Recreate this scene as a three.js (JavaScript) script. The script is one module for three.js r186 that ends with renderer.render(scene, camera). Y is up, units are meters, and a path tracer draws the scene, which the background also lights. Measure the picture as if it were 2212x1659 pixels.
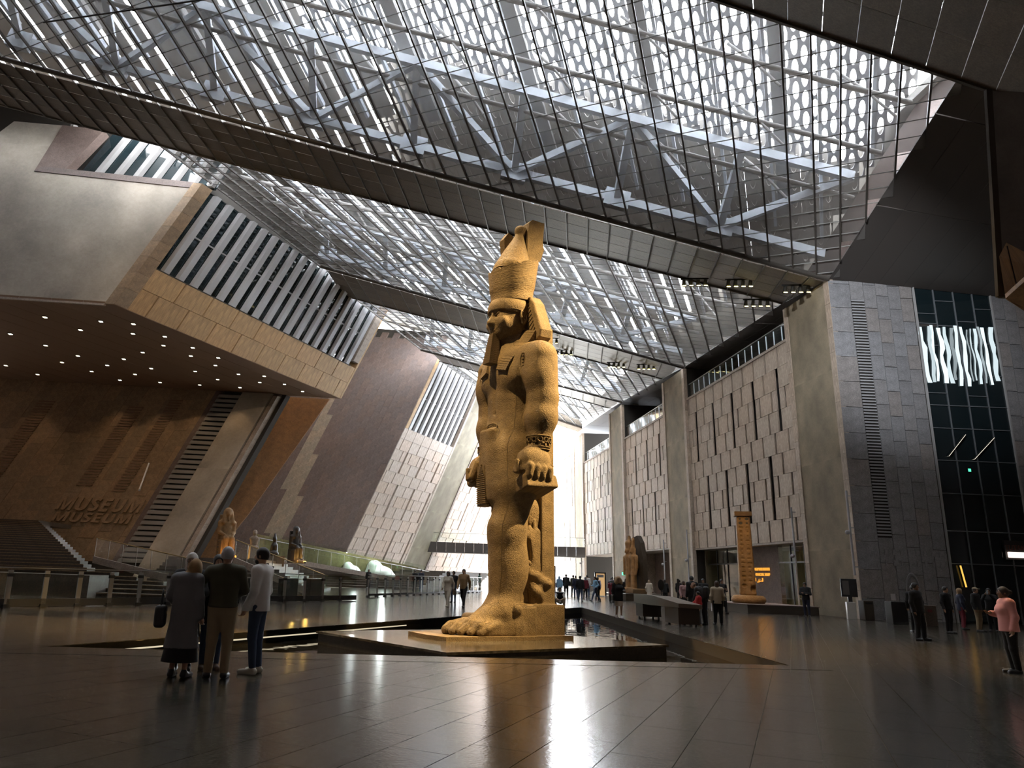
import * as THREE from 'three';
import { mergeGeometries } from 'three/addons/utils/BufferGeometryUtils.js';
import { RoundedBoxGeometry } from 'three/addons/geometries/RoundedBoxGeometry.js';
import { TextGeometry } from 'three/addons/geometries/TextGeometry.js';
import { FontLoader } from 'three/addons/loaders/FontLoader.js';
import { RectAreaLightUniformsLib } from 'three/addons/lights/RectAreaLightUniformsLib.js';
RectAreaLightUniformsLib.init();

// ---------------------------------------------------------------- camera
const scene = new THREE.Scene();
const FOCAL = 1604, FW = 2212, FH = 1659;
const camera = new THREE.PerspectiveCamera(2 * Math.atan(FH / 2 / FOCAL) * 180 / Math.PI, FW / FH, 0.1, 900);
camera.setViewOffset(FW, FH, 193, 0, FW, FH);
camera.position.set(0, 1.5, 0);
camera.quaternion.setFromRotationMatrix(new THREE.Matrix4().makeBasis(
  new THREE.Vector3(0.9988991, 0.03539138, 0.03079039),
  new THREE.Vector3(-0.04188787, 0.96841578, 0.24579724),
  new THREE.Vector3(-0.02111879, -0.24681638, 0.96883212)));
scene.add(camera);
const renderer = new THREE.WebGLRenderer({ antialias: true });
renderer.toneMapping = THREE.LinearToneMapping;
renderer.toneMappingExposure = 1.0;
renderer.shadowMap.enabled = true;

// ---------------------------------------------------------------- sky and sun
scene.background = new THREE.Color().setRGB(50, 53, 57);

// ---------------------------------------------------------------- helpers
const V = (x, y, z) => new THREE.Vector3(x, y, z);
const PI = Math.PI;
function RNG(seed) { let s = seed >>> 0; return () => { s = (s + 0x6d2b79f5) >>> 0; let t = s; t = Math.imul(t ^ (t >>> 15), t | 1); t ^= t + Math.imul(t ^ (t >>> 7), t | 61); return ((t ^ (t >>> 14)) >>> 0) / 4294967296; }; }
const counts = {};
function numbered(n) { const k = counts[n] = (counts[n] ?? -1) + 1; return k ? n + '_' + String(k).padStart(3, '0') : n; }
function tag(o, label, category, group, kind) {
  if (label) o.userData.label = label;
  if (category) o.userData.category = category;
  if (group) o.userData.group = group;
  if (kind) o.userData.kind = kind;
  return o;
}
function thing(name, label, category, pos, turn = 0, group) {
  const g = new THREE.Group(); g.name = numbered(name); if (pos) g.position.copy(pos); g.rotation.y = turn; scene.add(g);
  return tag(g, label, category, group);
}
function structure(name) { const g = new THREE.Group(); g.name = numbered(name); g.userData.kind = 'structure'; scene.add(g); return g; }
function part(name, geo, mat, parent, kind) {
  const m = new THREE.Mesh(geo, mat); m.name = numbered(name); m.castShadow = m.receiveShadow = true; parent.add(m);
  if (kind) m.userData.kind = kind;
  return m;
}
function single(name, geo, mat, label, category, group) { return tag(part(name, geo, mat, scene), label, category, group); }

// hexahedron from a function of (i,j,k in 0/1); uv in metres on every face
function hexa(f) {
  const c = (i, j, k) => f(i, j, k), pos = [], uv = [], idx = [];
  const faces = [[[0,0,1],[1,0,1],[1,1,1],[0,1,1]], [[1,0,0],[0,0,0],[0,1,0],[1,1,0]], [[1,0,1],[1,0,0],[1,1,0],[1,1,1]], [[0,0,0],[0,0,1],[0,1,1],[0,1,0]], [[0,1,1],[1,1,1],[1,1,0],[0,1,0]], [[0,0,0],[1,0,0],[1,0,1],[0,0,1]]];
  const ctr = V(0, 0, 0); for (let n = 0; n < 8; n++) ctr.add(c(n & 1, (n >> 1) & 1, n >> 2)); ctr.multiplyScalar(1 / 8);
  for (const fc of faces) {
    let p = fc.map((q) => c(...q));
    const nrm = p[1].clone().sub(p[0]).cross(p[3].clone().sub(p[0]));
    if (nrm.dot(p[0].clone().add(p[2]).multiplyScalar(0.5).sub(ctr)) < 0) p = [p[0], p[3], p[2], p[1]];
    const b = pos.length / 3;
    for (const q of p) pos.push(q.x, q.y, q.z);
    const w = p[0].distanceTo(p[1]), h = p[0].distanceTo(p[3]), o = (b * 0.37) % 3;
    uv.push(o, o, o + w, o, o + w, o + h, o, o + h);
    idx.push(b, b + 1, b + 2, b, b + 2, b + 3);
  }
  const g = new THREE.BufferGeometry();
  g.setAttribute('position', new THREE.Float32BufferAttribute(pos, 3));
  g.setAttribute('uv', new THREE.Float32BufferAttribute(uv, 2));
  g.setIndex(idx); g.computeVertexNormals();
  return g;
}
const box = (x0, x1, y0, y1, z0, z1) => hexa((i, j, k) => V(i ? x1 : x0, j ? y1 : y0, k ? z1 : z0));
// straight bar with a rectangular section; `up` hints at the direction of the height
function bar(p, q, w, h, up = V(0, 1, 0)) {
  const d = q.clone().sub(p).normalize(), s = d.clone().cross(up).normalize(), u = s.clone().cross(d).normalize();
  return hexa((i, j, k) => (k ? q : p).clone().addScaledVector(s, (i - 0.5) * w).addScaledVector(u, (j - 0.5) * h));
}
function tube(p, q, r0, r1 = r0, n = 8) {
  const g = new THREE.CylinderGeometry(r1, r0, p.distanceTo(q), n);
  g.applyQuaternion(new THREE.Quaternion().setFromUnitVectors(V(0, 1, 0), q.clone().sub(p).normalize()));
  const m = p.clone().add(q).multiplyScalar(0.5); g.translate(m.x, m.y, m.z); return g;
}
// prism over a planar polygon of points, pushed along `t`
function prism(pts, t) {
  const n = V(0, 0, 0);
  for (let i = 0; i < pts.length; i++) n.add(pts[i].clone().sub(pts[0]).cross(pts[(i + 1) % pts.length].clone().sub(pts[0])));
  n.normalize();
  const ux = pts[1].clone().sub(pts[0]).normalize(), uy = n.clone().cross(ux);
  const flat = pts.map((p) => { const d = p.clone().sub(pts[0]); return new THREE.Vector2(d.dot(ux), d.dot(uy)); });
  const tri = THREE.ShapeUtils.triangulateShape(flat, []), N = pts.length;
  const pos = [], uv = [], idx = [], flip = n.dot(t) > 0;
  for (const s of [0, 1]) {
    const b = pos.length / 3;
    pts.forEach((p, i) => { const q = s ? p.clone().add(t) : p; pos.push(q.x, q.y, q.z); uv.push(flat[i].x, flat[i].y); });
    for (const [a, bb, c] of tri) { if ((s === 1) === flip) idx.push(b + a, b + bb, b + c); else idx.push(b + a, b + c, b + bb); }
  }
  for (let i = 0; i < N; i++) {
    const a = pts[i], c = pts[(i + 1) % N], b = pos.length / 3;
    for (const q of [a, c, c.clone().add(t), a.clone().add(t)]) pos.push(q.x, q.y, q.z);
    const w = a.distanceTo(c), h = t.length(); uv.push(0, 0, w, 0, w, h, 0, h);
    if (flip) idx.push(b, b + 1, b + 2, b, b + 2, b + 3); else idx.push(b, b + 2, b + 1, b, b + 3, b + 2);
  }
  const g = new THREE.BufferGeometry();
  g.setAttribute('position', new THREE.Float32BufferAttribute(pos, 3)); g.setAttribute('uv', new THREE.Float32BufferAttribute(uv, 2)); g.setIndex(idx);
  const gg = g.toNonIndexed(); gg.computeVertexNormals(); return gg;
}
const join = (list) => mergeGeometries(list.map((g) => { const q = g.index ? g.toNonIndexed() : g; for (const k of Object.keys(q.attributes)) if (!['position', 'normal', 'uv'].includes(k)) q.deleteAttribute(k); return q; }));
// convex polygon (array of [x,z]) clipping
function clipHalf(poly, a, b, keepLeft) {
  const side = (p) => ((b[0] - a[0]) * (p[1] - a[1]) - (b[1] - a[1]) * (p[0] - a[0])) * (keepLeft ? 1 : -1), out = [];
  for (let i = 0; i < poly.length; i++) {
    const p = poly[i], q = poly[(i + 1) % poly.length], sp = side(p), sq = side(q);
    if (sp >= 0) out.push(p);
    if ((sp > 0 && sq < 0) || (sp < 0 && sq > 0)) { const t = sp / (sp - sq); out.push([p[0] + (q[0] - p[0]) * t, p[1] + (q[1] - p[1]) * t]); }
  }
  return out;
}
function area(poly) { let s = 0; for (let i = 0; i < poly.length; i++) { const p = poly[i], q = poly[(i + 1) % poly.length]; s += p[0] * q[1] - q[0] * p[1]; } return s / 2; }
function minus(polys, hole) {            // convex pieces of polys outside the convex hole (counter-clockwise in x,z)
  const out = [];
  for (const p0 of polys) {
    let rest = p0;
    for (let i = 0; i < hole.length && rest.length > 2; i++) {
      const a = hole[i], b = hole[(i + 1) % hole.length], o = clipHalf(rest, a, b, false);
      if (o.length > 2 && Math.abs(area(o)) > 1e-3) out.push(o);
      rest = clipHalf(rest, a, b, true);
    }
  }
  return out;
}

// ---------------------------------------------------------------- textures and materials
function noise2(seed, P) {
  const r = RNG(seed), g = new Float32Array(P * P); for (let i = 0; i < g.length; i++) g[i] = r();
  return (x, y) => {
    x = ((x % P) + P) % P; y = ((y % P) + P) % P; const ix = Math.floor(x), iy = Math.floor(y), fx = x - ix, fy = y - iy, sx = fx * fx * (3 - 2 * fx), sy = fy * fy * (3 - 2 * fy);
    const a = g[iy * P + ix], b = g[iy * P + (ix + 1) % P], c = g[((iy + 1) % P) * P + ix], d = g[((iy + 1) % P) * P + (ix + 1) % P];
    return a + (b - a) * sx + (c - a) * sy + (a - b - c + d) * sx * sy;
  };
}
function tex(size, fn, srgb = true) {
  const data = new Uint8Array(size * size * 4);
  for (let y = 0; y < size; y++) for (let x = 0; x < size; x++) { const c = fn(x / size, y / size), o = (y * size + x) * 4; for (let k = 0; k < 3; k++) data[o + k] = Math.max(0, Math.min(255, (Array.isArray(c) ? c[k] : c) * 255)); data[o + 3] = 255; }
  const t = new THREE.DataTexture(data, size, size); t.wrapS = t.wrapT = THREE.RepeatWrapping; t.magFilter = THREE.LinearFilter; t.minFilter = THREE.LinearMipmapLinearFilter;
  if (srgb) t.colorSpace = THREE.SRGBColorSpace; t.needsUpdate = true; return t;
}
const n8 = noise2(1, 8), n16 = noise2(2, 16), n64 = noise2(3, 64), n128 = noise2(4, 128), n256 = noise2(5, 256);
const fbm = (u, v) => 0.4 * n8(u * 8, v * 8) + 0.25 * n16(u * 16, v * 16) + 0.2 * n64(u * 64, v * 64) + 0.15 * n128(u * 128, v * 128);
const rep = (t, r) => { const c = t.clone(); c.repeat.set(r, r); c.needsUpdate = true; return c; };
const tStone = tex(512, (u, v) => 0.74 + 0.2 * (fbm(u, v) - 0.5) + 0.1 * (n64(u * 64, v * 64) - 0.5) + 0.14 * (n256(u * 256, v * 256) - 0.5));
const tStripe = tex(256, (u, v) => 0.8 + 0.22 * (n128(u * 128, v * 4) - 0.5) + 0.12 * (n64(u * 64, v * 8) - 0.5) + 0.1 * (fbm(u, v) - 0.5));
const tGranite = tex(512, (u, v) => { const s = n256(u * 256, v * 256); return 0.7 + 0.3 * (fbm(u, v) - 0.5) + 0.22 * (s - 0.5) - (s < 0.12 ? 0.12 : 0); });
const tGraniteB = tex(512, (u, v) => 0.5 + 0.5 * (n128(u * 128, v * 128) - 0.5) + 0.4 * (n256(u * 256, v * 256) - 0.5) + 0.5 * (fbm(u, v) - 0.5), false);
const tFloor = tex(512, (u, v) => 0.62 + 0.3 * (n64(u * 24, v * 64) - 0.5) + 0.28 * (fbm(u, v) - 0.5) + 0.1 * (n256(u * 256, v * 256) - 0.5));
const tFloorR = tex(512, (u, v) => 0.5 + 0.5 * (fbm(u, v) - 0.5) + 0.25 * (n64(u * 64, v * 64) - 0.5), false);
const tWave = tex(512, (u, v) => 0.5 + 0.4 * (n16(u * 16, v * 16) - 0.5) + 0.3 * (n64(u * 48, v * 64) - 0.5), false);
const tPlaster = tex(512, (u, v) => 0.78 + 0.2 * (fbm(u, v) - 0.5) + 0.14 * (n8(u * 8, v * 3) - 0.5) + 0.03 * (n256(u * 256, v * 256) - 0.5));
const lin = (r, g, b) => new THREE.Color().setRGB(r, g, b);
function mat(c, rough = 0.8, o = {}) { return new THREE.MeshStandardMaterial({ color: lin(...c), roughness: rough, ...o }); }
const tonal = (c, rough, o, n = 4, amp = 0.16, seed = 5) => { const r = RNG(seed); return Array.from({ length: n }, () => { const f = 1 + (r() - 0.5) * 2 * amp, w = 1 + (r() - 0.5) * 0.08; return mat([c[0] * f * w, c[1] * f, c[2] * f / w], rough, o); }); };
const M = {
  floor: tonal([0.15, 0.13, 0.10], 0.17, { map: rep(tFloor, 0.5), bumpMap: rep(tFloorR, 0.7), bumpScale: 0.0012 }, 5, 0.1, 11),
  plaza: mat([0.62, 0.58, 0.5], 0.7),
  grout: mat([0.16, 0.13, 0.09], 0.9),
  slot: mat([0.01, 0.009, 0.008], 0.9),
  poolWall: mat([0.09, 0.08, 0.065], 0.6, { map: rep(tStone, 0.5) }),
  water: mat([0.006, 0.006, 0.006], 0.02, { bumpMap: rep(tWave, 0.12), bumpScale: 0.004 }),
  plinth: mat([0.26, 0.23, 0.18], 0.12, { map: rep(tFloor, 0.4) }),
  granite: mat([0.40, 0.28, 0.145], 0.75, { map: rep(tGranite, 0.6), bumpMap: rep(tGraniteB, 0.6), bumpScale: 0.012 }),
  graniteDark: mat([0.07, 0.06, 0.05], 0.6, { map: rep(tGranite, 0.8) }),
  sandstone: mat([0.46, 0.27, 0.11], 0.85, { map: rep(tGranite, 0.7), bumpMap: rep(tGraniteB, 0.7), bumpScale: 0.02 }),
  facade: tonal([0.56, 0.44, 0.335], 0.75, { map: tStripe }, 5, 0.1, 21),
  facadeL: tonal([0.52, 0.40, 0.32], 0.7, { map: rep(tStripe, 0.5) }, 5, 0.07, 22),
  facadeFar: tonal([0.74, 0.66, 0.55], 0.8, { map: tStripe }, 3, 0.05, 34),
  nearStone: tonal([0.42, 0.395, 0.385], 0.42, { map: rep(tStone, 0.5) }, 5, 0.1, 23),
  brownStone: tonal([0.215, 0.15, 0.125], 0.75, { map: rep(tStone, 0.4) }, 5, 0.1, 24),
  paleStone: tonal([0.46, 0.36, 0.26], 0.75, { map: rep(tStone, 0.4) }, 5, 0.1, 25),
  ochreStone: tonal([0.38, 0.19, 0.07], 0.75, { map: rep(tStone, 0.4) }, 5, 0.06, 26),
  goldStone: tonal([0.56, 0.33, 0.14], 0.72, { map: rep(tStripe, 0.4) }, 5, 0.06, 27),
  tanStone: tonal([0.40, 0.265, 0.15], 0.75, { map: rep(tStone, 0.4) }, 6, 0.13, 28),
  edgeStone: mat([0.50, 0.40, 0.32], 0.7, { map: rep(tStone, 0.4) }),
  plaster: mat([0.50, 0.43, 0.35], 0.9, { map: rep(tPlaster, 0.08) }),
  olive: mat([0.36, 0.29, 0.19], 0.9, { map: rep(tPlaster, 0.2) }),
  joint: mat([0.03, 0.025, 0.02], 0.95),
  soffit: mat([0.16, 0.095, 0.055], 0.85),
  darkPanel: tonal([0.07, 0.058, 0.05], 0.5, {}, 4, 0.12, 29),
  goldReflection: tonal([0.34, 0.27, 0.10], 0.8, { map: rep(tGranite, 0.4) }, 4, 0.2, 33), maroonPlate: mat([0.12, 0.02, 0.02], 0.5),
  screen: new THREE.MeshStandardMaterial({ color: lin(0.17, 0.155, 0.14), roughness: 0.6, transparent: true, opacity: 0.5 }),
  screenFar: new THREE.MeshStandardMaterial({ color: lin(0.10, 0.092, 0.082), roughness: 0.6, transparent: true, opacity: 0.35 }),
  steelWhite: mat([0.80, 0.86, 0.94], 0.5),
  steelGrey: mat([0.30, 0.29, 0.28], 0.6),
  mullion: mat([0.075, 0.065, 0.055], 0.4, { metalness: 0.3 }),
  wire: mat([0.09, 0.085, 0.075], 0.45, { metalness: 0.3 }),
  skin: mat([0.40, 0.40, 0.41], 0.7),
  skinGrey: mat([0.44, 0.42, 0.39], 0.7),
  stripPanel: tonal([0.17, 0.125, 0.085], 0.55, { map: rep(tStone, 0.3) }, 4, 0.15, 30),
  oliveDeep: mat([0.22, 0.185, 0.12], 0.9, { map: rep(tPlaster, 0.2) }),
  slat: mat([0.30, 0.295, 0.30], 0.6),
  slatDark: mat([0.17, 0.16, 0.15], 0.5),
  glassDark: mat([0.008, 0.014, 0.016], 0.04),
  glass: new THREE.MeshPhysicalMaterial({ color: lin(0.95, 0.985, 0.96), roughness: 0.03, transmission: 1, thickness: 0, ior: 1.5 }),
  frameMetal: mat([0.16, 0.17, 0.18], 0.5, { metalness: 0.4 }), greyPlaster: mat([0.20, 0.19, 0.18], 0.9, { map: rep(tPlaster, 0.2) }),
  steel: mat([0.35, 0.34, 0.32], 0.3, { metalness: 0.9 }),
  darkMetal: mat([0.025, 0.024, 0.022], 0.4, { metalness: 0.4 }),
  brass: mat([0.42, 0.30, 0.13], 0.35, { metalness: 0.8 }),
  stair: tonal([0.14, 0.105, 0.075], 0.6, { map: rep(tStone, 0.4) }, 3, 0.08, 31),
  deskTop: mat([0.10, 0.08, 0.06], 0.3), deskBase: mat([0.05, 0.038, 0.027], 0.45),
  white: mat([0.75, 0.74, 0.72], 0.5), black: mat([0.012, 0.012, 0.012], 0.5),
};
const glow = (c, k) => new THREE.MeshStandardMaterial({ color: 0x000000, emissive: lin(...c), emissiveIntensity: k, roughness: 1 });
const pick = (arr, r) => arr[Math.floor(r() * arr.length) % arr.length];
const font = await new FontLoader().loadAsync('fonts/droid/droid_sans_bold.typeface.json');
const fontR = await new FontLoader().loadAsync('fonts/droid/droid_sans_regular.typeface.json');
// ================================================================ FLOOR, POOL, PLINTH
const TH = V(0.52, 0, -1).normalize(), NH = V(-TH.z, 0, TH.x);              // along and across the floor tiles
const floorXZ = (a, c) => [TH.x * a + NH.x * c, TH.z * a + NH.z * c];
const pool = [[-6.25, -14.15], [10.1, -42.4], [7.75, -15.3]];               // water triangle
if (area(pool) < 0) pool.reverse();
const slotA = [-8.6, -12.72], slotB = [8.25, -14.62];
const slotQ = (() => { const d = [slotB[0] - slotA[0], slotB[1] - slotA[1]], l = Math.hypot(...d), n = [d[1] / l * 0.06, -d[0] / l * 0.06]; const q = [slotA, slotB, [slotB[0] + n[0], slotB[1] + n[1]], [slotA[0] + n[0], slotA[1] + n[1]]]; return area(q) < 0 ? q.reverse() : q; })();
const holes = [pool, slotQ];
const lift = (poly, y) => poly.map((p) => V(p[0], y, p[1]));
const floor = structure('floor');
{
  const big = [[-70, 18], [50, 18], [50, -104.5], [-70, -104.5]]; if (area(big) < 0) big.reverse();
  let pieces = [big]; for (const h of holes) pieces = minus(pieces, h);
  part('slab', join(pieces.map((p) => prism(lift(p, -0.012), V(0, -0.5, 0)))), M.grout, floor);
  // tiles: rows along TH, 0.575 m wide near the camera and half as wide beyond the pool on the right
  const r = RNG(77), tiles = [], W = 0.5765, LEN = 1.46, g = 0.004;
  for (let row = -62; row <= 70; row++) {
    let a = -8 + r() * LEN;
    while (a < 75) {
      const a1 = a + LEN * (0.85 + 0.3 * r()), c0 = row * W + 0.13 + g, c1 = (row + 1) * W + 0.13 - g;
      const ctr = floorXZ((a + a1) / 2, (c0 + c1) / 2);
      const half = ctr[0] > 7.4 && ctr[1] < -14.6 && ctr[1] > -60;
      const subs = half ? [[c0, (c0 + c1) / 2 - g], [(c0 + c1) / 2 + g, c1]] : [[c0, c1]];
      for (const [k0, k1] of subs) {
        let q = [floorXZ(a + g, k0), floorXZ(a1 - g, k0), floorXZ(a1 - g, k1), floorXZ(a + g, k1)]; if (area(q) < 0) q.reverse();
        const cx = (q[0][0] + q[2][0]) / 2, cz = (q[0][1] + q[2][1]) / 2;
        if (cz > -4.5 || cz < -78 || cx < -0.85 * -cz - 2 || cx > 0.85 * -cz + 1 || cx > 40 || cx < -32) continue;
        let ps = [q]; for (const h of holes) ps = minus(ps, h);
        if (ps.length) tiles.push({ ps, d: Math.hypot(cx, cz), v: Math.floor(r() * 5) });
      }
      a = a1;
    }
  }
  tiles.sort((x, y) => x.d - y.d);
  const rest = [[], [], [], [], []];
  tiles.forEach((t, i) => {
    const geo = () => join(t.ps.map((p) => prism(lift(p, 0), V(0, -0.02, 0))));
    if (i < 290) part('tile', geo(), M.floor[t.v], floor); else rest[t.v].push(geo());
  });
  rest.forEach((list, v) => { if (list.length) part('paving', mergeGeometries(list), M.floor[v], floor, 'stuff'); });
  const far = [[-42, -78], [42, -78], [42, -104], [-42, -104]]; if (area(far) < 0) far.reverse();
  part('far_paving', prism(lift(far, -0.002), V(0, -0.03, 0)), M.floor[1], floor, 'stuff');
  const plaza = [[-60, -104], [42, -104], [42, -300], [-60, -300]]; if (area(plaza) < 0) plaza.reverse();
  part('plaza', prism(lift(plaza, 0.004), V(0, -0.3, 0)), M.plaza, floor);
  part('slot', prism(lift(slotQ, -0.06), V(0, -0.2, 0)), M.slot, floor);
}
{
  const basin = structure('pool_basin'), D = -0.42;
  for (let i = 0; i < 3; i++) {
    const a = pool[i], b = pool[(i + 1) % 3], dx = b[0] - a[0], dz = b[1] - a[1], l = Math.hypot(dx, dz), n = [dz / l, -dx / l];
    part('basin_wall', hexa((p, q, s) => V(a[0] + dx * p + n[0] * 0.3 * s, q ? -0.02 : D - 0.4, a[1] + dz * p + n[1] * 0.3 * s)), M.poolWall, basin);
  }
  part('basin_bed', prism(lift(pool, D - 0.35), V(0, -0.1, 0)), M.slot, basin);
  const w = part('water', prism(lift(pool, -0.3), V(0, -0.05, 0)), M.water, scene); w.userData.kind = 'structure';
  // light strip under the lip of the far left edge
  const a = pool.find((p) => p[0] < -6), b = pool.find((p) => p[0] > 10);
  const A = V(a[0], -0.16, a[1]), B = V(b[0], -0.16, b[1]), d = B.clone().sub(A).normalize(), nn = V(-d.z, 0, d.x).multiplyScalar(0.05);
  if (nn.x < 0) nn.negate();
  const strip = thing('light_strip', 'thin warm light strip under the far left lip of the dark pool', 'light strip');
  part('lamp', bar(A.clone().addScaledVector(d, 1.2).add(nn), A.clone().addScaledVector(d, 13).add(nn), 0.02, 0.03), glow([1, 0.86, 0.6], 0.7), strip);
}
{
  const p = [[-2.02, -19.69], [1.0, -15.5], [6.74, -19.2], [3.0, -22.9]];
  const g = thing('plinth', 'low polished four-sided stone island in the pool under the colossal statue', 'plinth', V(2.2, 0, -19));
  const rel = p.map((q) => V(q[0] - 2.2, 0.0, q[1] + 19));
  part('top_slab', prism(rel, V(0, -0.05, 0)), M.plinth, g);
  const c = V(0, 0, -0.3);
  part('body', prism(rel.map((q) => q.clone().sub(c).multiplyScalar(0.985).add(c).setY(-0.05)), V(0, -0.6, 0)), M.poolWall, g);
}
// ================================================================ RIGHT SIDE OF THE HALL
const RX = 24.1;
function facadeRight(z0, z1, yTop, yBot, rows, mats, seed, label) {
  const g = structure('wall_right'), r = RNG(seed), L = z0 - z1, n = Math.round(L / 1.73), P = L / n, RH = (yTop - yBot) / rows;
  part('backing', box(RX + 0.85, RX + 1.1, yBot, yTop, z1, z0), M.joint, g);
  for (let row = 0; row < rows; row++) {
    const y1 = yTop - row * RH, y0 = y1 - RH + 0.02, k = row % 4, off = row >= 4 ? 1 : 0;
    const cuts = [];                                     // [centre, width] of the dark gaps
    if (k === 0 || row === rows - 1) for (let i = 0; i <= n; i++) cuts.push([i * P - (row ? 0.9 : 0.3), 0.2]);
    else for (let i = -1; i <= n; i += 2) {
      cuts.push([(i + off) * P, 0.46]);
      if (k === 1) cuts.push([(i + off + 1.05) * P, 0.2]);
      if (k === 2) cuts.push([(i + off + 0.5) * P, 0.2], [(i + off + 1.5) * P, 0.2]);
      if (k === 3) cuts.push([(i + off + 0.85) * P, 0.2]);
    }
    cuts.sort((a, b) => a[0] - b[0]);
    let s = 0;
    for (const [c, w] of [...cuts, [L + 1, 2]]) {
      const e = Math.min(L, c - w / 2);
      if (e - s > 0.06) part('panel', box(RX + 0.2 + 0.03 * r(), RX + 0.3, y0, y1, z0 - e, z0 - s), pick(mats, r), g);
      s = Math.max(s, c + w / 2);
    }
  }
  // head rail and lintel edge
  part('coping', box(RX + 0.15, RX + 0.9, yTop, yTop + 0.18, z1, z0), M.edgeStone, g);
  part('lintel', box(RX + 0.22, RX + 3, yBot - 0.12, yBot, z1, z0), M.edgeStone, g);
  return g;
}
facadeRight(-44.9, -62.0, 16.8, 4.26, 9, M.facade, 101);
facadeRight(-67.6, -80.4, 16.6, 4.5, 9, M.facade, 102);
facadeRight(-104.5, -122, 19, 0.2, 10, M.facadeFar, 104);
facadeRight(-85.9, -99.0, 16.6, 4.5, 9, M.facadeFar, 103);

// piers between the facades: plaster side with stone returns at both corners
function pier(z0, z1, h, front) {
  const g = structure('wall_pier');
  part('core', box(RX + 0.12, RX + 9, 0, h, z1, z0 - 0.06), M.joint, g);
  part('plaster_face', box(RX + 0.06, RX + 0.3, 0, h, z1 + 0.45, z0 - 0.5), M.olive, g);
  const step = 1.45, N = Math.ceil(h / step);
  const r = RNG(Math.round(-z0 * 7));
  for (let i = 0; i < N; i++) {
    const y0 = i * step, y1 = Math.min(h, y0 + step - 0.015);
    part('return_stone', box(RX, RX + 0.3, y0, y1, z0 - 0.5, z0), pick(M.facade, r), g);
    part('return_stone', box(RX, RX + 0.3, y0, y1, z1, z1 + 0.45), pick(M.facade, r), g);
  }
  return g;
}
pier(-39.5, -44.7, 18.85); pier(-62.0, -67.5, 19.7); pier(-80.5, -85.8, 20.6); pier(-99.0, -104.4, 20.8);

// near block: stone front with a louvre strip and a tall glazed bay
{
  const g = structure('wall_front'), r = RNG(31), z = -39.5, cols = [];
  part('backing', box(RX + 0.2, 40, 0, 18.8, z - 0.35, z - 0.15), M.joint, g);
  const edges = [24.12, 25.35, 26.15]; let x = 26.15; while (x < 29.0) { x += 0.71; edges.push(Math.min(x, 29.05)); }
  for (let c = 0; c < edges.length - 1; c++) {
    if (c === 1) continue;
    const x0 = edges[c], x1 = edges[c + 1] - 0.03; if (x1 - x0 < 0.1) continue;
    let y = 18.8; const H = c === 0 ? 1.46 : 1.42; y += c ? -((c * 0.53) % 1) * H : 0; let top = 18.8;
    while (top > 0.05) { const bot = Math.max(0, Math.min(y, top - 0.2)); if (bot >= top) break; part('tile', box(x0, x1, bot, top - 0.028, z - 0.15, z + 0.02 * r()), pick(M.nearStone, r), g); top = bot; y = bot - H; }
  }
  for (const [x0, x1] of [[33.6, 34.3], [34.3, 35.0], [35.0, 35.7], [35.7, 36.4]]) { let top = 18.6 - r() * 0.8; let prev = 18.8; while (prev > 0.05) { part('tile', box(x0, x1 - 0.03, Math.max(0, top), prev - 0.028, z - 0.15, z + 0.02 * r()), pick(M.nearStone, r), g); prev = Math.max(0, top); top -= 1.42; } }
  // louvre strip
  part('louvre_frame', box(25.35, 26.13, 0, 18.8, z - 0.16, z - 0.1), M.joint, g);
  const lv = []; for (let y = 4.3; y < 17.6; y += 0.17) lv.push(box(25.37, 26.12, y, y + 0.08, z - 0.1, z + 0.0));
  for (let i = 0, k = 0; i < lv.length; i += 12, k++) part('louvre', join(lv.slice(i, i + 12)), M.slat, g);
  part('tile', box(25.36, 26.12, 17.65, 18.8, z - 0.12, z), M.nearStone[1], g);
  part('tile', box(25.36, 26.12, 2.9, 4.2, z - 0.12, z), M.nearStone[2], g);
  part('tile', box(25.36, 26.12, 0, 2.88, z - 0.12, z), M.nearStone[3], g);
  // relief carved in the lowest courses: a large oval ring with short strokes
  const ring = new THREE.TorusGeometry(0.42, 0.05, 6, 28); ring.scale(0.8, 1.9, 0.5); ring.translate(26.9, 1.55, z + 0.02);
  part('relief', ring, M.nearStone[0], g);
  for (let i = 0; i < 16; i++) { const xx = 25.6 + (i % 8) * 0.42, yy = 3.3 - Math.floor(i / 8) * 0.55; part('relief', box(xx, xx + 0.06 + 0.2 * r(), yy, yy + 0.3, z, z + 0.035), M.nearStone[1], g); }
}
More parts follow.
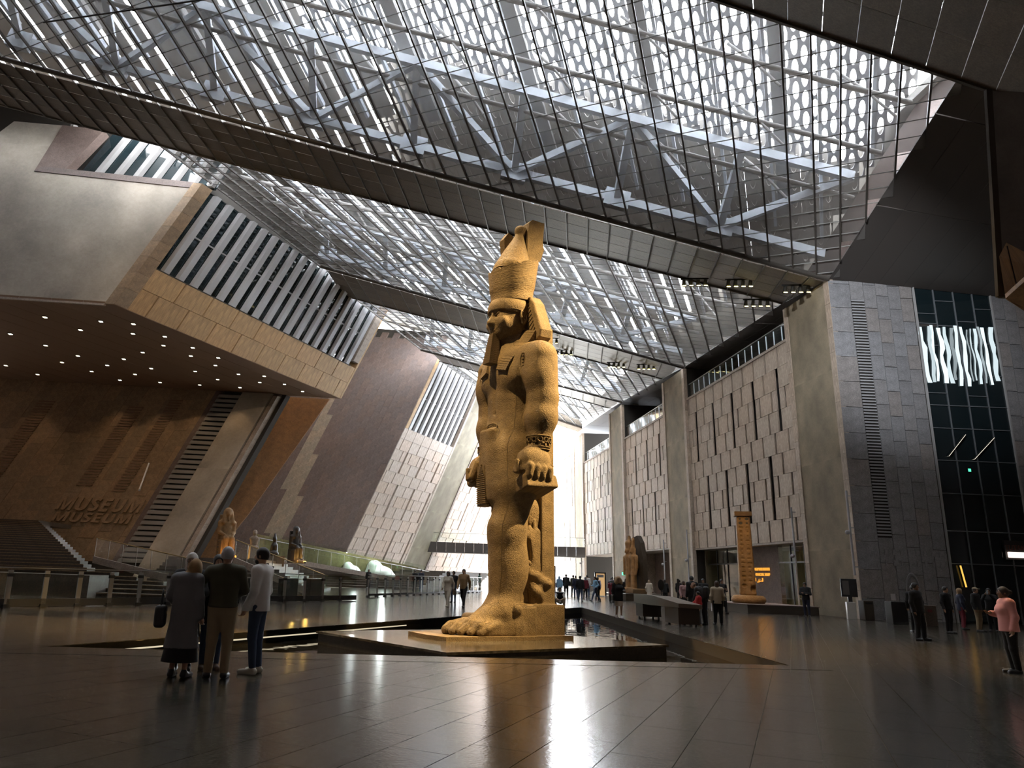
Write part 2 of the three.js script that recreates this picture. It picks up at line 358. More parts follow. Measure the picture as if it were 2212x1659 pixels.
{ // glazed bay
  const w = structure('window_1'), z = -39.5, r = RNG(8);
  const xs = [29.07, 30.24, 31.4, 32.52, 33.58], rowsY = [0, 3.0, 4.6, 6.7, 8.4, 9.55, 11.2, 12.55];
  part('frame', box(29.05, 29.12, 0, 18.8, z - 0.1, z + 0.06), M.steelGrey, w); part('frame', box(33.54, 33.62, 0, 18.8, z - 0.1, z + 0.06), M.steelGrey, w);
  for (let i = 1; i < 4; i++) part('mullion', box(xs[i] - 0.02, xs[i] + 0.02, 0, 18.8, z - 0.1, z + 0.03), M.frameMetal, w);
  const bands = [[0, 3.0], [3.0, 4.7], [4.7, 6.7], [6.7, 8.5], [8.5, 10.3], [10.3, 11.6]];
  const upper = [[[11.6, 12.3], [12.3, 15.1], [15.1, 16.4], [16.4, 17.0], [17.0, 18.8]], [[11.6, 13.2], [13.2, 16.3], [16.3, 17.8], [17.8, 18.8]], [[11.6, 12.2], [12.2, 15.3], [15.3, 16.6], [16.6, 18.8]], [[11.6, 13.4], [13.4, 15.3], [15.3, 17.4], [17.4, 18.8]]];
  for (let i = 0; i < 4; i++) for (const [y0, y1] of [...bands, ...upper[i]]) {
    part('pane', hexa((a, b, c) => V(a ? xs[i + 1] - 0.03 : xs[i] + 0.03, b ? y1 - 0.03 : y0 + 0.03, z - 0.05 + (c ? 0.02 : 0) + (r() - 0.5) * 0.004)), M.glassDark, w);
    part('transom', box(xs[i] + 0.03, xs[i + 1] - 0.03, y1 - 0.025, y1 + 0.02, z - 0.06, z + 0.02), M.frameMetal, w);
  }
  // lit ceiling tubes of the room behind, seen through the glass
  for (const [x0, x1, y0, y1] of [[29.75, 30.85, 8.72, 9.95], [31.15, 32.45, 8.6, 9.85]]) {
    const t = thing('ceiling_tube', x0 < 31 ? 'left of two slanting white tube lights behind the tall dark window' : 'right of two slanting white tube lights behind the tall dark window', 'tube light', V((x0 + x1) / 2, (y0 + y1) / 2, z + 0.02));
    part('tube', bar(V((x0 - x1) / 2, (y0 - y1) / 2, 0), V((x1 - x0) / 2, (y1 - y0) / 2, 0), 0.02, 0.22, V(0, 0, 1)).rotateX(0), glow([1, 0.92, 0.75], 1.1), t);
    part('holder', bar(V((x0 - x1) / 2, (y0 - y1) / 2, -0.03), V((x1 - x0) / 2, (y1 - y0) / 2, -0.03), 0.03, 0.26, V(0, 0, 1)), M.darkMetal, t);
  }
  // bright reflection in the upper window, drawn as glowing strips
  const bl = thing('window_reflection', 'row of bright uneven glowing strips drawn as a reflection in the upper part of the tall window', 'reflection', V(31.3, 14.6, z + 0.02));
  const rr = RNG(4); let x = -2.15;
  while (x < 2.2) {
    const wd = 0.06 + 0.2 * rr(), y0 = -1.9 + 0.5 * rr(), y1 = 1.5 + 0.25 * rr(), sk = (rr() - 0.5) * 0.16;
    const pts = []; for (let i = 0; i <= 8; i++) { const y = y0 + (y1 - y0) * i / 8, xo = sk * i / 8 + 0.05 * Math.sin(i * 1.3 + x * 5); pts.push([x + xo, y]); }
    const sh = [...pts.map((p) => V(p[0], p[1], 0)), ...pts.reverse().map((p) => V(p[0] + wd * (0.7 + 0.5 * rr()), p[1], 0))];
    part('strip', prism(sh, V(0, 0, 0.012)), glow([0.8, 0.95, 1], 0.35 + 0.9 * rr()), bl);
    x += wd + 0.05 + 0.16 * rr();
  }
}
{ // foyer sign on the right
  const z = -39.35, s = thing('foyer_sign', 'glowing pinkish white bar sign with outlined capitals above the dark entrance', 'sign', V(33.35, 3.55, z));
  part('light_bar', new RoundedBoxGeometry(2.35, 0.3, 0.12, 2, 0.04), glow([1, 0.78, 0.68], 1.6), s);
  part('back_box', box(-1.25, 1.25, -0.25, 0.75, -0.2, -0.08), M.black, s);
  const t = new TextGeometry('TUTANKHAMUN', { font: fontR, size: 0.26, depth: 0.03, curveSegments: 4 }); t.computeBoundingBox(); t.translate(-t.boundingBox.max.x / 2, 0.24, 0);
  part('lettering', t, mat([0.10, 0.03, 0.02], 0.4), s);
  const L = new THREE.RectAreaLight(lin(1, 0.75, 0.62), 2, 2.3, 0.28); L.position.set(33.35, 3.55, z + 0.09); L.lookAt(33.35, 3.55, z + 5); scene.add(L);
}
{ // plaster wall and stone box beam at the right margin
  const g = structure('wall_upper_right');
  part('plaster_panel', hexa((i, j, k) => V(i ? 20 : (j ? 15.5 : 14.78), j ? 14.7 : 8.72, -17.05 - k * 0.1)), M.greyPlaster, g);
  part('steel_edge', hexa((i, j, k) => V((i ? 0.16 : 0) + (j ? 15.3 : 14.68), j ? 14.7 : 8.72, -17.0 - k * 0.1)), M.joint, g);
  const b = structure('beam_right');
  const near = (x, y, z) => V(x * 0.9, 1.5 + (y - 1.5) * 0.9, z * 0.9);       // a little nearer than the plaster wall behind
  part('face', prism([near(14.78, 9.75, -16.9), near(15.65, 10.5, -17.6), near(20, 10.5, -20), near(20, 8.6, -20), near(15.77, 8.6, -17.56), near(14.72, 8.6, -16.85)], V(0.05, 0, -0.05)), M.goldStone[1], b);
  part('underside', prism([near(14.72, 8.6, -16.85), near(20, 8.6, -20), near(20, 8.6, -12), near(14.3, 8.6, -15.75)], V(0, 0.1, 0)), M.ochreStone[1], b);
  part('joint', bar(near(15.3, 10.2, -17.2), near(15.5, 8.62, -17.3), 0.015, 0.02, V(0, 0, 1)), M.joint, b);
}
// glass balustrades on top of the facades
function balustrade(z0, z1, y, label) {
  const t = thing('glass_balustrade', label, 'balustrade', V(RX + 0.45, y, (z0 + z1) / 2)), h = (z0 - z1) / 2, n = Math.round((z0 - z1) / 1.05);
  for (let i = 0; i < n; i++) { const a = -h + (2 * h) * i / n, b = -h + 2 * h * (i + 1) / n; part('pane', box(-0.012, 0.012, 0.1, 1.25, a + 0.02, b - 0.02), M.glass, t); part('bracket', box(-0.03, 0.03, -0.05, 1.15, b - 0.03, b + 0.01), M.steelWhite, t); }
  part('handrail', box(-0.03, 0.03, 1.25, 1.3, -h, h), M.steel, t);
}
balustrade(-44.8, -62, 16.98, 'glass balustrade with white brackets along the top of the nearest panelled facade');
balustrade(-67.6, -80.4, 16.78, 'glass balustrade along the top of the second panelled facade behind the paired statue');
balustrade(-85.9, -99, 16.78, 'small bright glass balustrade on top of the third panelled facade');
// rooms behind the balustrades
{
  const g = structure('wall_terrace');
  part('back_wall', box(33, 33.5, 0, 22, -86, -45), M.olive, g);
  part('terrace_floor', box(RX + 0.9, 33, 16.5, 16.7, -99, -45), M.brownStone[1], g);
  part('column', box(26.2, 27.2, 16.7, 20.2, -63.2, -62.4), M.edgeStone, g);
  part('column', box(25.6, 26.2, 16.7, 21, -82, -81), M.edgeStone, g);
}
// ground floor: shop front of the nearest facade
{
  const g = structure('window_2'), x = RX + 1.2;
  part('shop_wall', box(x, x + 0.3, 0, 4.3, -56.2, -50.2), M.brownStone[0], g);
  part('shop_back', box(RX + 7, RX + 7.3, 0, 4.3, -62, -45), mat([0.42, 0.36, 0.20], 0.9), g);
  part('shop_floor', box(RX + 1.2, RX + 7, 0, 0.02, -62, -45), M.plinth, g);
  part('shop_ceiling', box(RX + 0.9, RX + 7, 4.26, 4.4, -62, -45), M.joint, g);
  part('side', box(RX + 1, RX + 7, 0, 4.3, -45.1, -44.9), M.olive, g); part('side', box(RX + 1, RX + 7, 0, 4.3, -62.1, -61.9), M.olive, g);
  for (const [a, b, n] of [[-50.2, -45.3, 3], [-62, -56.2, 3]]) for (let i = 0; i < n; i++) {
    const z0 = a + (b - a) * i / n, z1 = a + (b - a) * (i + 1) / n;
    part('pane', box(x, x + 0.02, 0.05, 3.0, Math.min(z0, z1) + 0.03, Math.max(z0, z1) - 0.03), M.glass, g);
    part('pane', box(x, x + 0.02, 3.06, 4.26, Math.min(z0, z1) + 0.03, Math.max(z0, z1) - 0.03), M.glass, g);
    part('mullion', box(x - 0.04, x + 0.04, 0, 4.26, z1 - 0.03, z1 + 0.03), M.darkMetal, g);
  }
  part('transom', box(x - 0.04, x + 0.05, 2.98, 3.08, -50.2, -45), M.darkMetal, g);
  part('transom', box(x - 0.04, x + 0.05, 2.98, 3.08, -62, -56.2), M.darkMetal, g);
  for (const z of [-47.2, -49.3, -58.5]) {
    const l = thing('shop_light', { '-47.2': 'warm pendant light inside the shop right of the inscribed pillar', '-49.3': 'second warm pendant light in the shop close to the inscribed pillar', '-58.5': 'pendant light in the shop window left of the sign' }[z], 'light', V(RX + 3, 3.0, z));
    part('shade', new THREE.CylinderGeometry(0.06, 0.12, 0.4, 14, 1, true), M.brass, l); part('bulb', new THREE.SphereGeometry(0.09, 12, 8).translate(0, -0.12, 0), glow([1, 0.8, 0.45], 6), l);
    part('cord', tube(V(0, 0.2, 0), V(0, 1.26, 0), 0.012), M.black, l);
    const pl = new THREE.PointLight(lin(1, 0.75, 0.4), 9); pl.position.set(RX + 3, 2.88, z); pl.castShadow = true; scene.add(pl);
  }
  // sign
  const s = thing('shop_sign', 'glowing amber lettering for the official shop on the brown wall left of the inscribed pillar', 'sign', V(x - 0.03, 0, -53.4));
  const gm = glow([1, 0.42, 0.05], 1.0);
  const line = (str, y, size, w) => { const t = new TextGeometry(str, { font, size, depth: 0.04, curveSegments: 4 }); t.computeBoundingBox(); const k = w / t.boundingBox.max.x; t.scale(k, 1, 1); t.rotateY(-PI / 2); t.translate(-0.02, y, -1.05 + (w - w)); return t; };
  const l1 = line('GRAND EGYPTIAN MUSEUM', 2.52, 0.19, 3.0), l2 = line('OFFICIAL SHOP', 2.16, 0.19, 2.1);
  l1.translate(0, 0, 0.0); l2.translate(0, 0, 0.9);
  part('lettering', l1, gm, s); part('lettering', l2, gm, s);
  // third line: Arabic script, right to left, as strokes
  const st = []; const z0 = 1.95, S = (pts, r = 0.022) => { for (let i = 0; i < pts.length - 1; i++) st.push(tube(V(-0.04, pts[i][1], z0 - pts[i][0]), V(-0.04, pts[i + 1][1], z0 - pts[i + 1][0]), r, r, 6)); };
  S([[0, 1.78], [0, 2.02]]); S([[0.1, 2.02], [0.1, 1.78], [0.22, 1.78], [0.26, 1.84], [0.32, 1.8], [0.36, 1.78], [0.46, 1.78], [0.48, 1.86]]); S([[0.46, 1.78], [0.56, 1.78], [0.62, 1.84], [0.7, 1.82], [0.6, 1.74], [0.66, 1.7]]); S([[0.78, 1.8], [0.8, 1.72], [0.88, 1.7]]);
  S([[1.05, 1.78], [1.05, 2.02]]); S([[1.15, 2.02], [1.15, 1.78], [1.22, 1.76], [1.27, 1.7]]); S([[1.35, 1.8], [1.39, 1.77], [1.43, 1.8], [1.47, 1.77], [1.51, 1.8], [1.56, 1.77], [1.63, 1.83], [1.69, 1.78], [1.74, 1.82], [1.78, 1.76], [1.9, 1.72], [2.0, 1.76], [2.02, 1.83]]);
  for (const [a, b] of [[0.47, 1.93], [0.41, 1.93], [0.62, 1.92], [1.62, 1.92]]) st.push(new THREE.SphereGeometry(0.026, 8, 6).translate(-0.04, b, z0 - a));
  part('lettering', join(st.map((g2) => g2.translate(0, 0, -1.05))), gm, s);
  const L = new THREE.RectAreaLight(lin(1, 0.45, 0.08), 0.5, 3, 0.8); L.position.set(x - 0.15, 2.2, -52.9); L.lookAt(0, 2.2, -52.9); scene.add(L);
}
// ground floor behind the other facades
{
  const g = structure('wall_lobby');
  part('back_wall', box(RX + 3, RX + 3.3, 0, 4.5, -80.4, -67.6), M.brownStone[0], g);
  part('ceiling', box(RX + 0.9, RX + 3, 4.5, 4.6, -80.4, -67.6), M.joint, g);
  part('side', box(RX + 1, RX + 3, 0, 4.5, -67.7, -67.5), M.joint, g); part('side', box(RX + 1, RX + 3, 0, 4.5, -80.5, -80.3), M.edgeStone, g);
  for (let i = 0; i < 3; i++) part('shelf_light', box(RX + 2.9, RX + 3, 1.1 + 0.5 * i, 1.2 + 0.5 * i, -69.6, -68.2), glow([1, 0.55, 0.15], 0.35), g);
  part('lobby_floor', box(RX + 0.9, 42, -0.3, 0.003, -99, -85.9), M.plaza, g); part('lobby_ceiling', box(RX + 0.9, 40, 4.5, 4.7, -99, -85.9), M.plaster, g);
}
// slim light poles fixed to the piers
for (const [z, h0, h1, lab] of [[-45.2, 0.4, 6.2, 'slim vertical light pole on the pier right of the inscribed pillar'], [-39.35, 2.2, 6.6, 'slim vertical light pole on the corner of the near stone block'], [-62.3, 0.8, 5.8, 'slim vertical light pole on the second pier left of the shop'], [-68, 0.9, 5.2, 'slim vertical light pole right of the paired statue'], [-99.3, 1.8, 5.2, 'slim vertical light pole on the far pier under the footbridge']]) {
  const t = thing('light_pole', lab, 'light pole', V(RX - 0.3, h0, z));
  part('pole', new THREE.CylinderGeometry(0.055, 0.055, h1 - h0, 10).translate(0, (h1 - h0) / 2, 0), M.slat, t);
  for (const y of [0.4, (h1 - h0) * 0.55, h1 - h0 - 0.3]) part('bracket', box(0, 0.24, y, y + 0.05, -0.03, 0.03), M.steelGrey, t);
  part('camera_head', new THREE.SphereGeometry(0.12, 12, 8).translate(-0.16, (h1 - h0) * 0.5, 0), M.slat, t);
}
// footbridge across the far end
{
  const t = structure('bridge'), z = -98, x0 = -2.5, x1 = 24.0;
  part('deck', box(x0, x1, 4.2, 4.35, z - 3, z), M.slatDark, t);
  const n = 22, r = RNG(6); for (let i = 0; i < n; i++) part('fascia_panel', box(x0 + (x1 - x0) * i / n, x0 + (x1 - x0) * (i + 1) / n - 0.02, 4.2, 5.5, z, z + 0.08), M.darkPanel[Math.floor(r() * 4)], t);
  for (let i = 0; i < n; i++) part('pane', box(x0 + (x1 - x0) * i / n, x0 + (x1 - x0) * (i + 1) / n - 0.03, 5.55, 6.65, z + 0.02, z + 0.04), M.glass, t);
  part('handrail', box(x0, x1, 6.65, 6.7, z, z + 0.06), M.steel, t);
}
// ================================================================ LEFT SIDE: LEANING STONE VOLUMES
// s runs along the leaning face, h is height, d is the distance out towards the hall
const Q = (s, h, d = 0) => V(-26.4 + 0.52 * (s - 42.6) + 0.40 * h + d, h, -s - 0.21 * h - 0.07 * d);
const slab = (s0, s1, h0, h1, d0, d1) => hexa((i, j, k) => Q(i ? s1 : s0, j ? h1 : h0, k ? d1 : d0));
const ROOFH = 27.95;
{ // overhanging box
  const g = structure('wall_overhang'), r = RNG(40);
  const s0 = 42.6, s1 = 67.2;
  part('core', slab(s0 + 1.5, s1 - 0.3, 18.1, 33, -30, -0.9), M.joint, g);
  // plaster front
  const F = (d, h, s = s0) => Q(s, h, d);
  part('plaster_front', prism([F(-30, 17.8), F(-0.62, 17.8), F(-0.62, 27.5), F(-11.45, 27.85), F(-12.2, 32.1), F(-15.6, 32.1), F(-16, 30.6), F(-30, 30.6)], V(0, 0, -0.3)), M.plaster, g);
  for (let i = 0; i < 8; i++) { const h0 = 17.8 + i * 1.27; part('corner_stone', slab(s0 - 0.06, s0 + 0.9, h0, Math.min(ROOFH, h0 + 1.255), -0.6, 0.02), pick(M.tanStone, r), g); }
  part('drip_edge', slab(s0 - 0.05, s0 + 0.1, 17.66, 17.8, -30, -0.6), M.edgeStone, g);
  part('recess_sill', prism([F(-11.45, 27.85, s0 - 0.05), F(-0.6, 27.5, s0 - 0.05), F(-0.6, 28.0, s0 - 0.05), F(-11.2, 28.3, s0 - 0.05)], V(0, 0, -0.9)), M.brownStone[1], g);
  part('recess_jamb', prism([F(-11.45, 27.85, s0 - 0.04), F(-9.6, 27.9, s0 - 0.04), F(-9.2, 32, s0 - 0.04), F(-12.2, 32.1, s0 - 0.04)], V(0, 0, -0.9)), M.brownStone[0], g);
  // recessed window with fins
  part('glazing', prism([F(-9.6, 28.2, s0 + 0.9), F(0.2, 28, s0 + 0.9), F(0.2, 33, s0 + 0.9), F(-9.6, 33, s0 + 0.9)], V(0, 0, -0.1)), M.glassDark, g);
  for (let i = 0; i < 7; i++) part('fin', hexa((a, b, c) => Q(s0 + 0.55 + c * 0.3, b ? 32.6 : 28.1, -8.3 + i * 1.35 + a * 0.32)), M.slatDark, g);
  // hall side: two courses of large gold stones under a slatted window
  for (const [row, h0, h1, off] of [[0, 17.8, 19.42, 0.55], [1, 19.45, 21.05, 0]]) {
    const n = 9, P = (s1 - s0 - 0.9) / n;
    for (let i = -1; i < n; i++) {
      const a = Math.max(s0 + 0.9, s0 + 0.9 + (i + off) * P), b = Math.min(s1, s0 + 0.9 + (i + 1 + off) * P);
      if (b - a < 0.1) continue;
      part('stone', slab(a + 0.01, b - 0.09, h0, h1, -0.35, 0.02 * r()), pick(M.goldStone, r), g);
    }
    part('backing', slab(s0 + 0.9, s1, h0, h1, -0.6, -0.3), M.edgeStone, g);
  }
  const W = structure('window_3');
  part('glazing', slab(s0 + 0.9, s1 - 0.9, 21.05, 27.9, -0.5, -0.36), M.glassDark, W);
  part('sill', slab(s0 + 0.9, s1 - 0.9, 21.02, 21.1, -0.8, 0.03), M.joint, W);
  const nf = 18, P = (s1 - s0 - 1.9) / nf;
  for (let i = 0; i < nf; i++) { const a = s0 + 1.5 + i * P; part('fin', slab(a, a + 0.46, 21.1, 27.8, -0.3, 0.0), M.slat, W); part('transom', slab(a + 0.5, a + P, 24.4, 24.5, -0.36, -0.3), M.slat, W); }
  for (let i = 0; i < 8; i++) { const h0 = 17.8 + i * 1.27; if (h0 > 20.5) part('end_stone', slab(s1 - 0.9, s1, h0, Math.min(ROOFH + 0.1, h0 + 1.255), -0.4, 0.03), M.edgeStone, g); }
  part('end_face', slab(s1, s1 + 0.25, 17.8, 28, -20, -0.02), M.goldStone[0], g);
  // soffit in long boards
  const so = structure('ceiling_soffit');
  for (let i = 0; i < 16; i++) part('board', hexa((a, b, c) => { const p = Q(s0 + (s1 - s0) * (a ? 1 : 0), 17.8, -0.02 - (i + c * 0.985) * 2); p.y = b ? 17.95 : 17.76; return p; }), M.soffit, so);
  const dl = [[-2.1, [46.5, 49.15, 51.75, 54.35, 59.65, 62.3, 64.85]], [-4.2, [46.37, 48.95, 51.63, 54.28, 56.87, 59.5, 62.14]], [-7.8, [46.22, 48.84, 54.1, 59.4, 61.95, 64.7]], [-11.4, [56.6, 59.27, 64.6]], [-14.9, [51.1, 53.77, 56.45, 59.1, 61.83, 64.5]], [-18.5, [53.67, 58.98, 61.7, 64.5]], [-25.4, [61.36, 64.12]]];
  for (const [d, ss] of dl) for (const s of ss) {
    const p = Q(s, 17.8, d), t = thing('downlight', 'small bright square downlight recessed in the brown soffit under the overhanging box', 'downlight', V(p.x, 17.74, p.z), 0, 'recessed downlights in the soffit');
    part('frame', new THREE.BoxGeometry(0.34, 0.05, 0.34), M.darkMetal, t); part('lens', new THREE.BoxGeometry(0.24, 0.06, 0.24).translate(0, -0.012, 0), glow([1, 0.93, 0.72], 5), t);
    const sp = new THREE.SpotLight(lin(1, 0.66, 0.36), 26, 0, 0.62, 0.9); sp.position.set(p.x, 17.66, p.z); sp.target.position.set(p.x, 0, p.z); sp.castShadow = true; scene.add(sp, sp.target);
  }
}
{ // wall under the overhang, in leaning bands
  const g = structure('wall_left'), S = 67, r = RNG(44);
  part('backing', slab(S, S + 0.6, 0, 17.75, -34, -5), M.joint, g);
  const put = (name, d0, d1, h0, h1, m, out = 0.02) => part(name, slab(S - 0.25 - out, S, h0, h1, d0, d1), m, g);
  // stone field with staggered blocks; three louvred strips
  const strips = [[-26.4, -25.0, 6.8, 16.1], [-18.3, -17.0, 8.0, 15.9], [-15.0, -13.9, 7.6, 16.8]];
  let d = -34, c = 0;
  const cols = []; while (d < -11.5) { const w = [1.05, 1.35, 1.1][c % 3]; cols.push([d, Math.min(-11.3, d + w)]); d += w; c++; }
  cols.forEach(([a, b], i) => {
    let top = 17.75, first = 0.5 + ((i * 0.61) % 1) * 1.6;
    while (top > 1.5) {
      const bot = Math.max(1.5, top - first); first = 2.1;
      const st = strips.find((q) => a + 0.3 > q[0] && b - 0.3 < q[1] && (top + bot) / 2 < q[3] && (top + bot) / 2 > q[2]);
      put(st ? 'louvre_panel' : 'stone', a, b - 0.012, bot, top - 0.012, pick(M.tanStone, r), st ? -0.12 : 0.02 * r());
      top = bot;
    }
  });
  for (const [a, b, h0, h1] of strips) { const n = Math.floor((h1 - h0) / 0.26); const q = []; for (let i = 0; i < n; i++) q.push(slab(S - 0.33, S - 0.2, h0 + i * 0.26, h0 + i * 0.26 + 0.12, a, b)); part('louvre', join(q), M.soffit, g); }
  put('border', -11.4, -10.8, 1.5, 17.7, M.brownStone[2], 0.05);
  for (let h = 1.6; h < 17.5; h += 0.47) part('louvre_blade', hexa((i, j, k) => Q(S - 0.5 + k * 0.3, h + (j ? 0.3 : 0) - (k ? 0 : 0.1), i ? -8.8 : -10.8)), M.slatDark, g);
  put('plaster_band', -8.75, -5.95, 0, 17.7, M.plaster, 0.3);
  put('groove', -5.95, -5.75, 0, 17.7, M.brownStone[0], 0.1);
  for (let h = 0; h < 17; h += 2.5) put('edge_stone', -5.75, -5.35, h, Math.min(17.7, h + 2.485), M.edgeStone, 0.3);
  part('return_side', slab(S - 0.25, S + 0.9, 0, 17.7, -5.6, -5.4), M.brownStone[2], g);
  // raised lettering on the stone field, two rows
  const sign = tag(new THREE.Group(), 'large raised stone lettering low on the tan wall above the dark steps', 'sign'); sign.name = numbered('wall_lettering'); scene.add(sign);
  const bx = V(1, 0, -0.07).normalize(), up = V(0.40, 1, -0.21), out = bx.clone().cross(up).normalize();
  sign.position.copy(Q(S - 0.28, 0, 0));
  const put2 = (h, size, w, d0) => { const t = new TextGeometry('MUSEUM', { font, size, depth: 0.12, curveSegments: 5, bevelEnabled: true, bevelSize: 0.015, bevelThickness: 0.02, bevelSegments: 1 }); t.computeBoundingBox(); t.scale(w / t.boundingBox.max.x, 1, 1);
    const o = bx.clone().multiplyScalar(d0).addScaledVector(up, h); t.applyMatrix4(new THREE.Matrix4().makeBasis(bx, up, out).setPosition(o)); part('lettering', t, M.tanStone[1], sign); };
  put2(5.75, 1.15, 7.2, -18.9); put2(4.75, 0.8, 6.6, -18.6);
  const tl = thing('wall_tube_lamp', 'slim white tube lamp leaning on the tan wall right of the louvred strip', 'lamp', Q(S - 0.5, 7.8, -12.6));
  const dir = Q(S - 0.5, 10.3, -13.2).sub(tl.position); part('tube', tube(V(0, 0, 0), dir, 0.07, 0.07, 10), mat([0.8, 0.8, 0.8], 0.4), tl); part('cap', tube(V(0, -0.1, 0), V(0, 0.05, 0), 0.1), M.slat, tl);
}
// far leaning facades
function facadeLeft(sA, sB, hTop, hSlat, n, mats, seed, slats) {
  const g = structure('wall_left'), r = RNG(seed), RH = 1.26, P = (sB - sA - 0.5) / n;
  part('backing', slab(sA + 0.2, sB, 0, hTop, -0.9, -0.35), M.joint, g);
  let row = 0;
  for (let y1 = hSlat; y1 > 0.3; y1 -= RH, row++) {
    const y0 = Math.max(0, y1 - RH + 0.02), k = row % 4, off = row >= 4 ? 0.5 : 0, cuts = [];
    if (k === 0) for (let i = 0; i <= n; i++) cuts.push([sA + (i + (row ? 0.15 : 0.4)) * P, row ? 0.13 : 0.06]);
    else for (let i = -1; i <= n; i += 2) {
      cuts.push([sA + (i + off + 0.4) * P, k === 1 && !off ? 0.16 : 0.36]);
      if (k === 1) cuts.push([sA + (i + off + 1.4) * P, 0.14]);
      if (k === 2) cuts.push([sA + (i + off + 0.9) * P, 0.14], [sA + (i + off + 1.9) * P, 0.14]);
      if (k === 3) cuts.push([sA + (i + off + 1.35) * P, 0.14]);
    }
    cuts.sort((a, b) => a[0] - b[0]);
    let s = sA; for (const [c, w] of [...cuts, [sB + 1, 2]]) { const e = Math.min(sB, c - w / 2); if (e - s > 0.08) part('panel', slab(s, e, y0, y1, -0.36, 0.02 * r()), pick(mats, r), g); s = Math.max(s, c + w / 2); }
  }
  if (slats) {
    const w = structure('window_4');
    part('glazing', slab(sA + 0.5, sB - 0.3, hSlat, hTop, -0.5, -0.38), M.glassDark, w);
    const nf = 9, q = (sB - sA - 1) / nf; for (let i = 0; i < nf; i++) { part('fin', slab(sA + 0.9 + i * q, sA + 1.4 + i * q, hSlat + 0.02, hTop - 0.1, -0.34, -0.05), M.slat, w); part('transom', slab(sA + 1.4 + i * q, sA + 0.9 + (i + 1) * q, hSlat + 4, hSlat + 4.1, -0.38, -0.3), M.slat, w); }
    for (let h = hSlat; h < hTop; h += 1.27) part('edge_stone', slab(sA - 0.02, sA + 0.55, h, Math.min(hTop, h + 1.255), -0.4, 0.03), M.goldStone[1], g);
  }
}
facadeLeft(79.9, 92.1, 27, 17.55, 6, M.facadeL, 51, true);
facadeLeft(98.6, 118, 27, 17.55, 9, M.facadeL, 52, true);
{ // plaster pier between them and the front of the second volume
  const g = structure('wall_left_pier');
  part('plaster_face', slab(92.5, 98.2, 0, 26.5, -0.5, -0.05), M.oliveDeep, g);
  part('edge_stone', slab(92.1, 92.5, 0, 26.5, -0.5, 0.05), M.edgeStone, g);
  part('edge_stone', slab(98.2, 98.6, 0, 26.5, -0.5, 0.05), M.brownStone[3], g);
  const f = structure('wall_left_front'), S = 80, r = RNG(61);
  part('backing', slab(S, S + 0.5, 0, 30, -26, -0.35), M.joint, f);
  // small stones; a patch of light is painted in as paler ones
  const W = 0.72, H = 1.36, lump = [];
  for (let c = 0; c < 36; c++) {
    const d1 = -0.02 - c * W, d0 = d1 - W + 0.012; let top = 29.5 - (c % 2) * H / 2;
    while (top > 1.5) {
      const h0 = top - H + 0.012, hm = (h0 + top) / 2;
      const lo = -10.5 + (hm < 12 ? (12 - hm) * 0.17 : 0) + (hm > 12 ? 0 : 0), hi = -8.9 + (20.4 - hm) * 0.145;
      const litWedge = hm < 20.6 && d0 > Math.max(lo, -11.2 - (hm - 12) * -0.09) && d1 < hi && hm > 4;
      const geo = slab(S - 0.2 - 0.02 * r(), S, h0, top, d0, d1), m = pick(litWedge ? M.paleStone : M.brownStone, r);
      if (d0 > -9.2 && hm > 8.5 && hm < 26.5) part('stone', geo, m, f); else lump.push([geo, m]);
      top -= H;
    }
  }
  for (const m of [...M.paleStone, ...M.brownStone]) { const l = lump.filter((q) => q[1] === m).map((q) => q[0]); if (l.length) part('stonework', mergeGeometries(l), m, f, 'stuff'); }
  // warm light on the fin wall, put in as an ochre stone face
  const o = structure('wall_lit_wedge');
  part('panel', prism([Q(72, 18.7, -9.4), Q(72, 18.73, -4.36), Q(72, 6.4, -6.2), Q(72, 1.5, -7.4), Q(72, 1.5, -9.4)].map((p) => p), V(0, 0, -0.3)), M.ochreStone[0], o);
}
{ // stairs in front of the left wall
  const g = structure('stairs'), r = RNG(70);
  const z0 = -34.5, run = 0.98, rise = 0.165, n = 27;
  for (let i = 0; i < n; i++) {
    const zf = z0 - i * run, xr = -12.6 - i * 0.98 * 0.62 - (i < 4 ? 0 : 0) + 6.2 * Math.max(0, 1 - i / 6);
    part('step', hexa((a, b, c) => V(a ? xr : -48, b ? (i + 1) * rise : Math.max(0, (i - 1) * rise), zf - c * (i === n - 1 ? 6 : run + 0.1) + (a ? 0 : 0.07 * 30))), M.stair[i % 3], g);
    part('nosing', hexa((a, b, c) => V(a ? xr : -48, (i + 1) * rise + (b ? 0.012 : -0.03), zf + 0.03 - c * 0.12 + (a ? 0 : 0.07 * 30))), M.tanStone[i % 6], g);
  }
  // broad low steps further right, behind the rail
  for (let i = 0; i < 9; i++) part('step', hexa((a, b, c) => Q(70 + i * 1.1 + c * 12, 0, 14 - a * 14 - i * 0.2).setY(b ? (i + 1) * 0.2 : i * 0.2)), M.stair[i % 3], g);
  part('landing', hexa((a, b, c) => V(a ? -13.2 : -32, b ? 0.9 : 0, -33.2 - c * 2.4 + (a ? 0 : 1.3))), M.stair[0], g);
}
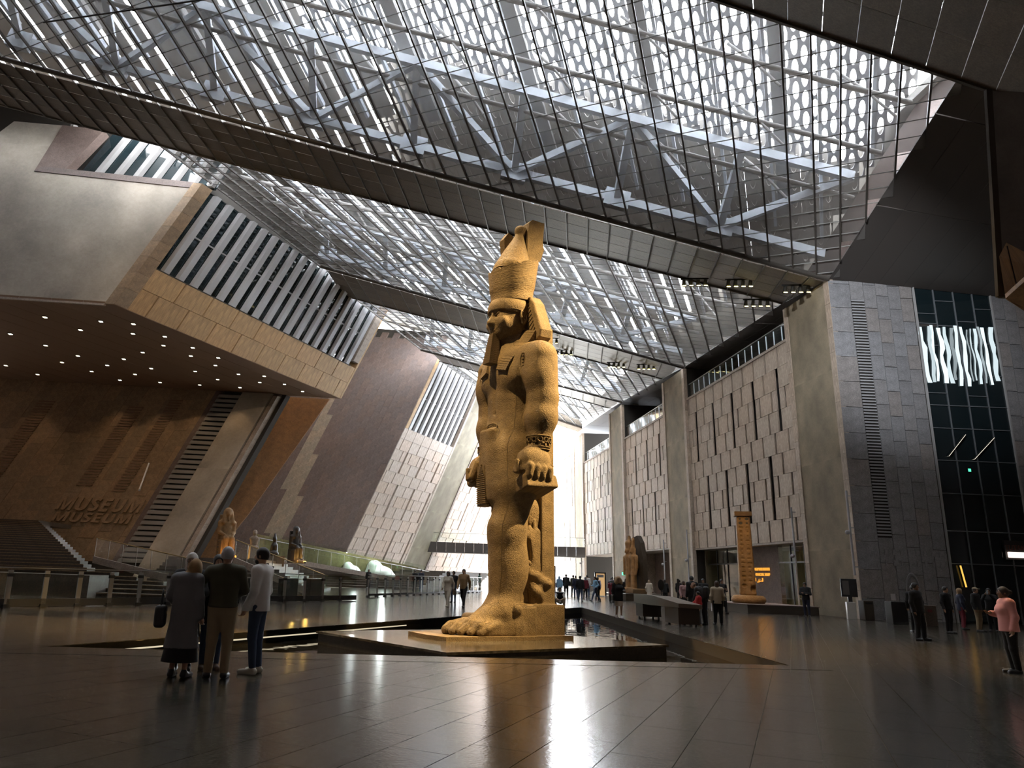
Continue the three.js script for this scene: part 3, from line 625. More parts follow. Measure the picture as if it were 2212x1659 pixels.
// ================================================================ FOLDED ROOF
const fold = (z, h, s) => ({ z, h: (X) => h + s * (X - 24.1) });
const F1 = fold(-39.5, 18.87, -0.2412), F2 = fold(-44.7, 19.31, -0.2247), F3 = fold(-62, 19.79, -0.2469), F4 = fold(-67.5, 20.22, -0.2267), F5 = fold(-80.5, 20.9, -0.2254), F6 = fold(-85.8, 21.4, -0.24), F7 = fold(-99, 21.6, -0.30);
const F0 = { z: -24, h: (X) => F1.h(X) + 0.4445 * 15.5 };
const between = (A, B) => (X, z) => { const t = (z - A.z) / (B.z - A.z); return A.h(X) * (1 - t) + B.h(X) * t; };
const xLeft = (z) => -15.2 + 0.52 * (-48.6 - z);
const region = (zb, zt, pad = 0, xr = 24.15) => { const q = [[xLeft(zb) - pad, zb], [xr, zb], [xr, zt], [xLeft(zt) - pad, zt]]; return area(q) < 0 ? q.reverse() : q; };
// the piece of the line p + t*d inside a convex polygon
function cut(poly, p, d) {
  let t0 = -1e3, t1 = 1e3;
  for (let i = 0; i < poly.length; i++) {
    const a = poly[i], b = poly[(i + 1) % poly.length], nx = -(b[1] - a[1]), nz = b[0] - a[0];
    const s = nx * (p[0] - a[0]) + nz * (p[1] - a[1]), v = nx * d[0] + nz * d[1];
    if (Math.abs(v) < 1e-9) { if (s < 0) return null; continue; }
    const t = -s / v; if (v > 0) t0 = Math.max(t0, t); else t1 = Math.min(t1, t);
  }
  return t1 - t0 > 0.3 ? [t0, t1] : null;
}
const cs = (p) => [p[0] * TH.x + p[1] * TH.z, p[0] * NH.x + p[1] * NH.z];   // along, across
function lines(poly, H, alongT, step, phase, w, h, off, name, m, parent, seg = 3) {
  const ks = poly.map((p) => cs(p)[alongT ? 1 : 0]), lo = Math.min(...ks), hi = Math.max(...ks), D = alongT ? TH : NH, O = alongT ? NH : TH;
  for (let k = Math.ceil((lo - phase) / step) * step + phase; k < hi; k += step) {
    const p = [O.x * k, O.z * k], r = cut(poly, p, [D.x, D.z]); if (!r) continue;
    const pt = (t) => { const x = p[0] + D.x * t, z = p[1] + D.z * t; return V(x, H(x, z) + off, z); }, list = [];
    for (let i = 0; i < seg; i++) list.push(bar(pt(r[0] + (r[1] - r[0]) * i / seg), pt(r[0] + (r[1] - r[0]) * (i + 1) / seg), w, h));
    part(name, seg > 1 ? join(list) : list[0], m, parent);
  }
}
function plank(poly, H, step, phase, width, off, th, name, m, parent, seg = 2, kind, filter) {   // long boards lying in the roof surface, along T
  const ks = poly.map((p) => cs(p)[1]), lo = Math.min(...ks), hi = Math.max(...ks), all = [];
  for (let k = Math.ceil((lo - phase) / step) * step + phase; k < hi; k += step) {
    const p = [NH.x * k, NH.z * k], r = cut(poly, p, [TH.x, TH.z]); if (!r) continue;
    for (let i = 0; i < seg; i++) {
      const a = r[0] + (r[1] - r[0]) * i / seg, b = r[0] + (r[1] - r[0]) * (i + 1) / seg;
      all.push(hexa((q, y, c) => { const t = c ? b : a, x = p[0] + TH.x * t + NH.x * (q - 0.5) * width, z = p[1] + TH.z * t + NH.z * (q - 0.5) * width; return V(x, H(x, z) + off + (y ? th : 0), z); }));
    }
  }
  if (all.length) part(name, mergeGeometries(all), m, parent, kind);
}
const roof = structure('ceiling');
function bay(A, B, o) {                                  // mesh bay between the folds A (far, low) and B (near, high)
  const H = between(A, B), poly = region(A.z, B.z, o.pad ?? 0), g = new THREE.Group(); g.name = numbered('roof_bay'); roof.add(g);
  lines(poly, H, true, 1.2, 0.2, 0.085, 0.17, 0, 'mullion', M.mullion, g);
  lines(poly, H, false, o.cross ?? 0.8, 0.1, 0.03, 0.04, -0.03, 'cross_bar', M.wire, g);
  plank(poly, H, 1.2, 0.8, 1.19, 0.05, 0.004, 'mesh_screen', o.screen ?? M.screen, g, 3, 'stuff');
  part('fold_beam', tube(V(xLeft(A.z) - (o.pad ?? 0), A.h(xLeft(A.z) - (o.pad ?? 0)), A.z), V(24.15, A.h(24.15), A.z), 0.16, 0.16, 10), M.mullion, g);
  return { H, poly, g };
}
const b1 = bay(F1, F0, { pad: 9 }), b2 = bay(F3, F2, { pad: 0 }), b3 = bay(F5, F4, { screen: M.screenFar }), b4 = bay(F7, F6, { screen: M.screenFar });

// ---- trusses inside the roof
function truss(A, B, off0, dh, zoff, x0, x1, bayLen) {
  const g = new THREE.Group(); g.name = numbered('roof_truss'); roof.add(g);
  const H = between(A, B), P = (X, k) => { const z = A.z + zoff + k * 3.4; return V(X, H(X, z) + off0 + k * dh, z); };
  const n = Math.round((x1 - x0) / bayLen);
  part('chord', bar(P(x0, 0), P(x1, 0), 0.35, 0.5), M.steelWhite, g); part('chord', bar(P(x0, 1), P(x1, 1), 0.35, 0.5), M.steelWhite, g);
  for (let i = 0; i < n; i++) {
    const a = x0 + (x1 - x0) * i / n, b = x0 + (x1 - x0) * (i + 1) / n;
    part('post', bar(P(a, 0), P(a, 1), 0.4, 0.3), M.steelWhite, g);
    part('diagonal', bar(i % 2 ? P(a, 0) : P(a, 1), i % 2 ? P(b, 1) : P(b, 0), 0.3, 0.42), M.steelWhite, g);
    part('gusset', bar(P(a, 0).add(V(-0.7, 0.18, 0)), P(a, 0).add(V(0.7, -0.16, 0)), 0.42, 1.1), M.steelWhite, g);
  }
}
truss(F1, F0, 0.75, 1.5, 0.7, -24, 23.6, 6.0);
truss(F3, F2, 0.9, 2.0, 1.2, -7.5, 23.6, 5.2);
truss(F5, F4, 0.9, 2.0, 1.2, 2.5, 23.6, 4.2);
truss(F7, F6, 0.9, 2.0, 1.2, 12, 23.6, 4);
// white purlins lying over the mesh, grey tubes across them
for (const [B, stepP, tubes] of [[b1, 2.4, [-36.2, -33.6, -31]], [b2, 1.8, [-58, -54.5, -51, -47.5]], [b3, 1.8, [-77, -73.5, -70]], [b4, 1.8, [-96, -92, -88.5]]]) {
  const g = new THREE.Group(); g.name = numbered('roof_framing'); roof.add(g);
  lines(B.poly, B.H, true, stepP, 0.7, 0.16, 0.28, 2.6, 'purlin', M.steelWhite, g, 2);
  lines(B.poly, B.H, true, 6.2, 1.3, 0.75, 0.3, 3.6, 'girder', M.steelGrey, g, 2);
  for (const z of tubes) { const xa = xLeft(z), P = (X) => V(X, B.H(X, z) + 1.9, z); part('tube', tube(P(xa), P(24), 0.14, 0.14, 10), M.steelGrey, g);
    for (let X = xa + 3; X < 23; X += 5.4) { part('strut', tube(P(X), P(X).add(V(0.8, -1.7, 0.6)), 0.07, 0.07, 8), M.steelGrey, g); part('strut', tube(P(X), P(X).add(V(-0.9, 1.7, -0.8)), 0.08, 0.08, 8), M.steelGrey, g); } }
}
// ---- upper skin: perforated plates and planks with slits
function cell() {                                        // a plate 1 x 1 with an elliptical hole, thickness 0.1
  const sh = new THREE.Shape(); sh.moveTo(-0.5, -0.5); sh.lineTo(0.5, -0.5); sh.lineTo(0.5, 0.5); sh.lineTo(-0.5, 0.5); sh.closePath();
  const p = new THREE.Path(); p.absellipse(0, 0, 0.35, 0.43, 0, 2 * PI, true); sh.holes.push(p);
  const g = new THREE.ExtrudeGeometry(sh, { depth: 0.06, bevelEnabled: false, curveSegments: 8 }); g.rotateX(-PI / 2); return g;
}
const cellGeo = cell();
function perforated(poly, H, off, m, cw = 0.44, cl = 1.12) {
  const pts = [], cc = poly.map((p) => cs(p)), a0 = Math.min(...cc.map((c) => c[0])), a1 = Math.max(...cc.map((c) => c[0])), c0 = Math.min(...cc.map((c) => c[1])), c1 = Math.max(...cc.map((c) => c[1]));
  let row = 0;
  for (let c = c0; c < c1; c += cw, row++) for (let a = a0 + (row % 2) * cl / 2; a < a1; a += cl) {
    const x = TH.x * a + NH.x * c, z = TH.z * a + NH.z * c;
    let ok = true; for (let i = 0; i < poly.length; i++) { const p = poly[i], q = poly[(i + 1) % poly.length]; if ((q[0] - p[0]) * (z - p[1]) - (q[1] - p[1]) * (x - p[0]) < 0) ok = false; }
    if (ok) pts.push([x, z]);
  }
  const im = new THREE.InstancedMesh(cellGeo, m, pts.length); im.name = numbered('perforated_skin'); im.userData.kind = 'stuff'; im.castShadow = im.receiveShadow = true;
  const e = 0.2, mtx = new THREE.Matrix4();
  pts.forEach(([x, z], i) => {
    const h = H(x, z), ux = V(NH.x, (H(x + NH.x * e, z + NH.z * e) - h) / e, NH.z).multiplyScalar(cw), uz = V(-TH.x, -(H(x + TH.x * e, z + TH.z * e) - h) / e, -TH.z).multiplyScalar(cl), up = V(0, 1, 0);
    mtx.makeBasis(ux, up, uz).setPosition(x, h + off, z); im.setMatrixAt(i, mtx);
  });
  roof.add(im);
}
const quadP = (x0, x1, z0, z1) => { const q = [[x0, z0], [x1, z0], [x1, z1], [x0, z1]]; return area(q) < 0 ? q.reverse() : q; };
const extend = (A, B, z) => { const H = between(A, B); return (X) => H(X, z); };
{
  const H1 = between(F1, F0), sk = 4.6;
  perforated(quadP(-7, 25.3, -37.2, -23.8), H1, sk, M.skin);
  perforated(quadP(-2, 25.3, -45.5, -37.2), H1, sk, M.skinGrey);
  plank(quadP(-2, 26, -45.5, -37.2), H1, 1.5, 0, 1.49, sk + 0.8, 0.08, 'roof_deck', M.skinGrey, roof, 2, 'stuff');
  plank(quadP(-34, -7, -46, -24), H1, 1.5, 0.3, 1.22, sk, 0.08, 'roof_deck', M.skinGrey, roof, 2, 'stuff');
  plank(quadP(-7, -2, -46, -37.2), H1, 1.5, 0.3, 1.3, sk, 0.08, 'roof_deck', M.skinGrey, roof, 2, 'stuff');
  for (const [A, B, zs, wd] of [[F3, F2, [-69.5, -46, -51], 1.12], [F5, F4, [-88, -68, -72], 0.85], [F7, F6, [-101, -86, -88], 0.95]]) {
    const H = between(A, B), xa = xLeft(zs[1]) - 2;
    plank(quadP(xa, 26, zs[0], zs[2]), H, 1.4, 0.1, wd, 4.6, 0.08, 'roof_deck', M.skinGrey, roof, 3, 'stuff');
    perforated(quadP(xa, 25.3, zs[2], zs[1]), H, 4.6, M.skin);
  }
}
// ---- brown panelled strips between the folds
function strip(A, B, x0, seed, lampX) {
  const g = new THREE.Group(); g.name = numbered('roof_strip'); roof.add(g);
  const r = RNG(seed), H = between(A, B), R = 4, w = 1.3;
  let i = 0;
  for (let X = x0; X < 24.2; X += w, i++) for (let k = 0; k < R; k++) {
    const f0 = 0.1 + 0.9 * k / R, f1 = 0.1 + 0.9 * (k + 1) / R, sh = 1.25;
    const P = (u, f, y) => { const z = A.z + (B.z - A.z) * f, x = Math.min(24.15, X + u * (w - 0.035) + f * sh - 0.6); return V(x, H(x, z) + y, z); };
    if (P(1, f0, 0).x - P(0, f0, 0).x < 0.1) continue;
    part('panel', hexa((a, b, c) => P(a, c ? f1 - 0.006 : f0, b * 0.06)), pick(M.stripPanel, r), g);
  }
  for (let X = x0; X < 24.1; X += w) { const P = (f) => { const z = A.z + (B.z - A.z) * f, x = Math.min(24.12, X - 0.02 + f * 1.25 - 0.6); return V(x, H(x, z) - 0.06, z); }; part('mullion', bar(P(0), P(1), 0.05, 0.1), M.mullion, g); }
  part('edge_beam', tube(V(x0, B.h(x0), B.z), V(24.15, B.h(24.15), B.z), 0.09, 0.09, 8), M.mullion, g);
}
strip(F1, F2, -36, 81); strip(F3, F4, -7, 82); strip(F5, F6, 3.5, 83);
{ // last edge and the nearest dark strip overhead
  const g = new THREE.Group(); g.name = 'roof_edge'; roof.add(g);
  part('fascia', hexa((i, j, k) => { const X = i ? 24.15 : 11; return V(X, F7.h(X) + (j ? 0.9 : -0.25), -99 - (k ? 2.4 : 0)); }), M.paleStone[1], g);
  const Z0 = -25, H0 = (X, z) => 20.38 - 0.334 * (X - 24.1) - 0.2 * (z + 25), n = RNG(9);
  const d = new THREE.Group(); d.name = numbered('roof_strip'); roof.add(d);
  for (let c = 0; c < 16; c++) for (let k = 0; k < 6; k++) {
    const P = (u, f, y) => { const X = 8 + (c + u * 0.98) * 1.35 - f * 0.52 * 2.2, z = Z0 + f * 2.2; return V(X, H0(X, z) + y, z); };
    part('panel', hexa((a, b, e) => P(a, k + e * 0.985 + (c % 2) * 0.0, b * 0.06)), pick(M.stripPanel, n), d);
  }
  part('edge_beam', bar(V(7, H0(7, Z0), Z0), V(31, H0(31, Z0), Z0), 0.12, 0.2), M.mullion, d);
  const lid = [[-20, Z0 + 0.2], [9, Z0 + 0.2], [9, 8], [-20, 8]];
}
// ---- dark panelled ceilings over the right side, sloping up to the mesh
function darkCeiling(P, cols, rows, seed) {              // P(u,v) a bilinear surface
  const g = structure('ceiling_side'), r = RNG(seed);
  for (let i = 0; i < cols; i++) { const k0 = r() * 0.5; for (let j = 0; j < rows; j++) part('panel', hexa((a, b, c) => { const p = P((i + a * 0.992) / cols, Math.min(1, Math.max(0, (j + c * 0.99 - (j ? (1 - c) * 0 : 0)) / rows))); p.y += b * 0.08; return p; }), pick(M.darkPanel, r), g); }
}
const bil = (a, b, c, d) => (u, v) => a.clone().multiplyScalar((1 - u) * (1 - v)).addScaledVector(b, u * (1 - v)).addScaledVector(c, u * v).addScaledVector(d, (1 - u) * v);
darkCeiling(bil(V(24.2, 18.87, -39.5), V(34.2, 18.2, -39.5), V(34.2, 22.6, -25), V(24.2, 25.4, -25)), 7, 3, 91);
darkCeiling(bil(V(24.2, 18.9, -39.6), V(33.2, 18.4, -39.6), V(33.2, 18.6, -44.8), V(24.2, 19.3, -44.7)), 5, 2, 92);
darkCeiling(bil(V(24.2, 19.79, -62.0), V(33.2, 19.3, -62.3), V(33.2, 19.5, -44.7), V(24.2, 19.33, -44.7)), 7, 4, 93);
darkCeiling(bil(V(24.2, 20.22, -67.5), V(33.2, 19.8, -67.5), V(33.2, 19.3, -62), V(24.2, 19.79, -62)), 5, 2, 94);
darkCeiling(bil(V(24.2, 20.9, -80.5), V(33.2, 20.4, -80.8), V(33.2, 19.8, -67.5), V(24.2, 20.22, -67.5)), 7, 3, 95);
darkCeiling(bil(V(24.2, 21.6, -104), V(33.2, 21.2, -104), V(33.2, 20.4, -80.5), V(24.2, 20.9, -80.5)), 6, 3, 96);
{ // shell of the building that keeps the daylight out
  const g = structure('wall_outer');
  part('left', box(-62, -61, 0, 60, -130, 14), M.brownStone[0], g);
  part('right', box(42, 43, 0, 30, -84, 14), M.brownStone[0], g);
  part('rear', box(-62, 43, 0, 60, 13, 14), M.brownStone[0], g);
  part('closing_panel', box(-48, -25.6, 30.2, 40, -49.6, -49.2), M.joint, g); part('closing_panel', box(-25.6, -14.5, 33.2, 38, -50.4, -50.0), M.joint, g);
  part('roof_closed', hexa((i, j, k) => { const H = between(F5, F4), X = i ? (k ? -1 : 4) : -9.2, z = k ? -71.5 : -88; return V(X, H(X, z) + 4.5 + j * 0.2, z); }), M.skinGrey, g);
  // closed decks left of the glazed bays, with risers between them
  const decks = [[F1, F0, -46.2, -23.6, -33.8], [F3, F2, -69.7, -46, -21], [F5, F4, -88.2, -68, -9], [F7, F6, -101.2, -86, 0.5]];
  decks.forEach(([A, B, z0, z1, x1], n) => {
    const H = between(A, B);
    part('roof_closed', hexa((i, j, k) => { const X = i ? x1 : -62, z = k ? z1 : z0; return V(X, H(X, z) + 4.55 + j * 0.3, z); }), M.skinGrey, g);
    if (n) { const P = between(decks[n - 1][0], decks[n - 1][1]), zz = decks[n - 1][2]; part('riser', hexa((i, j, k) => { const X = i ? xLeft(zz) - 1 : -62; return V(X, (j ? Math.max(H(X, zz), P(X, zz)) + 5.2 : Math.min(H(X, zz), P(X, zz)) + 4.3), zz + k * 0.25); }), M.skinGrey, g); }
  });
  part('roof_rear', hexa((i, j, k) => V(i ? 42 : -62, (j ? 0.5 : 0) + (i ? 25.9 : 51), k ? 13 : -23.7)), M.skinGrey, g);
  part('roof_right', hexa((i, j, k) => V(i ? 42 : 25.2, (j ? 0.4 : 0) + (i ? 22 : k ? 26 : 24.3), k ? -24.3 : -104)), M.skinGrey, g);
  part('gable', prism([V(25.5, 19.3, -46), V(25.5, 19.0, -39.5), V(25.5, 25.4, -25), V(25.5, 29.6, -23.8), V(25.5, 27.5, -28), V(25.5, 20.4, -46)], V(0.2, 0, 0)), M.brownStone[1], g);
  part('rear_right', box(34.5, 42, 0, 22, -24, -23.5), M.brownStone[1], g);
}
// stay cable crossing the upper left corner
part('cable', tube(V(-21.5, 31.05, -36.5), V(-9.3, 29.3, -31.6), 0.05, 0.05, 8), M.darkMetal, roof);
part('cable', tube(V(-6.6, 27.4, -61), V(12.5, 24.6, -46.5), 0.05, 0.05, 8), M.darkMetal, roof);

// ---- clusters of four spotlights under the strips
function cluster(px, py, pz, label, aim, k, c = [1, 0.66, 0.26]) {
  const t = thing('spotlight_cluster', label, 'spotlight', V(px, py, pz), -0.15);
  part('rail', box(-0.85, 0.85, 0.32, 0.4, -0.05, 0.05), M.darkMetal, t);
  for (let i = 0; i < 4; i++) {
    const x = -0.66 + i * 0.44;
    part('housing', new THREE.CylinderGeometry(0.1, 0.13, 0.42, 12).rotateX(0.5).translate(x, 0.1, -0.08), M.darkMetal, t);
    part('lens', new THREE.CylinderGeometry(0.115, 0.115, 0.04, 14).rotateX(0.5).translate(x, -0.1, 0.02), glow([1, 0.86, 0.42], 4), t);
  }
  if (aim) {
    const s = new THREE.SpotLight(lin(...c), k, 0, aim[3] ?? 0.13, 0.8); s.position.set(px, py - 0.3, pz + 0.25); s.target.position.set(aim[0], aim[1], aim[2]); s.castShadow = true; s.shadow.radius = 6; scene.add(s, s.target);
  }
}
// ================================================================ FIELD MODELLING (smoothly joined shapes, meshed on a grid)
const sub3 = (p, q) => [p[0] - q[0], p[1] - q[1], p[2] - q[2]], len3 = (p) => Math.hypot(p[0], p[1], p[2]), mix3 = (a, b, t) => [a[0] + (b[0] - a[0]) * t, a[1] + (b[1] - a[1]) * t, a[2] + (b[2] - a[2]) * t];
// tapered capsule between p and q; w scales the section across the x axis, z the depth
function cap(p, q, r1, r2, o = {}) {
  const bx = q[0] - p[0], by = q[1] - p[1], bz = q[2] - p[2], zz = o.z ?? 1, xx = o.x ?? 1, f = Math.min(1, zz, xx);
  const Bx = bx / xx, Bz = bz / zz, L = Bx * Bx + by * by + Bz * Bz || 1e-9, m = mix3(p, q, 0.5), R = len3(sub3(q, p)) / 2 + Math.max(r1, r2) * Math.max(1, zz, xx);
  return { op: o.op ?? 'u', k: o.k ?? 0.03, c: m, R, f: (x, y, z) => { const ax = (x - p[0]) / xx, ay = y - p[1], az = (z - p[2]) / zz; let h = (ax * Bx + ay * by + az * Bz) / L; h = h < 0 ? 0 : h > 1 ? 1 : h; const dx = ax - Bx * h, dy = ay - by * h, dz = az - Bz * h; return (Math.sqrt(dx * dx + dy * dy + dz * dz) - r1 - (r2 - r1) * h) * f; } };
}
const rotM = (r) => { const e = new THREE.Matrix4().makeRotationFromEuler(new THREE.Euler(r[0], r[1], r[2])).elements; return [e[0], e[1], e[2], e[4], e[5], e[6], e[8], e[9], e[10]]; };
function ell(c, r, o = {}) {
  const M3 = o.rot ? rotM(o.rot) : null;
  return { op: o.op ?? 'u', k: o.k ?? 0.03, c, R: Math.max(...r), f: (x, y, z) => { let ax = x - c[0], ay = y - c[1], az = z - c[2]; if (M3) { const a = M3[0] * ax + M3[1] * ay + M3[2] * az, b = M3[3] * ax + M3[4] * ay + M3[5] * az, d = M3[6] * ax + M3[7] * ay + M3[8] * az; ax = a; ay = b; az = d; }
    const ux = ax / r[0], uy = ay / r[1], uz = az / r[2], k0 = Math.sqrt(ux * ux + uy * uy + uz * uz), vx = ux / r[0], vy = uy / r[1], vz = uz / r[2], k1 = Math.sqrt(vx * vx + vy * vy + vz * vz); return k1 < 1e-9 ? -Math.min(...r) : k0 * (k0 - 1) / k1; } };
}
function blk(c, h, o = {}) {
  const M3 = o.rot ? rotM(o.rot) : null, rr = o.r ?? 0.02;
  return { op: o.op ?? 'u', k: o.k ?? 0.03, c, R: len3(h), f: (x, y, z) => { let ax = x - c[0], ay = y - c[1], az = z - c[2]; if (M3) { const a = M3[0] * ax + M3[1] * ay + M3[2] * az, b = M3[3] * ax + M3[4] * ay + M3[5] * az, d = M3[6] * ax + M3[7] * ay + M3[8] * az; ax = a; ay = b; az = d; }
    const t = o.taper ? 1 + o.taper * ay / h[1] : 1, qx = Math.abs(ax) - h[0] * t + rr, qy = Math.abs(ay) - h[1] + rr, qz = Math.abs(az) - h[2] * (o.taperZ ? 1 + o.taperZ * ay / h[1] : t) + rr, ox = qx > 0 ? qx : 0, oy = qy > 0 ? qy : 0, oz = qz > 0 ? qz : 0; return (Math.sqrt(ox * ox + oy * oy + oz * oz) + Math.min(0, Math.max(qx, qy, qz)) - rr) * (o.taper ? 0.8 : 1); } };
}
const half = (n, d, o = {}) => ({ op: o.op ?? 'i', k: o.k ?? 0.005, c: [0, 0, 0], R: 1e6, f: (x, y, z) => n[0] * x + n[1] * y + n[2] * z - d });
function field(prims) {
  return (x, y, z) => {
    let d = 1e3;
    for (const p of prims) {
      if (p.op !== 'i') { const dx = x - p.c[0], dy = y - p.c[1], dz = z - p.c[2], lb = Math.sqrt(dx * dx + dy * dy + dz * dz) - p.R; if (p.op === 'u' ? lb > d + p.k + 0.02 : lb > p.k + 0.02 && lb > -d + p.k) continue; }
      const v = p.f(x, y, z), k = p.k;
      if (p.op === 'u') { const h = Math.max(k - Math.abs(d - v), 0) / k; d = Math.min(d, v) - h * h * k * 0.25; }
      else { const w = p.op === 's' ? -v : v, h = Math.max(k - Math.abs(d - w), 0) / k; d = Math.max(d, w) + h * h * k * 0.25; }
    }
    return d;
  };
}
// surface nets over the box lo..hi with blocks far from the surface skipped
function mesher(f, lo, hi, cell, o = {}) {
  const n = [0, 1, 2].map((i) => Math.ceil((hi[i] - lo[i]) / cell) + 2), B = 8, [nx, ny, nz] = n, val = new Float32Array(nx * ny * nz).fill(1);
  for (let bz = 0; bz < nz; bz += B) for (let by = 0; by < ny; by += B) for (let bx = 0; bx < nx; bx += B) {
    const mx = lo[0] + (bx + B / 2) * cell, my = lo[1] + (by + B / 2) * cell, mz = lo[2] + (bz + B / 2) * cell, d = f(mx, my, mz), far = Math.abs(d) > cell * B * 1.0;
    for (let z = bz; z < Math.min(nz, bz + B); z++) for (let y = by; y < Math.min(ny, by + B); y++) for (let x = bx, q = (z * ny + y) * nx + bx; x < Math.min(nx, bx + B); x++, q++) val[q] = far ? d : f(lo[0] + x * cell, lo[1] + y * cell, lo[2] + z * cell);
  }
  const at = new Int32Array(nx * ny * nz).fill(-1), pos = [], idx = [], S = nx * ny;
  const off = [0, 1, nx, nx + 1, S, S + 1, S + nx, S + nx + 1], E = [[0, 1], [2, 3], [4, 5], [6, 7], [0, 2], [1, 3], [4, 6], [5, 7], [0, 4], [1, 5], [2, 6], [3, 7]];
  for (let z = 0; z < nz - 1; z++) for (let y = 0; y < ny - 1; y++) for (let x = 0; x < nx - 1; x++) {
    const q = (z * ny + y) * nx + x; let m = 0; for (let i = 0; i < 8; i++) if (val[q + off[i]] < 0) m |= 1 << i;
    if (m === 0 || m === 255) continue;
    let px = 0, py = 0, pz = 0, c = 0;
    for (const [a, b] of E) { const va = val[q + off[a]], vb = val[q + off[b]]; if ((va < 0) === (vb < 0)) continue; const t = va / (va - vb); px += (a & 1) + ((b & 1) - (a & 1)) * t; py += ((a >> 1) & 1) + (((b >> 1) & 1) - ((a >> 1) & 1)) * t; pz += (a >> 2) + ((b >> 2) - (a >> 2)) * t; c++; }
    at[q] = pos.length / 3; pos.push(lo[0] + (x + px / c) * cell, lo[1] + (y + py / c) * cell, lo[2] + (z + pz / c) * cell);
  }
  const quad = (a, b, c, d, flip) => { if (a < 0 || b < 0 || c < 0 || d < 0) return; if (flip) idx.push(a, c, b, a, d, c); else idx.push(a, b, c, a, c, d); };
  for (let z = 1; z < nz - 1; z++) for (let y = 1; y < ny - 1; y++) for (let x = 1; x < nx - 1; x++) {
    const q = (z * ny + y) * nx + x, v = val[q] < 0;
    if (v !== val[q + 1] < 0) quad(at[q - nx - S], at[q - S], at[q], at[q - nx], !v);
    if (v !== val[q + nx] < 0) quad(at[q - 1 - S], at[q - 1], at[q], at[q - S], !v);
    if (v !== val[q + S] < 0) quad(at[q - 1 - nx], at[q - nx], at[q], at[q - 1], !v);
  }
  const g = new THREE.BufferGeometry(); g.setAttribute('position', new THREE.Float32BufferAttribute(pos, 3)); g.setIndex(idx); g.computeVertexNormals();
  const nr = g.attributes.normal.array, uv = new Float32Array(pos.length / 3 * 2);
  for (let i = 0; i < pos.length / 3; i++) { const ax = Math.abs(nr[i * 3]), ay = Math.abs(nr[i * 3 + 1]), az = Math.abs(nr[i * 3 + 2]); uv[i * 2] = ax > az ? pos[i * 3 + 2] : pos[i * 3]; uv[i * 2 + 1] = ay > ax && ay > az ? pos[i * 3 + 2] : pos[i * 3 + 1]; }
  g.setAttribute('uv', new THREE.BufferAttribute(uv, 2));
  return g;
}
const boundsOf = (prims, pad) => { const lo = [1e9, 1e9, 1e9], hi = [-1e9, -1e9, -1e9]; for (const p of prims) if (p.op === 'u') for (let i = 0; i < 3; i++) { lo[i] = Math.min(lo[i], p.c[i] - p.R - pad); hi[i] = Math.max(hi[i], p.c[i] + p.R + pad); } return [lo, hi]; };
const mesh = (prims, cell, lo, hi) => { const b = boundsOf(prims, cell * 2); return mesher(field(prims), lo ?? b[0], hi ?? b[1], cell); };
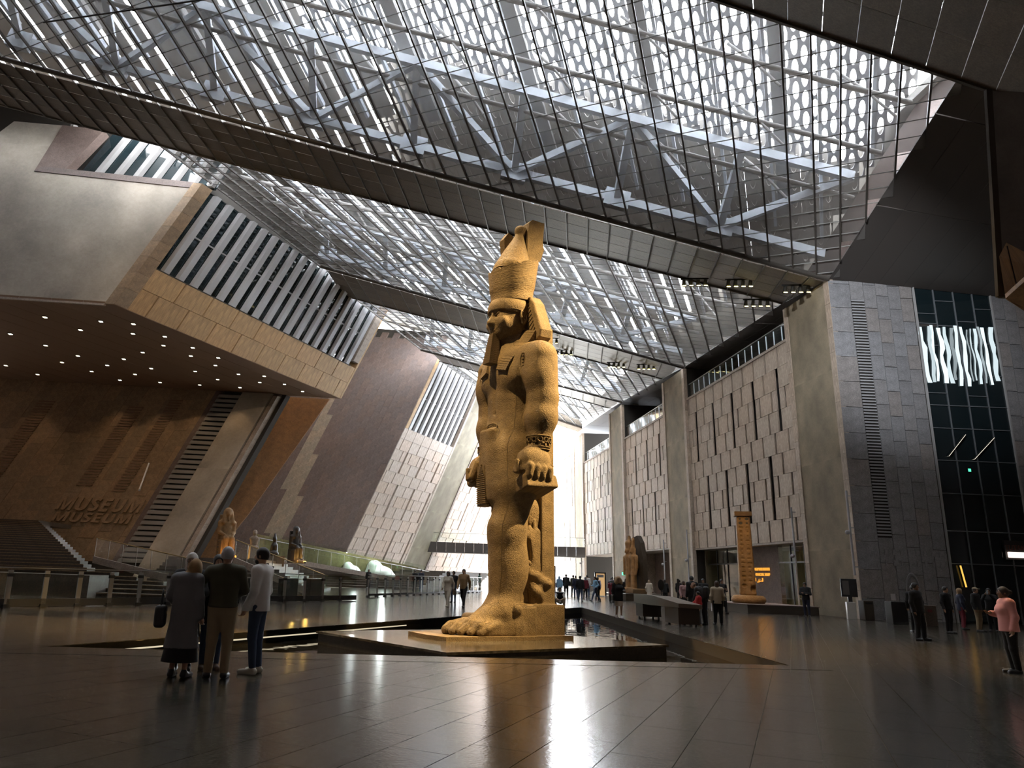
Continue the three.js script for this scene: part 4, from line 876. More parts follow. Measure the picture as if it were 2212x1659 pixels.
// ================================================================ COLOSSAL STATUE  (x = its left, y up, z = the way it faces)
{
  const t = thing('colossal_statue', 'colossal granite statue of a striding king with tall crown and plaited beard', 'statue', V(2.35, 0, -19.6), -1.0925);
  const mirror = (fn) => [fn(1), fn(-1)].flat();
  const B = [];
  // legs, with the stone left standing between them and the pillar
  const toeB = [];
  B.push(cap([0.42, 3.7, -0.42], [0.42, 2.55, -0.2], 0.52, 0.44, { k: 0.2 }), cap([0.42, 2.6, -0.2], [0.42, 0.75, -0.12], 0.45, 0.36, { k: 0.2, z: 1.12 }));      // left leg
  B.push(ell([0.44, 1.75, -0.32], [0.42, 0.75, 0.46], { k: 0.2 }), ell([0.42, 2.75, 0.16], [0.2, 0.22, 0.14], { k: 0.12 }));                               // calf and knee
  B.push(cap([0.42, 0.8, -0.1], [0.42, 0.5, -0.12], 0.36, 0.4, { k: 0.15 }));
  // foot
  B.push(cap([0.44, 0.62, 0.12], [0.44, 0.3, 0.85], 0.36, 0.2, { k: 0.2, x: 1.12 }), blk([0.47, 0.24, 0.2], [0.38, 0.22, 0.72], { r: 0.16, k: 0.12 }));
  const toes = [[0.14, 1.5, 0.135], [0.345, 1.43, 0.1], [0.515, 1.29, 0.094], [0.675, 1.12, 0.09], [0.825, 0.92, 0.086]];
  toes.forEach(([x, z, r]) => { const bx = 0.47 + (x - 0.47) * 0.8; B.push(cap([bx, 0.36, z - 0.62], [x, 0.27, z - 0.26], r * 1.05, r * 1.05, { k: 0.05 }), cap([x, 0.27, z - 0.26], [x, 0.1 + r * 0.75, z - r], r * 1.05, r * 0.95, { k: 0.03 })); });
  B.push(ell([0.83, 0.72, -0.22], [0.11, 0.15, 0.14], { k: 0.03 }));                                  // ankle bone
  B.push(blk([0.52, 0.4, -0.52], [0.31, 0.4, 0.34], { r: 0.04, k: 0.1 }));                             // heel block
  B.push(blk([0.28, 0.42, -1.22], [0.42, 0.42, 0.62], { r: 0.02, k: 0.03 }));                          // low block behind
  B.push(blk([0.0, 2.3, -0.95], [0.32, 2.3, 0.75], { r: 0.04, k: 0.08 }));                             // web between the legs
  B.push(cap([-0.4, 3.6, -0.85], [-0.4, 0.5, -0.9], 0.5, 0.4, { k: 0.2 }), blk([-0.45, 0.28, -0.5], [0.36, 0.28, 0.9], { r: 0.12, k: 0.1 }));       // right leg
  // torso
  B.push(cap([0, 5.25, -0.62], [0, 6.1, -0.6], 0.70, 0.66, { k: 0.2, z: 0.74, x: 1.05 }), cap([0, 6.0, -0.62], [0, 6.95, -0.64], 0.68, 0.86, { k: 0.3, z: 0.68 }));
  B.push(cap([-0.85, 7.22, -0.78], [0.85, 7.22, -0.78], 0.46, 0.46, { k: 0.35 }), ell([0, 6.95, -0.62], [0.98, 0.62, 0.5], { k: 0.3 }));
  mirror((s) => { B.push(ell([0.43 * s, 6.72, -0.26], [0.43, 0.3, 0.2], { k: 0.22 }), ell([0.5 * s, 6.66, -0.055], [0.035, 0.035, 0.04], { k: 0.02 })); return []; });
  B.push(cap([0, 5.75, -0.02], [0, 5.72, -0.2], 0.06, 0.06, { op: 's', k: 0.08 }), cap([0, 6.5, -0.03], [0, 5.85, -0.02], 0.03, 0.03, { op: 's', k: 0.12 }));
  // kilt: wide flaring skirt with a projecting front
  B.push(cap([0, 5.2, -0.6], [0, 4.2, -0.52], 0.74, 0.82, { k: 0.2, z: 0.8, x: 1.06 }), cap([0.22, 4.6, -0.45], [0.36, 3.75, -0.36], 0.66, 0.62, { k: 0.2 }));
  B.push(blk([0.0, 4.35, -0.02], [0.3, 0.95, 0.26], { r: 0.08, k: 0.18, taper: -0.12, rot: [0.06, 0, 0] }));
  B.push(half([0, -1, 0], -3.3, { op: 'u', k: 0.01 }));
  B.pop();
  // arms
  for (const s of [1, -1]) {
    B.push(cap([1.1 * s, 7.2, -0.76], [1.16 * s, 6.1, -0.8], 0.46, 0.40, { k: 0.12 }), cap([1.16 * s, 6.05, -0.8], [1.15 * s, 5.5, -0.74], 0.40, 0.42, { k: 0.1 }), cap([1.15 * s, 5.55, -0.74], [1.14 * s, 4.9, -0.68], 0.42, 0.27, { k: 0.1 }));
    B.push(ell([1.14 * s, 6.7, -0.6], [0.36, 0.5, 0.34], { k: 0.15 }));
    if (s > 0) B.push(cap([1.14, 5.0, -0.68], [1.15, 4.75, -0.62], 0.27, 0.25, { k: 0.06 }));
    else B.push(cap([-1.14, 5.0, -0.68], [-1.15, 4.75, -0.62], 0.26, 0.24, { k: 0.06 }));
    B.push(ell([1.16 * s, 4.36, -0.52], [0.31, 0.44, 0.47], { k: 0.08 }), ell([1.2 * s, 4.14, -0.5], [0.27, 0.2, 0.46], { k: 0.08 }));                                  // fist
    for (let i = 0; i < 4; i++) { const z = -0.2 - i * 0.2; B.push(cap([(1.15 + 0.25) * s, 4.22 - i * 0.015, z], [(1.15 + 0.22) * s, 4.0 - i * 0.015, z], 0.098, 0.092, { k: 0.025 }), cap([(1.15 + 0.2) * s, 3.98, z], [(1.15 - 0.1) * s, 3.96, z], 0.092, 0.085, { k: 0.025 })); }
    B.push(cap([1.06 * s, 4.5, -0.2], [1.06 * s, 4.12, -0.03], 0.115, 0.1, { k: 0.04 }), blk([1.15 * s, 4.2, -0.05], [0.07, 0.19, 0.13], { r: 0.05, k: 0.02 }));    // thumb, rod end in the fist
  }
  B.push(blk([0.9, 3.74, -0.6], [0.5, 0.17, 0.5], { r: 0.04, k: 0.05, rot: [0.05, 0, 0.28] }));          // stone left between hand and thigh
  mirror((s) => { B.push(blk([0.86 * s, 5.3, -0.85], [0.18, 1.6, 0.3], { r: 0.05, k: 0.06 })); return []; });    // stone between arm and body
  // back pillar
  B.push(blk([0, 4.4, -1.5], [0.46, 4.3, 0.22], { r: 0.03, k: 0.05, taperZ: 0 }));
  // neck
  B.push(cap([0, 7.3, -0.68], [0, 8.1, -0.55], 0.42, 0.38, { k: 0.2 }));
  // rough broken stone low on the pillar
  for (let i = 0, r = RNG(12); i < 16; i++) B.push(ell([0.3 + 0.1 * r(), 0.95 + 0.75 * r(), -0.95 - 0.55 * r()], [0.1 + 0.08 * r(), 0.12 + 0.1 * r(), 0.12 + 0.1 * r()], { k: 0.06 }));
  const body = mesh(B, 0.03, [-1.75, 0.02, -2.1], [1.75, 8.3, 1.9]);
  // head on a finer grid
  const H = [];
  H.push(ell([0, 8.5, -0.52], [0.52, 0.62, 0.58], { k: 0.1 }), ell([0, 8.2, -0.4], [0.42, 0.36, 0.46], { k: 0.16 }), ell([0, 8.02, -0.16], [0.2, 0.12, 0.17], { k: 0.12 }));   // skull, jaw, chin
  H.push(cap([0, 8.56, 0.0], [0, 8.31, 0.12], 0.06, 0.095, { k: 0.08 }), ell([0.075, 8.28, 0.06], [0.06, 0.055, 0.08], { k: 0.05 }), ell([-0.075, 8.28, 0.06], [0.06, 0.055, 0.08], { k: 0.05 }));   // nose
  for (const s of [1, -1]) {
    H.push(ell([0.22 * s, 8.53, 0.03], [0.17, 0.08, 0.13], { op: 's', k: 0.09 }));                       // socket
    H.push(ell([0.21 * s, 8.515, -0.095], [0.135, 0.062, 0.09], { k: 0.012 }));                          // eyeball
    H.push(cap([0.08 * s, 8.55, -0.01], [0.22 * s, 8.59, -0.015], 0.022, 0.026, { k: 0.015 }), cap([0.22 * s, 8.59, -0.015], [0.37 * s, 8.52, -0.14], 0.026, 0.018, { k: 0.015 }));   // upper lid
    H.push(cap([0.1 * s, 8.475, -0.02], [0.3 * s, 8.475, -0.06], 0.014, 0.014, { k: 0.02 }));
    H.push(cap([0.07 * s, 8.67, 0.0], [0.24 * s, 8.7, -0.03], 0.035, 0.035, { k: 0.04 }), cap([0.24 * s, 8.7, -0.03], [0.43 * s, 8.62, -0.22], 0.035, 0.02, { k: 0.04 }));  // brow
    H.push(ell([0.27 * s, 8.33, -0.1], [0.17, 0.14, 0.12], { k: 0.12 }));                               // cheek
    H.push(ell([0.545 * s, 8.5, -0.62], [0.07, 0.22, 0.15], { k: 0.02, rot: [0.15, 0.35 * s, 0] }), ell([0.60 * s, 8.51, -0.6], [0.05, 0.14, 0.08], { op: 's', k: 0.02, rot: [0.15, 0.35 * s, 0] }), ell([0.55 * s, 8.31, -0.6], [0.05, 0.07, 0.06], { k: 0.03 }));   // ear
  }
  H.push(cap([-0.15, 8.15, 0.0], [0.15, 8.15, 0.0], 0.035, 0.035, { k: 0.03 }), ell([0, 8.165, 0.045], [0.09, 0.032, 0.05], { k: 0.02 }), ell([0, 8.1, 0.02], [0.125, 0.035, 0.06], { k: 0.02 }), cap([-0.19, 8.135, 0.06], [0.19, 8.135, 0.06], 0.012, 0.012, { op: 's', k: 0.015 }));   // lips
  const head = mesh(H, 0.016, [-0.75, 7.8, -1.2], [0.75, 9.2, 0.4]);
  part('body', mergeGeometries([body, head]), M.granite, t);
  // headcloth: dome, wings falling behind the ears, two pleated lappets
  const N = [];
  N.push(ell([0, 8.76, -0.54], [0.60, 0.5, 0.64], { k: 0.05 }), half([0, -1, 0.2], -8.64, { op: 'i', k: 0.03 }));
  N.push(ell([0, 8.4, -0.1], [0.5, 0.27, 0.6], { op: 's', k: 0.03 }));
  const dome = mesh(N, 0.02);
  // cap folds run back from the brow
  const wsh = new THREE.Shape([[-0.56, 9.06], [0.56, 9.06], [0.72, 8.86], [0.88, 8.45], [1.04, 8.02], [1.0, 7.86], [0.72, 7.7], [0.5, 7.6], [-0.5, 7.6], [-0.72, 7.7], [-1.0, 7.86], [-1.04, 8.02], [-0.88, 8.45], [-0.72, 8.86]].map((q) => new THREE.Vector2(...q)));
  const wing = new THREE.ExtrudeGeometry(wsh, { depth: 0.3, bevelEnabled: true, bevelSize: 0.05, bevelThickness: 0.06, bevelSegments: 3, curveSegments: 6 }); wing.translate(0, 0, -1.14);
  part('headcloth', join([dome, wing]), M.granite, t);
  for (const s of [1, -1]) for (let i = 0; i < 9; i++) part('fold', bar(V((0.60 + i * 0.035) * s, 8.9 - i * 0.11, -0.775), V((0.28 + i * 0.05) * s, 8.78 - i * 0.12, -0.775), 0.03, 0.02, V(0, 0, 1)), M.granite, t);
  for (const s of [1, -1]) {
    const g = new THREE.Group(); g.name = numbered('lappet'); t.add(g);
    const cv = new THREE.CatmullRomCurve3([V(0.66 * s, 8.05, -0.78), V(0.6 * s, 7.74, -0.62), V(0.53 * s, 7.42, -0.33), V(0.46 * s, 7.1, -0.11), V(0.41 * s, 6.86, -0.02)]);
    const n = 17; for (let i = 0; i < n; i++) { const u = i / n, a = cv.getPoint(u), b = cv.getPoint((i + 0.9) / n), up = V(0.25 * s, 0.62 - 0.3 * u, 0.75 + 0.4 * u); part('pleat', bar(a, b, 0.5 - 0.12 * u, 0.15, up), M.granite, g); }
    part('core', join([0, 1, 2, 3, 4, 5].map((i) => bar(cv.getPoint(i / 6), cv.getPoint((i + 1) / 6), 0.47 - 0.12 * i / 6, 0.125, V(0.25 * s, 0.62 - 0.05 * i, 0.75 + 0.07 * i)))), M.granite, g);
  }
  const bandC = new THREE.EllipseCurve(0, 0, 0.575, 0.585, -0.35, PI + 0.35), bandP = bandC.getPoints(30).map((q) => V(q.x, 8.65 + 0.2 * q.y * 0.4 - (q.y < 0.1 ? (0.1 - q.y) * 0.25 : 0), -0.54 + q.y));
  part('brow_band', new THREE.TubeGeometry(new THREE.CatmullRomCurve3(bandP), 40, 0.026, 6), M.granite, t);
  // beard: tapering plaited block
  const beard = new THREE.Group(); beard.name = 'beard'; t.add(beard);
  for (let i = 0; i < 17; i++) {
    const u = i / 16, w = 0.2 + 0.12 * u, y = 7.98 - 0.84 * u, z = -0.03 + 0.12 * u;
    part('plait', hexa((a, b, c) => V((a - 0.5) * w, y + (b - 0.5) * 0.046, z + (c - 0.5) * (0.24 + 0.08 * u) + (b - 0.5) * 0.006)), M.granite, beard);
  }
  part('core', hexa((a, b, c) => { const w = (b ? 0.18 : 0.3); return V((a - 0.5) * w, b ? 8.02 : 7.13, (b ? -0.04 : 0.09) + (c - 0.5) * (b ? 0.2 : 0.29)); }), M.granite, beard);
  // double crown: flaring lower crown with a tilted broken rim, bulbous upper crown, tall slab behind
  const red = new THREE.CylinderGeometry(0.70, 0.575, 1.0, 56, 14, false), rp = red.attributes.position, rr = RNG(3);
  for (let i = 0; i < rp.count; i++) { const y = rp.getY(i) + 0.5, z = rp.getZ(i), x = rp.getX(i), a = Math.atan2(x, z); const tilt = (-z) * 0.34 * y + (1 - y) * (-z) * 0.1, jag = y > 0.99 ? 0.03 * Math.sin(a * 9) + 0.025 * Math.sin(a * 23 + 1) : 0, dent = 1 - (y < 0.3 && y > 0.1 ? 0.03 : 0); rp.setXYZ(i, x * dent, 9.0 + y * 1.12 + tilt + jag, z * dent * 1.05 - 0.6 - 0.06 * y); }
  red.computeVertexNormals(); part('red_crown', red, M.granite, t);
  const prof = [[0.56, 0.1], [0.55, 0.28], [0.5, 0.42], [0.42, 0.66], [0.32, 0.94], [0.215, 1.2], [0.155, 1.38], [0.14, 1.46], [0.165, 1.54], [0.18, 1.62], [0.165, 1.7], [0.1, 1.76], [0.012, 1.78]].map((p) => new THREE.Vector2(p[0], p[1]));
  const wh = new THREE.LatheGeometry(new THREE.SplineCurve(prof).getPoints(44), 48); wh.rotateX(-0.22); wh.translate(0, 9.78, -0.56); part('white_crown', wh, M.granite, t);
  const S1 = [[-0.98, 10.25], [-1.02, 11.25], [-1.06, 11.6], [-1.18, 11.72], [-1.62, 11.72], [-1.56, 11.1], [-1.6, 10.85], [-1.48, 10.5], [-1.36, 10.35], [-1.3, 10.1]];
  const slabG = prism(S1.map(([z, y]) => V(0.22, y, z)), V(-0.44, 0, 0)); part('crown_slab', slabG, M.granite, t);
  const S2 = [[-0.5, 10.5], [-0.42, 11.05], [-0.6, 11.3], [-0.8, 11.2], [-0.8, 10.5]]; part('crown_fragment', prism(S2.map(([z, y]) => V(-0.16, y, z)), V(-0.22, 0, 0)), M.granite, t);
  // pleated front piece of the kilt
  const ap = new THREE.Group(); ap.name = 'kilt_apron'; t.add(ap);
  part('panel', hexa((a, b, c) => V(-0.08 + (a - 0.5) * (b ? 0.34 : 0.42), b ? 4.3 : 3.25, 0.02 + c * 0.24 + (b ? 0.04 : 0))), M.granite, ap);
  for (let i = 0; i < 20; i++) { const y = 3.32 + i * 0.052, w = 0.42 - 0.004 * i - (i > 12 ? (i - 12) * 0.045 : 0); part('pleat', box(-0.08 - w / 2, -0.08 + w / 2, y, y + 0.03, 0.2, 0.285 + 0.002 * i), M.granite, ap); }
  // belt with a raised oval
  const belt = new THREE.CylinderGeometry(0.78, 0.80, 0.3, 48, 1, true, -PI * 0.55, PI * 1.1); belt.scale(1.0, 1, 0.76); belt.rotateX(0.12); belt.translate(0, 5.36, -0.6); const belt2 = belt.clone();
  const bg = new THREE.Group(); bg.name = 'belt'; t.add(bg);
  part('band', join([new THREE.TorusGeometry(0.785, 0.022, 6, 48, PI * 1.1).rotateX(PI / 2).rotateY(PI * 1.05).scale(1, 1, 0.77).rotateX(0.12).translate(0, 5.5, -0.6), new THREE.TorusGeometry(0.80, 0.022, 6, 48, PI * 1.1).rotateX(PI / 2).rotateY(PI * 1.05).scale(1, 1, 0.77).rotateX(0.12).translate(0, 5.22, -0.6)]), M.granite, bg);
  const ov = new THREE.TorusGeometry(0.11, 0.02, 6, 28); ov.scale(2.2, 1, 1); ov.translate(0.0, 5.36, 0.02); part('oval', ov, M.granite, bg);
  for (const x of [-0.13, 0, 0.13]) part('glyph', new THREE.TorusGeometry(0.045, 0.014, 5, 14).translate(x, 5.36, 0.03), M.granite, bg);
  // bracelets with a row of rings, shoulder ovals
  for (const s of [1, -1]) {
    const w = new THREE.Group(); w.name = numbered('bracelet'); t.add(w);
    for (const [y, r] of [[5.02, 0.31], [4.74, 0.275], [4.68, 0.27]]) part('ring', new THREE.TorusGeometry(r, 0.022, 6, 30).rotateX(PI / 2).translate(1.145 * s, y, -0.66), M.granite, w);
    for (let i = 0; i < 12; i++) { const a = i * PI / 6, g = new THREE.TorusGeometry(0.06, 0.018, 5, 14); g.rotateY(a); g.translate(1.145 * s + Math.sin(a) * 0.305, 4.92, -0.665 + Math.cos(a) * 0.305); part('circle', g, M.granite, w); const b2 = box(-0.02, 0.02, 4.76, 4.84, -0.012, 0.012); b2.rotateY(a); b2.translate(1.145 * s + Math.sin(a) * 0.29, 0, -0.66 + Math.cos(a) * 0.29); part('glyph', b2, M.granite, w); }
    const so = new THREE.TorusGeometry(0.1, 0.016, 6, 24); so.scale(1, 2.2, 1); so.rotateY(0.35 * s); so.translate(1.0 * s, 7.06, -0.28); part('shoulder_oval', so, M.granite, t);
    for (let i = 0; i < 4; i++) part('glyph', box(1.0 * s - 0.05, 1.0 * s + 0.05, 6.92 + i * 0.09, 6.96 + i * 0.09, -0.3, -0.255), M.granite, t);
  }
  // relief of a queen on the left side of the pillar, with a column of signs
  const R = [];
  const rx = 0.33, q = (y, z) => [rx, y, z], C = -1.16;
  R.push(ell(q(3.18, C), [0.1, 0.26, 0.17]), ell(q(3.1, C + 0.02), [0.08, 0.42, 0.27], { k: 0.04 }), cap([rx, 2.72, C + 0.2], [rx, 2.5, C + 0.22], 0.09, 0.07, { k: 0.03 }), cap([rx, 2.72, C - 0.2], [rx, 2.5, C - 0.22], 0.09, 0.07, { k: 0.03 }));
  R.push(cap([rx, 2.58, C - 0.3], [rx, 2.58, C + 0.3], 0.11, 0.11, { k: 0.08 }), cap(q(2.5, C), q(1.98, C), 0.26, 0.15, { k: 0.06 }), cap(q(1.98, C), q(1.55, C), 0.15, 0.26, { k: 0.08 }), cap(q(1.6, C), q(0.9, C + 0.02), 0.26, 0.2, { k: 0.06 }));
  R.push(cap([rx, 2.56, C + 0.36], [rx, 2.05, C + 0.44], 0.085, 0.07, { k: 0.03 }), cap([rx, 2.05, C + 0.44], [rx + 0.01, 1.85, C + 0.2], 0.065, 0.06, { k: 0.03 }), cap([rx, 2.56, C - 0.36], [rx, 1.9, C - 0.4], 0.085, 0.065, { k: 0.03 }), cap([rx, 1.9, C - 0.4], [rx, 1.3, C - 0.36], 0.065, 0.05, { k: 0.03 }));
  R.push(cap([rx + 0.05, 3.2, C + 0.1], [rx + 0.05, 3.14, C + 0.14], 0.03, 0.03, { k: 0.03 }), cap([rx + 0.06, 2.95, C + 0.07], [rx + 0.06, 2.3, C + 0.06], 0.06, 0.06, { k: 0.02 }));
  R.push(half([1, 0, 0], rx + 0.1, { op: 'i', k: 0.06 }));
  part('queen_relief', mesh(R, 0.018), M.granite, t);
  const sg = RNG(17); for (let i = 0; i < 22; i++) { const y = 0.95 + i * 0.095, k = i % 4; const m = k === 0 ? new THREE.TorusGeometry(0.05, 0.015, 5, 14).rotateY(PI / 2).translate(0.335, y, -0.66) : k === 1 ? box(0.32, 0.345, y - 0.012, y + 0.012, -0.74, -0.58) : k === 2 ? box(0.32, 0.345, y - 0.04, y + 0.04, -0.7, -0.67) : box(0.32, 0.345, y - 0.03, y + 0.03, -0.64, -0.6 - 0.06 * sg()); part('glyph', m, M.granite, t); }
  // base plate with a broken front corner
  const pl = [[0.95, 1.85], [0.95, -1.9], [-1.0, -1.9], [-1.0, 0.9], [-0.72, 1.95], [0.3, 2.0]];
  const bp = prism(pl.map(([x, z]) => V(x, 0.1, z)), V(0, -0.1, 0)); part('base_plate', bp, M.granite, t);
}
// ================================================================ PEOPLE
// joints for a person 1.75 m tall: x = own left, y up, z = facing direction
const JOINTS = {
  pelvis: [0, 0.95, 0], waist: [0, 1.1, 0], chest: [0, 1.28, 0], neck: [0, 1.47, -0.02], head: [0, 1.635, 0.015],
  shL: [0.185, 1.42, -0.015], elL: [0.245, 1.14, -0.045], wrL: [0.25, 0.88, 0.03], shR: [-0.185, 1.42, -0.015], elR: [-0.245, 1.14, -0.045], wrR: [-0.25, 0.88, 0.03],
  hipL: [0.09, 0.92, 0], knL: [0.1, 0.5, 0.015], anL: [0.1, 0.085, -0.025], toeL: [0.125, 0.03, 0.15], hipR: [-0.09, 0.92, 0], knR: [-0.1, 0.5, 0.015], anR: [-0.1, 0.085, -0.025], toeR: [-0.125, 0.03, 0.15],
};
const POSE = {
  stand: {},
  shift: { knL: [0.11, 0.5, 0.05], anL: [0.14, 0.085, 0.02], toeL: [0.19, 0.03, 0.18], wrL: [0.22, 0.89, 0.09] },
  walk: { knL: [0.09, 0.52, 0.16], anL: [0.09, 0.1, 0.22], toeL: [0.1, 0.05, 0.39], knR: [-0.09, 0.5, -0.05], anR: [-0.09, 0.14, -0.3], toeR: [-0.1, 0.03, -0.17], elL: [0.25, 1.15, -0.14], wrL: [0.24, 0.92, -0.16], elR: [-0.25, 1.15, 0.06], wrR: [-0.22, 0.92, 0.2] },
  stride: { knL: [0.09, 0.53, 0.2], anL: [0.09, 0.1, 0.34], toeL: [0.1, 0.09, 0.5], knR: [-0.09, 0.49, -0.12], anR: [-0.09, 0.17, -0.4], toeR: [-0.1, 0.03, -0.29], elL: [0.25, 1.15, -0.12], wrL: [0.22, 1.0, 0.1], elR: [-0.25, 1.15, 0.02], wrR: [-0.18, 1.08, 0.22] },
  phone: { elL: [0.25, 1.16, 0.02], wrL: [0.1, 1.24, 0.24], elR: [-0.25, 1.16, 0.02], wrR: [-0.1, 1.22, 0.24] },
  photo: { elL: [0.24, 1.26, 0.17], wrL: [0.08, 1.5, 0.3], elR: [-0.24, 1.26, 0.17], wrR: [-0.08, 1.5, 0.3] },
  onehand: { elR: [-0.25, 1.16, 0.0], wrR: [-0.12, 1.2, 0.25] },
  bag: { elL: [0.26, 1.15, 0.0], wrL: [0.18, 1.15, 0.24] },
  reach: { elR: [-0.22, 1.18, 0.14], wrR: [-0.16, 1.04, 0.38] },
  bend: { waist: [0, 1.08, 0.02], chest: [0, 1.2, 0.12], neck: [0, 1.33, 0.24], head: [0, 1.42, 0.36], shL: [0.18, 1.28, 0.2], shR: [-0.18, 1.28, 0.2], elL: [0.23, 1.02, 0.25], wrL: [0.2, 0.8, 0.34], elR: [-0.23, 1.02, 0.25], wrR: [-0.2, 0.8, 0.34] },
  squat: { pelvis: [0, 0.36, -0.16], waist: [0, 0.48, -0.12], chest: [0, 0.64, -0.02], neck: [0, 0.8, 0.06], head: [0, 0.95, 0.11], shL: [0.185, 0.76, 0.05], shR: [-0.185, 0.76, 0.05], elL: [0.24, 0.52, 0.2], elR: [-0.24, 0.52, 0.2], wrL: [0.08, 0.44, 0.42], wrR: [-0.08, 0.44, 0.42], hipL: [0.1, 0.36, -0.12], hipR: [-0.1, 0.36, -0.12], knL: [0.24, 0.5, 0.26], knR: [-0.24, 0.5, 0.26], anL: [0.2, 0.085, 0.1], anR: [-0.2, 0.085, 0.1], toeL: [0.26, 0.03, 0.28], toeR: [-0.26, 0.03, 0.28] },
  sit: { pelvis: [0, 0.5, 0], waist: [0, 0.64, 0], chest: [0, 0.82, 0], neck: [0, 1.02, 0], head: [0, 1.18, 0.03], shL: [0.185, 0.97, 0], shR: [-0.185, 0.97, 0], elL: [0.23, 0.7, 0.02], elR: [-0.23, 0.7, 0.02], wrL: [0.12, 0.6, 0.24], wrR: [-0.12, 0.6, 0.24], hipL: [0.09, 0.48, 0.02], hipR: [-0.09, 0.48, 0.02], knL: [0.11, 0.5, 0.42], knR: [-0.11, 0.5, 0.42], anL: [0.11, 0.085, 0.4], anR: [-0.11, 0.085, 0.4], toeL: [0.13, 0.03, 0.57], toeR: [-0.13, 0.03, 0.57] },
};
const hairM = { black: mat([0.012, 0.010, 0.009], 0.6), brown: mat([0.05, 0.028, 0.016], 0.6), grey: mat([0.34, 0.33, 0.32], 0.7), fair: mat([0.30, 0.19, 0.09], 0.6) };
const skinM = mat([0.30, 0.165, 0.10], 0.6), skinD = mat([0.17, 0.09, 0.055], 0.6);
const clothCache = new Map(), cloth = (c, rough = 0.9) => { const k = c.join() + rough; if (!clothCache.has(k)) clothCache.set(k, mat(c, rough)); return clothCache.get(k); };
// fingers: five chains rooted in the palm; curl 0 open .. 1 closed
function handPrims(w, el, side, curl, fine) {
  const dir = sub3(w, el), L = len3(dir) || 1, d = dir.map((v) => v / L);
  const up = Math.abs(d[1]) > 0.8 ? [0, 0, 1] : [0, 1, 0];
  let n = [d[1] * up[2] - d[2] * up[1], d[2] * up[0] - d[0] * up[2], d[0] * up[1] - d[1] * up[0]]; const nl = len3(n); n = n.map((v) => v / nl);       // across the palm
  const b = [n[1] * d[2] - n[2] * d[1], n[2] * d[0] - n[0] * d[2], n[0] * d[1] - n[1] * d[0]];                                                           // palm normal
  const at = (a, c, e) => [0, 1, 2].map((i) => w[i] + d[i] * a + n[i] * c + b[i] * e);
  const out = [cap(at(0.01, 0.012, 0), at(0.075, 0.028, 0), 0.026, 0.02, { k: 0.02 }), cap(at(0.01, -0.012, 0), at(0.07, -0.028, 0), 0.026, 0.02, { k: 0.02 })];
  if (!fine) { out.push(cap(at(0.07, 0.0, 0), at(0.12, 0, 0.03 * curl), 0.03, 0.018, { k: 0.02 })); return out; }
  [[0.03, 0.066], [0.011, 0.074], [-0.009, 0.069], [-0.028, 0.054]].forEach(([c, l]) => {
    const a1 = curl * 0.9, a2 = curl * 2.0, p0 = at(0.075, c, 0), p1 = at(0.075 + l * 0.5 * Math.cos(a1), c, l * 0.5 * Math.sin(a1)), p2 = at(0.075 + l * 0.5 * Math.cos(a1) + l * 0.5 * Math.cos(a2), c, l * 0.5 * Math.sin(a1) + l * 0.5 * Math.sin(a2));
    out.push(cap(p0, p1, 0.0095, 0.0088, { k: 0.006 }), cap(p1, p2, 0.0088, 0.0075, { k: 0.004 }));
  });
  const th = side; out.push(cap(at(0.02, 0.03 * th, 0.004), at(0.055, 0.052 * th, 0.02), 0.013, 0.0105, { k: 0.01 }), cap(at(0.055, 0.052 * th, 0.02), at(0.08, 0.045 * th, 0.034), 0.0105, 0.0085, { k: 0.004 }));
  return out;
}
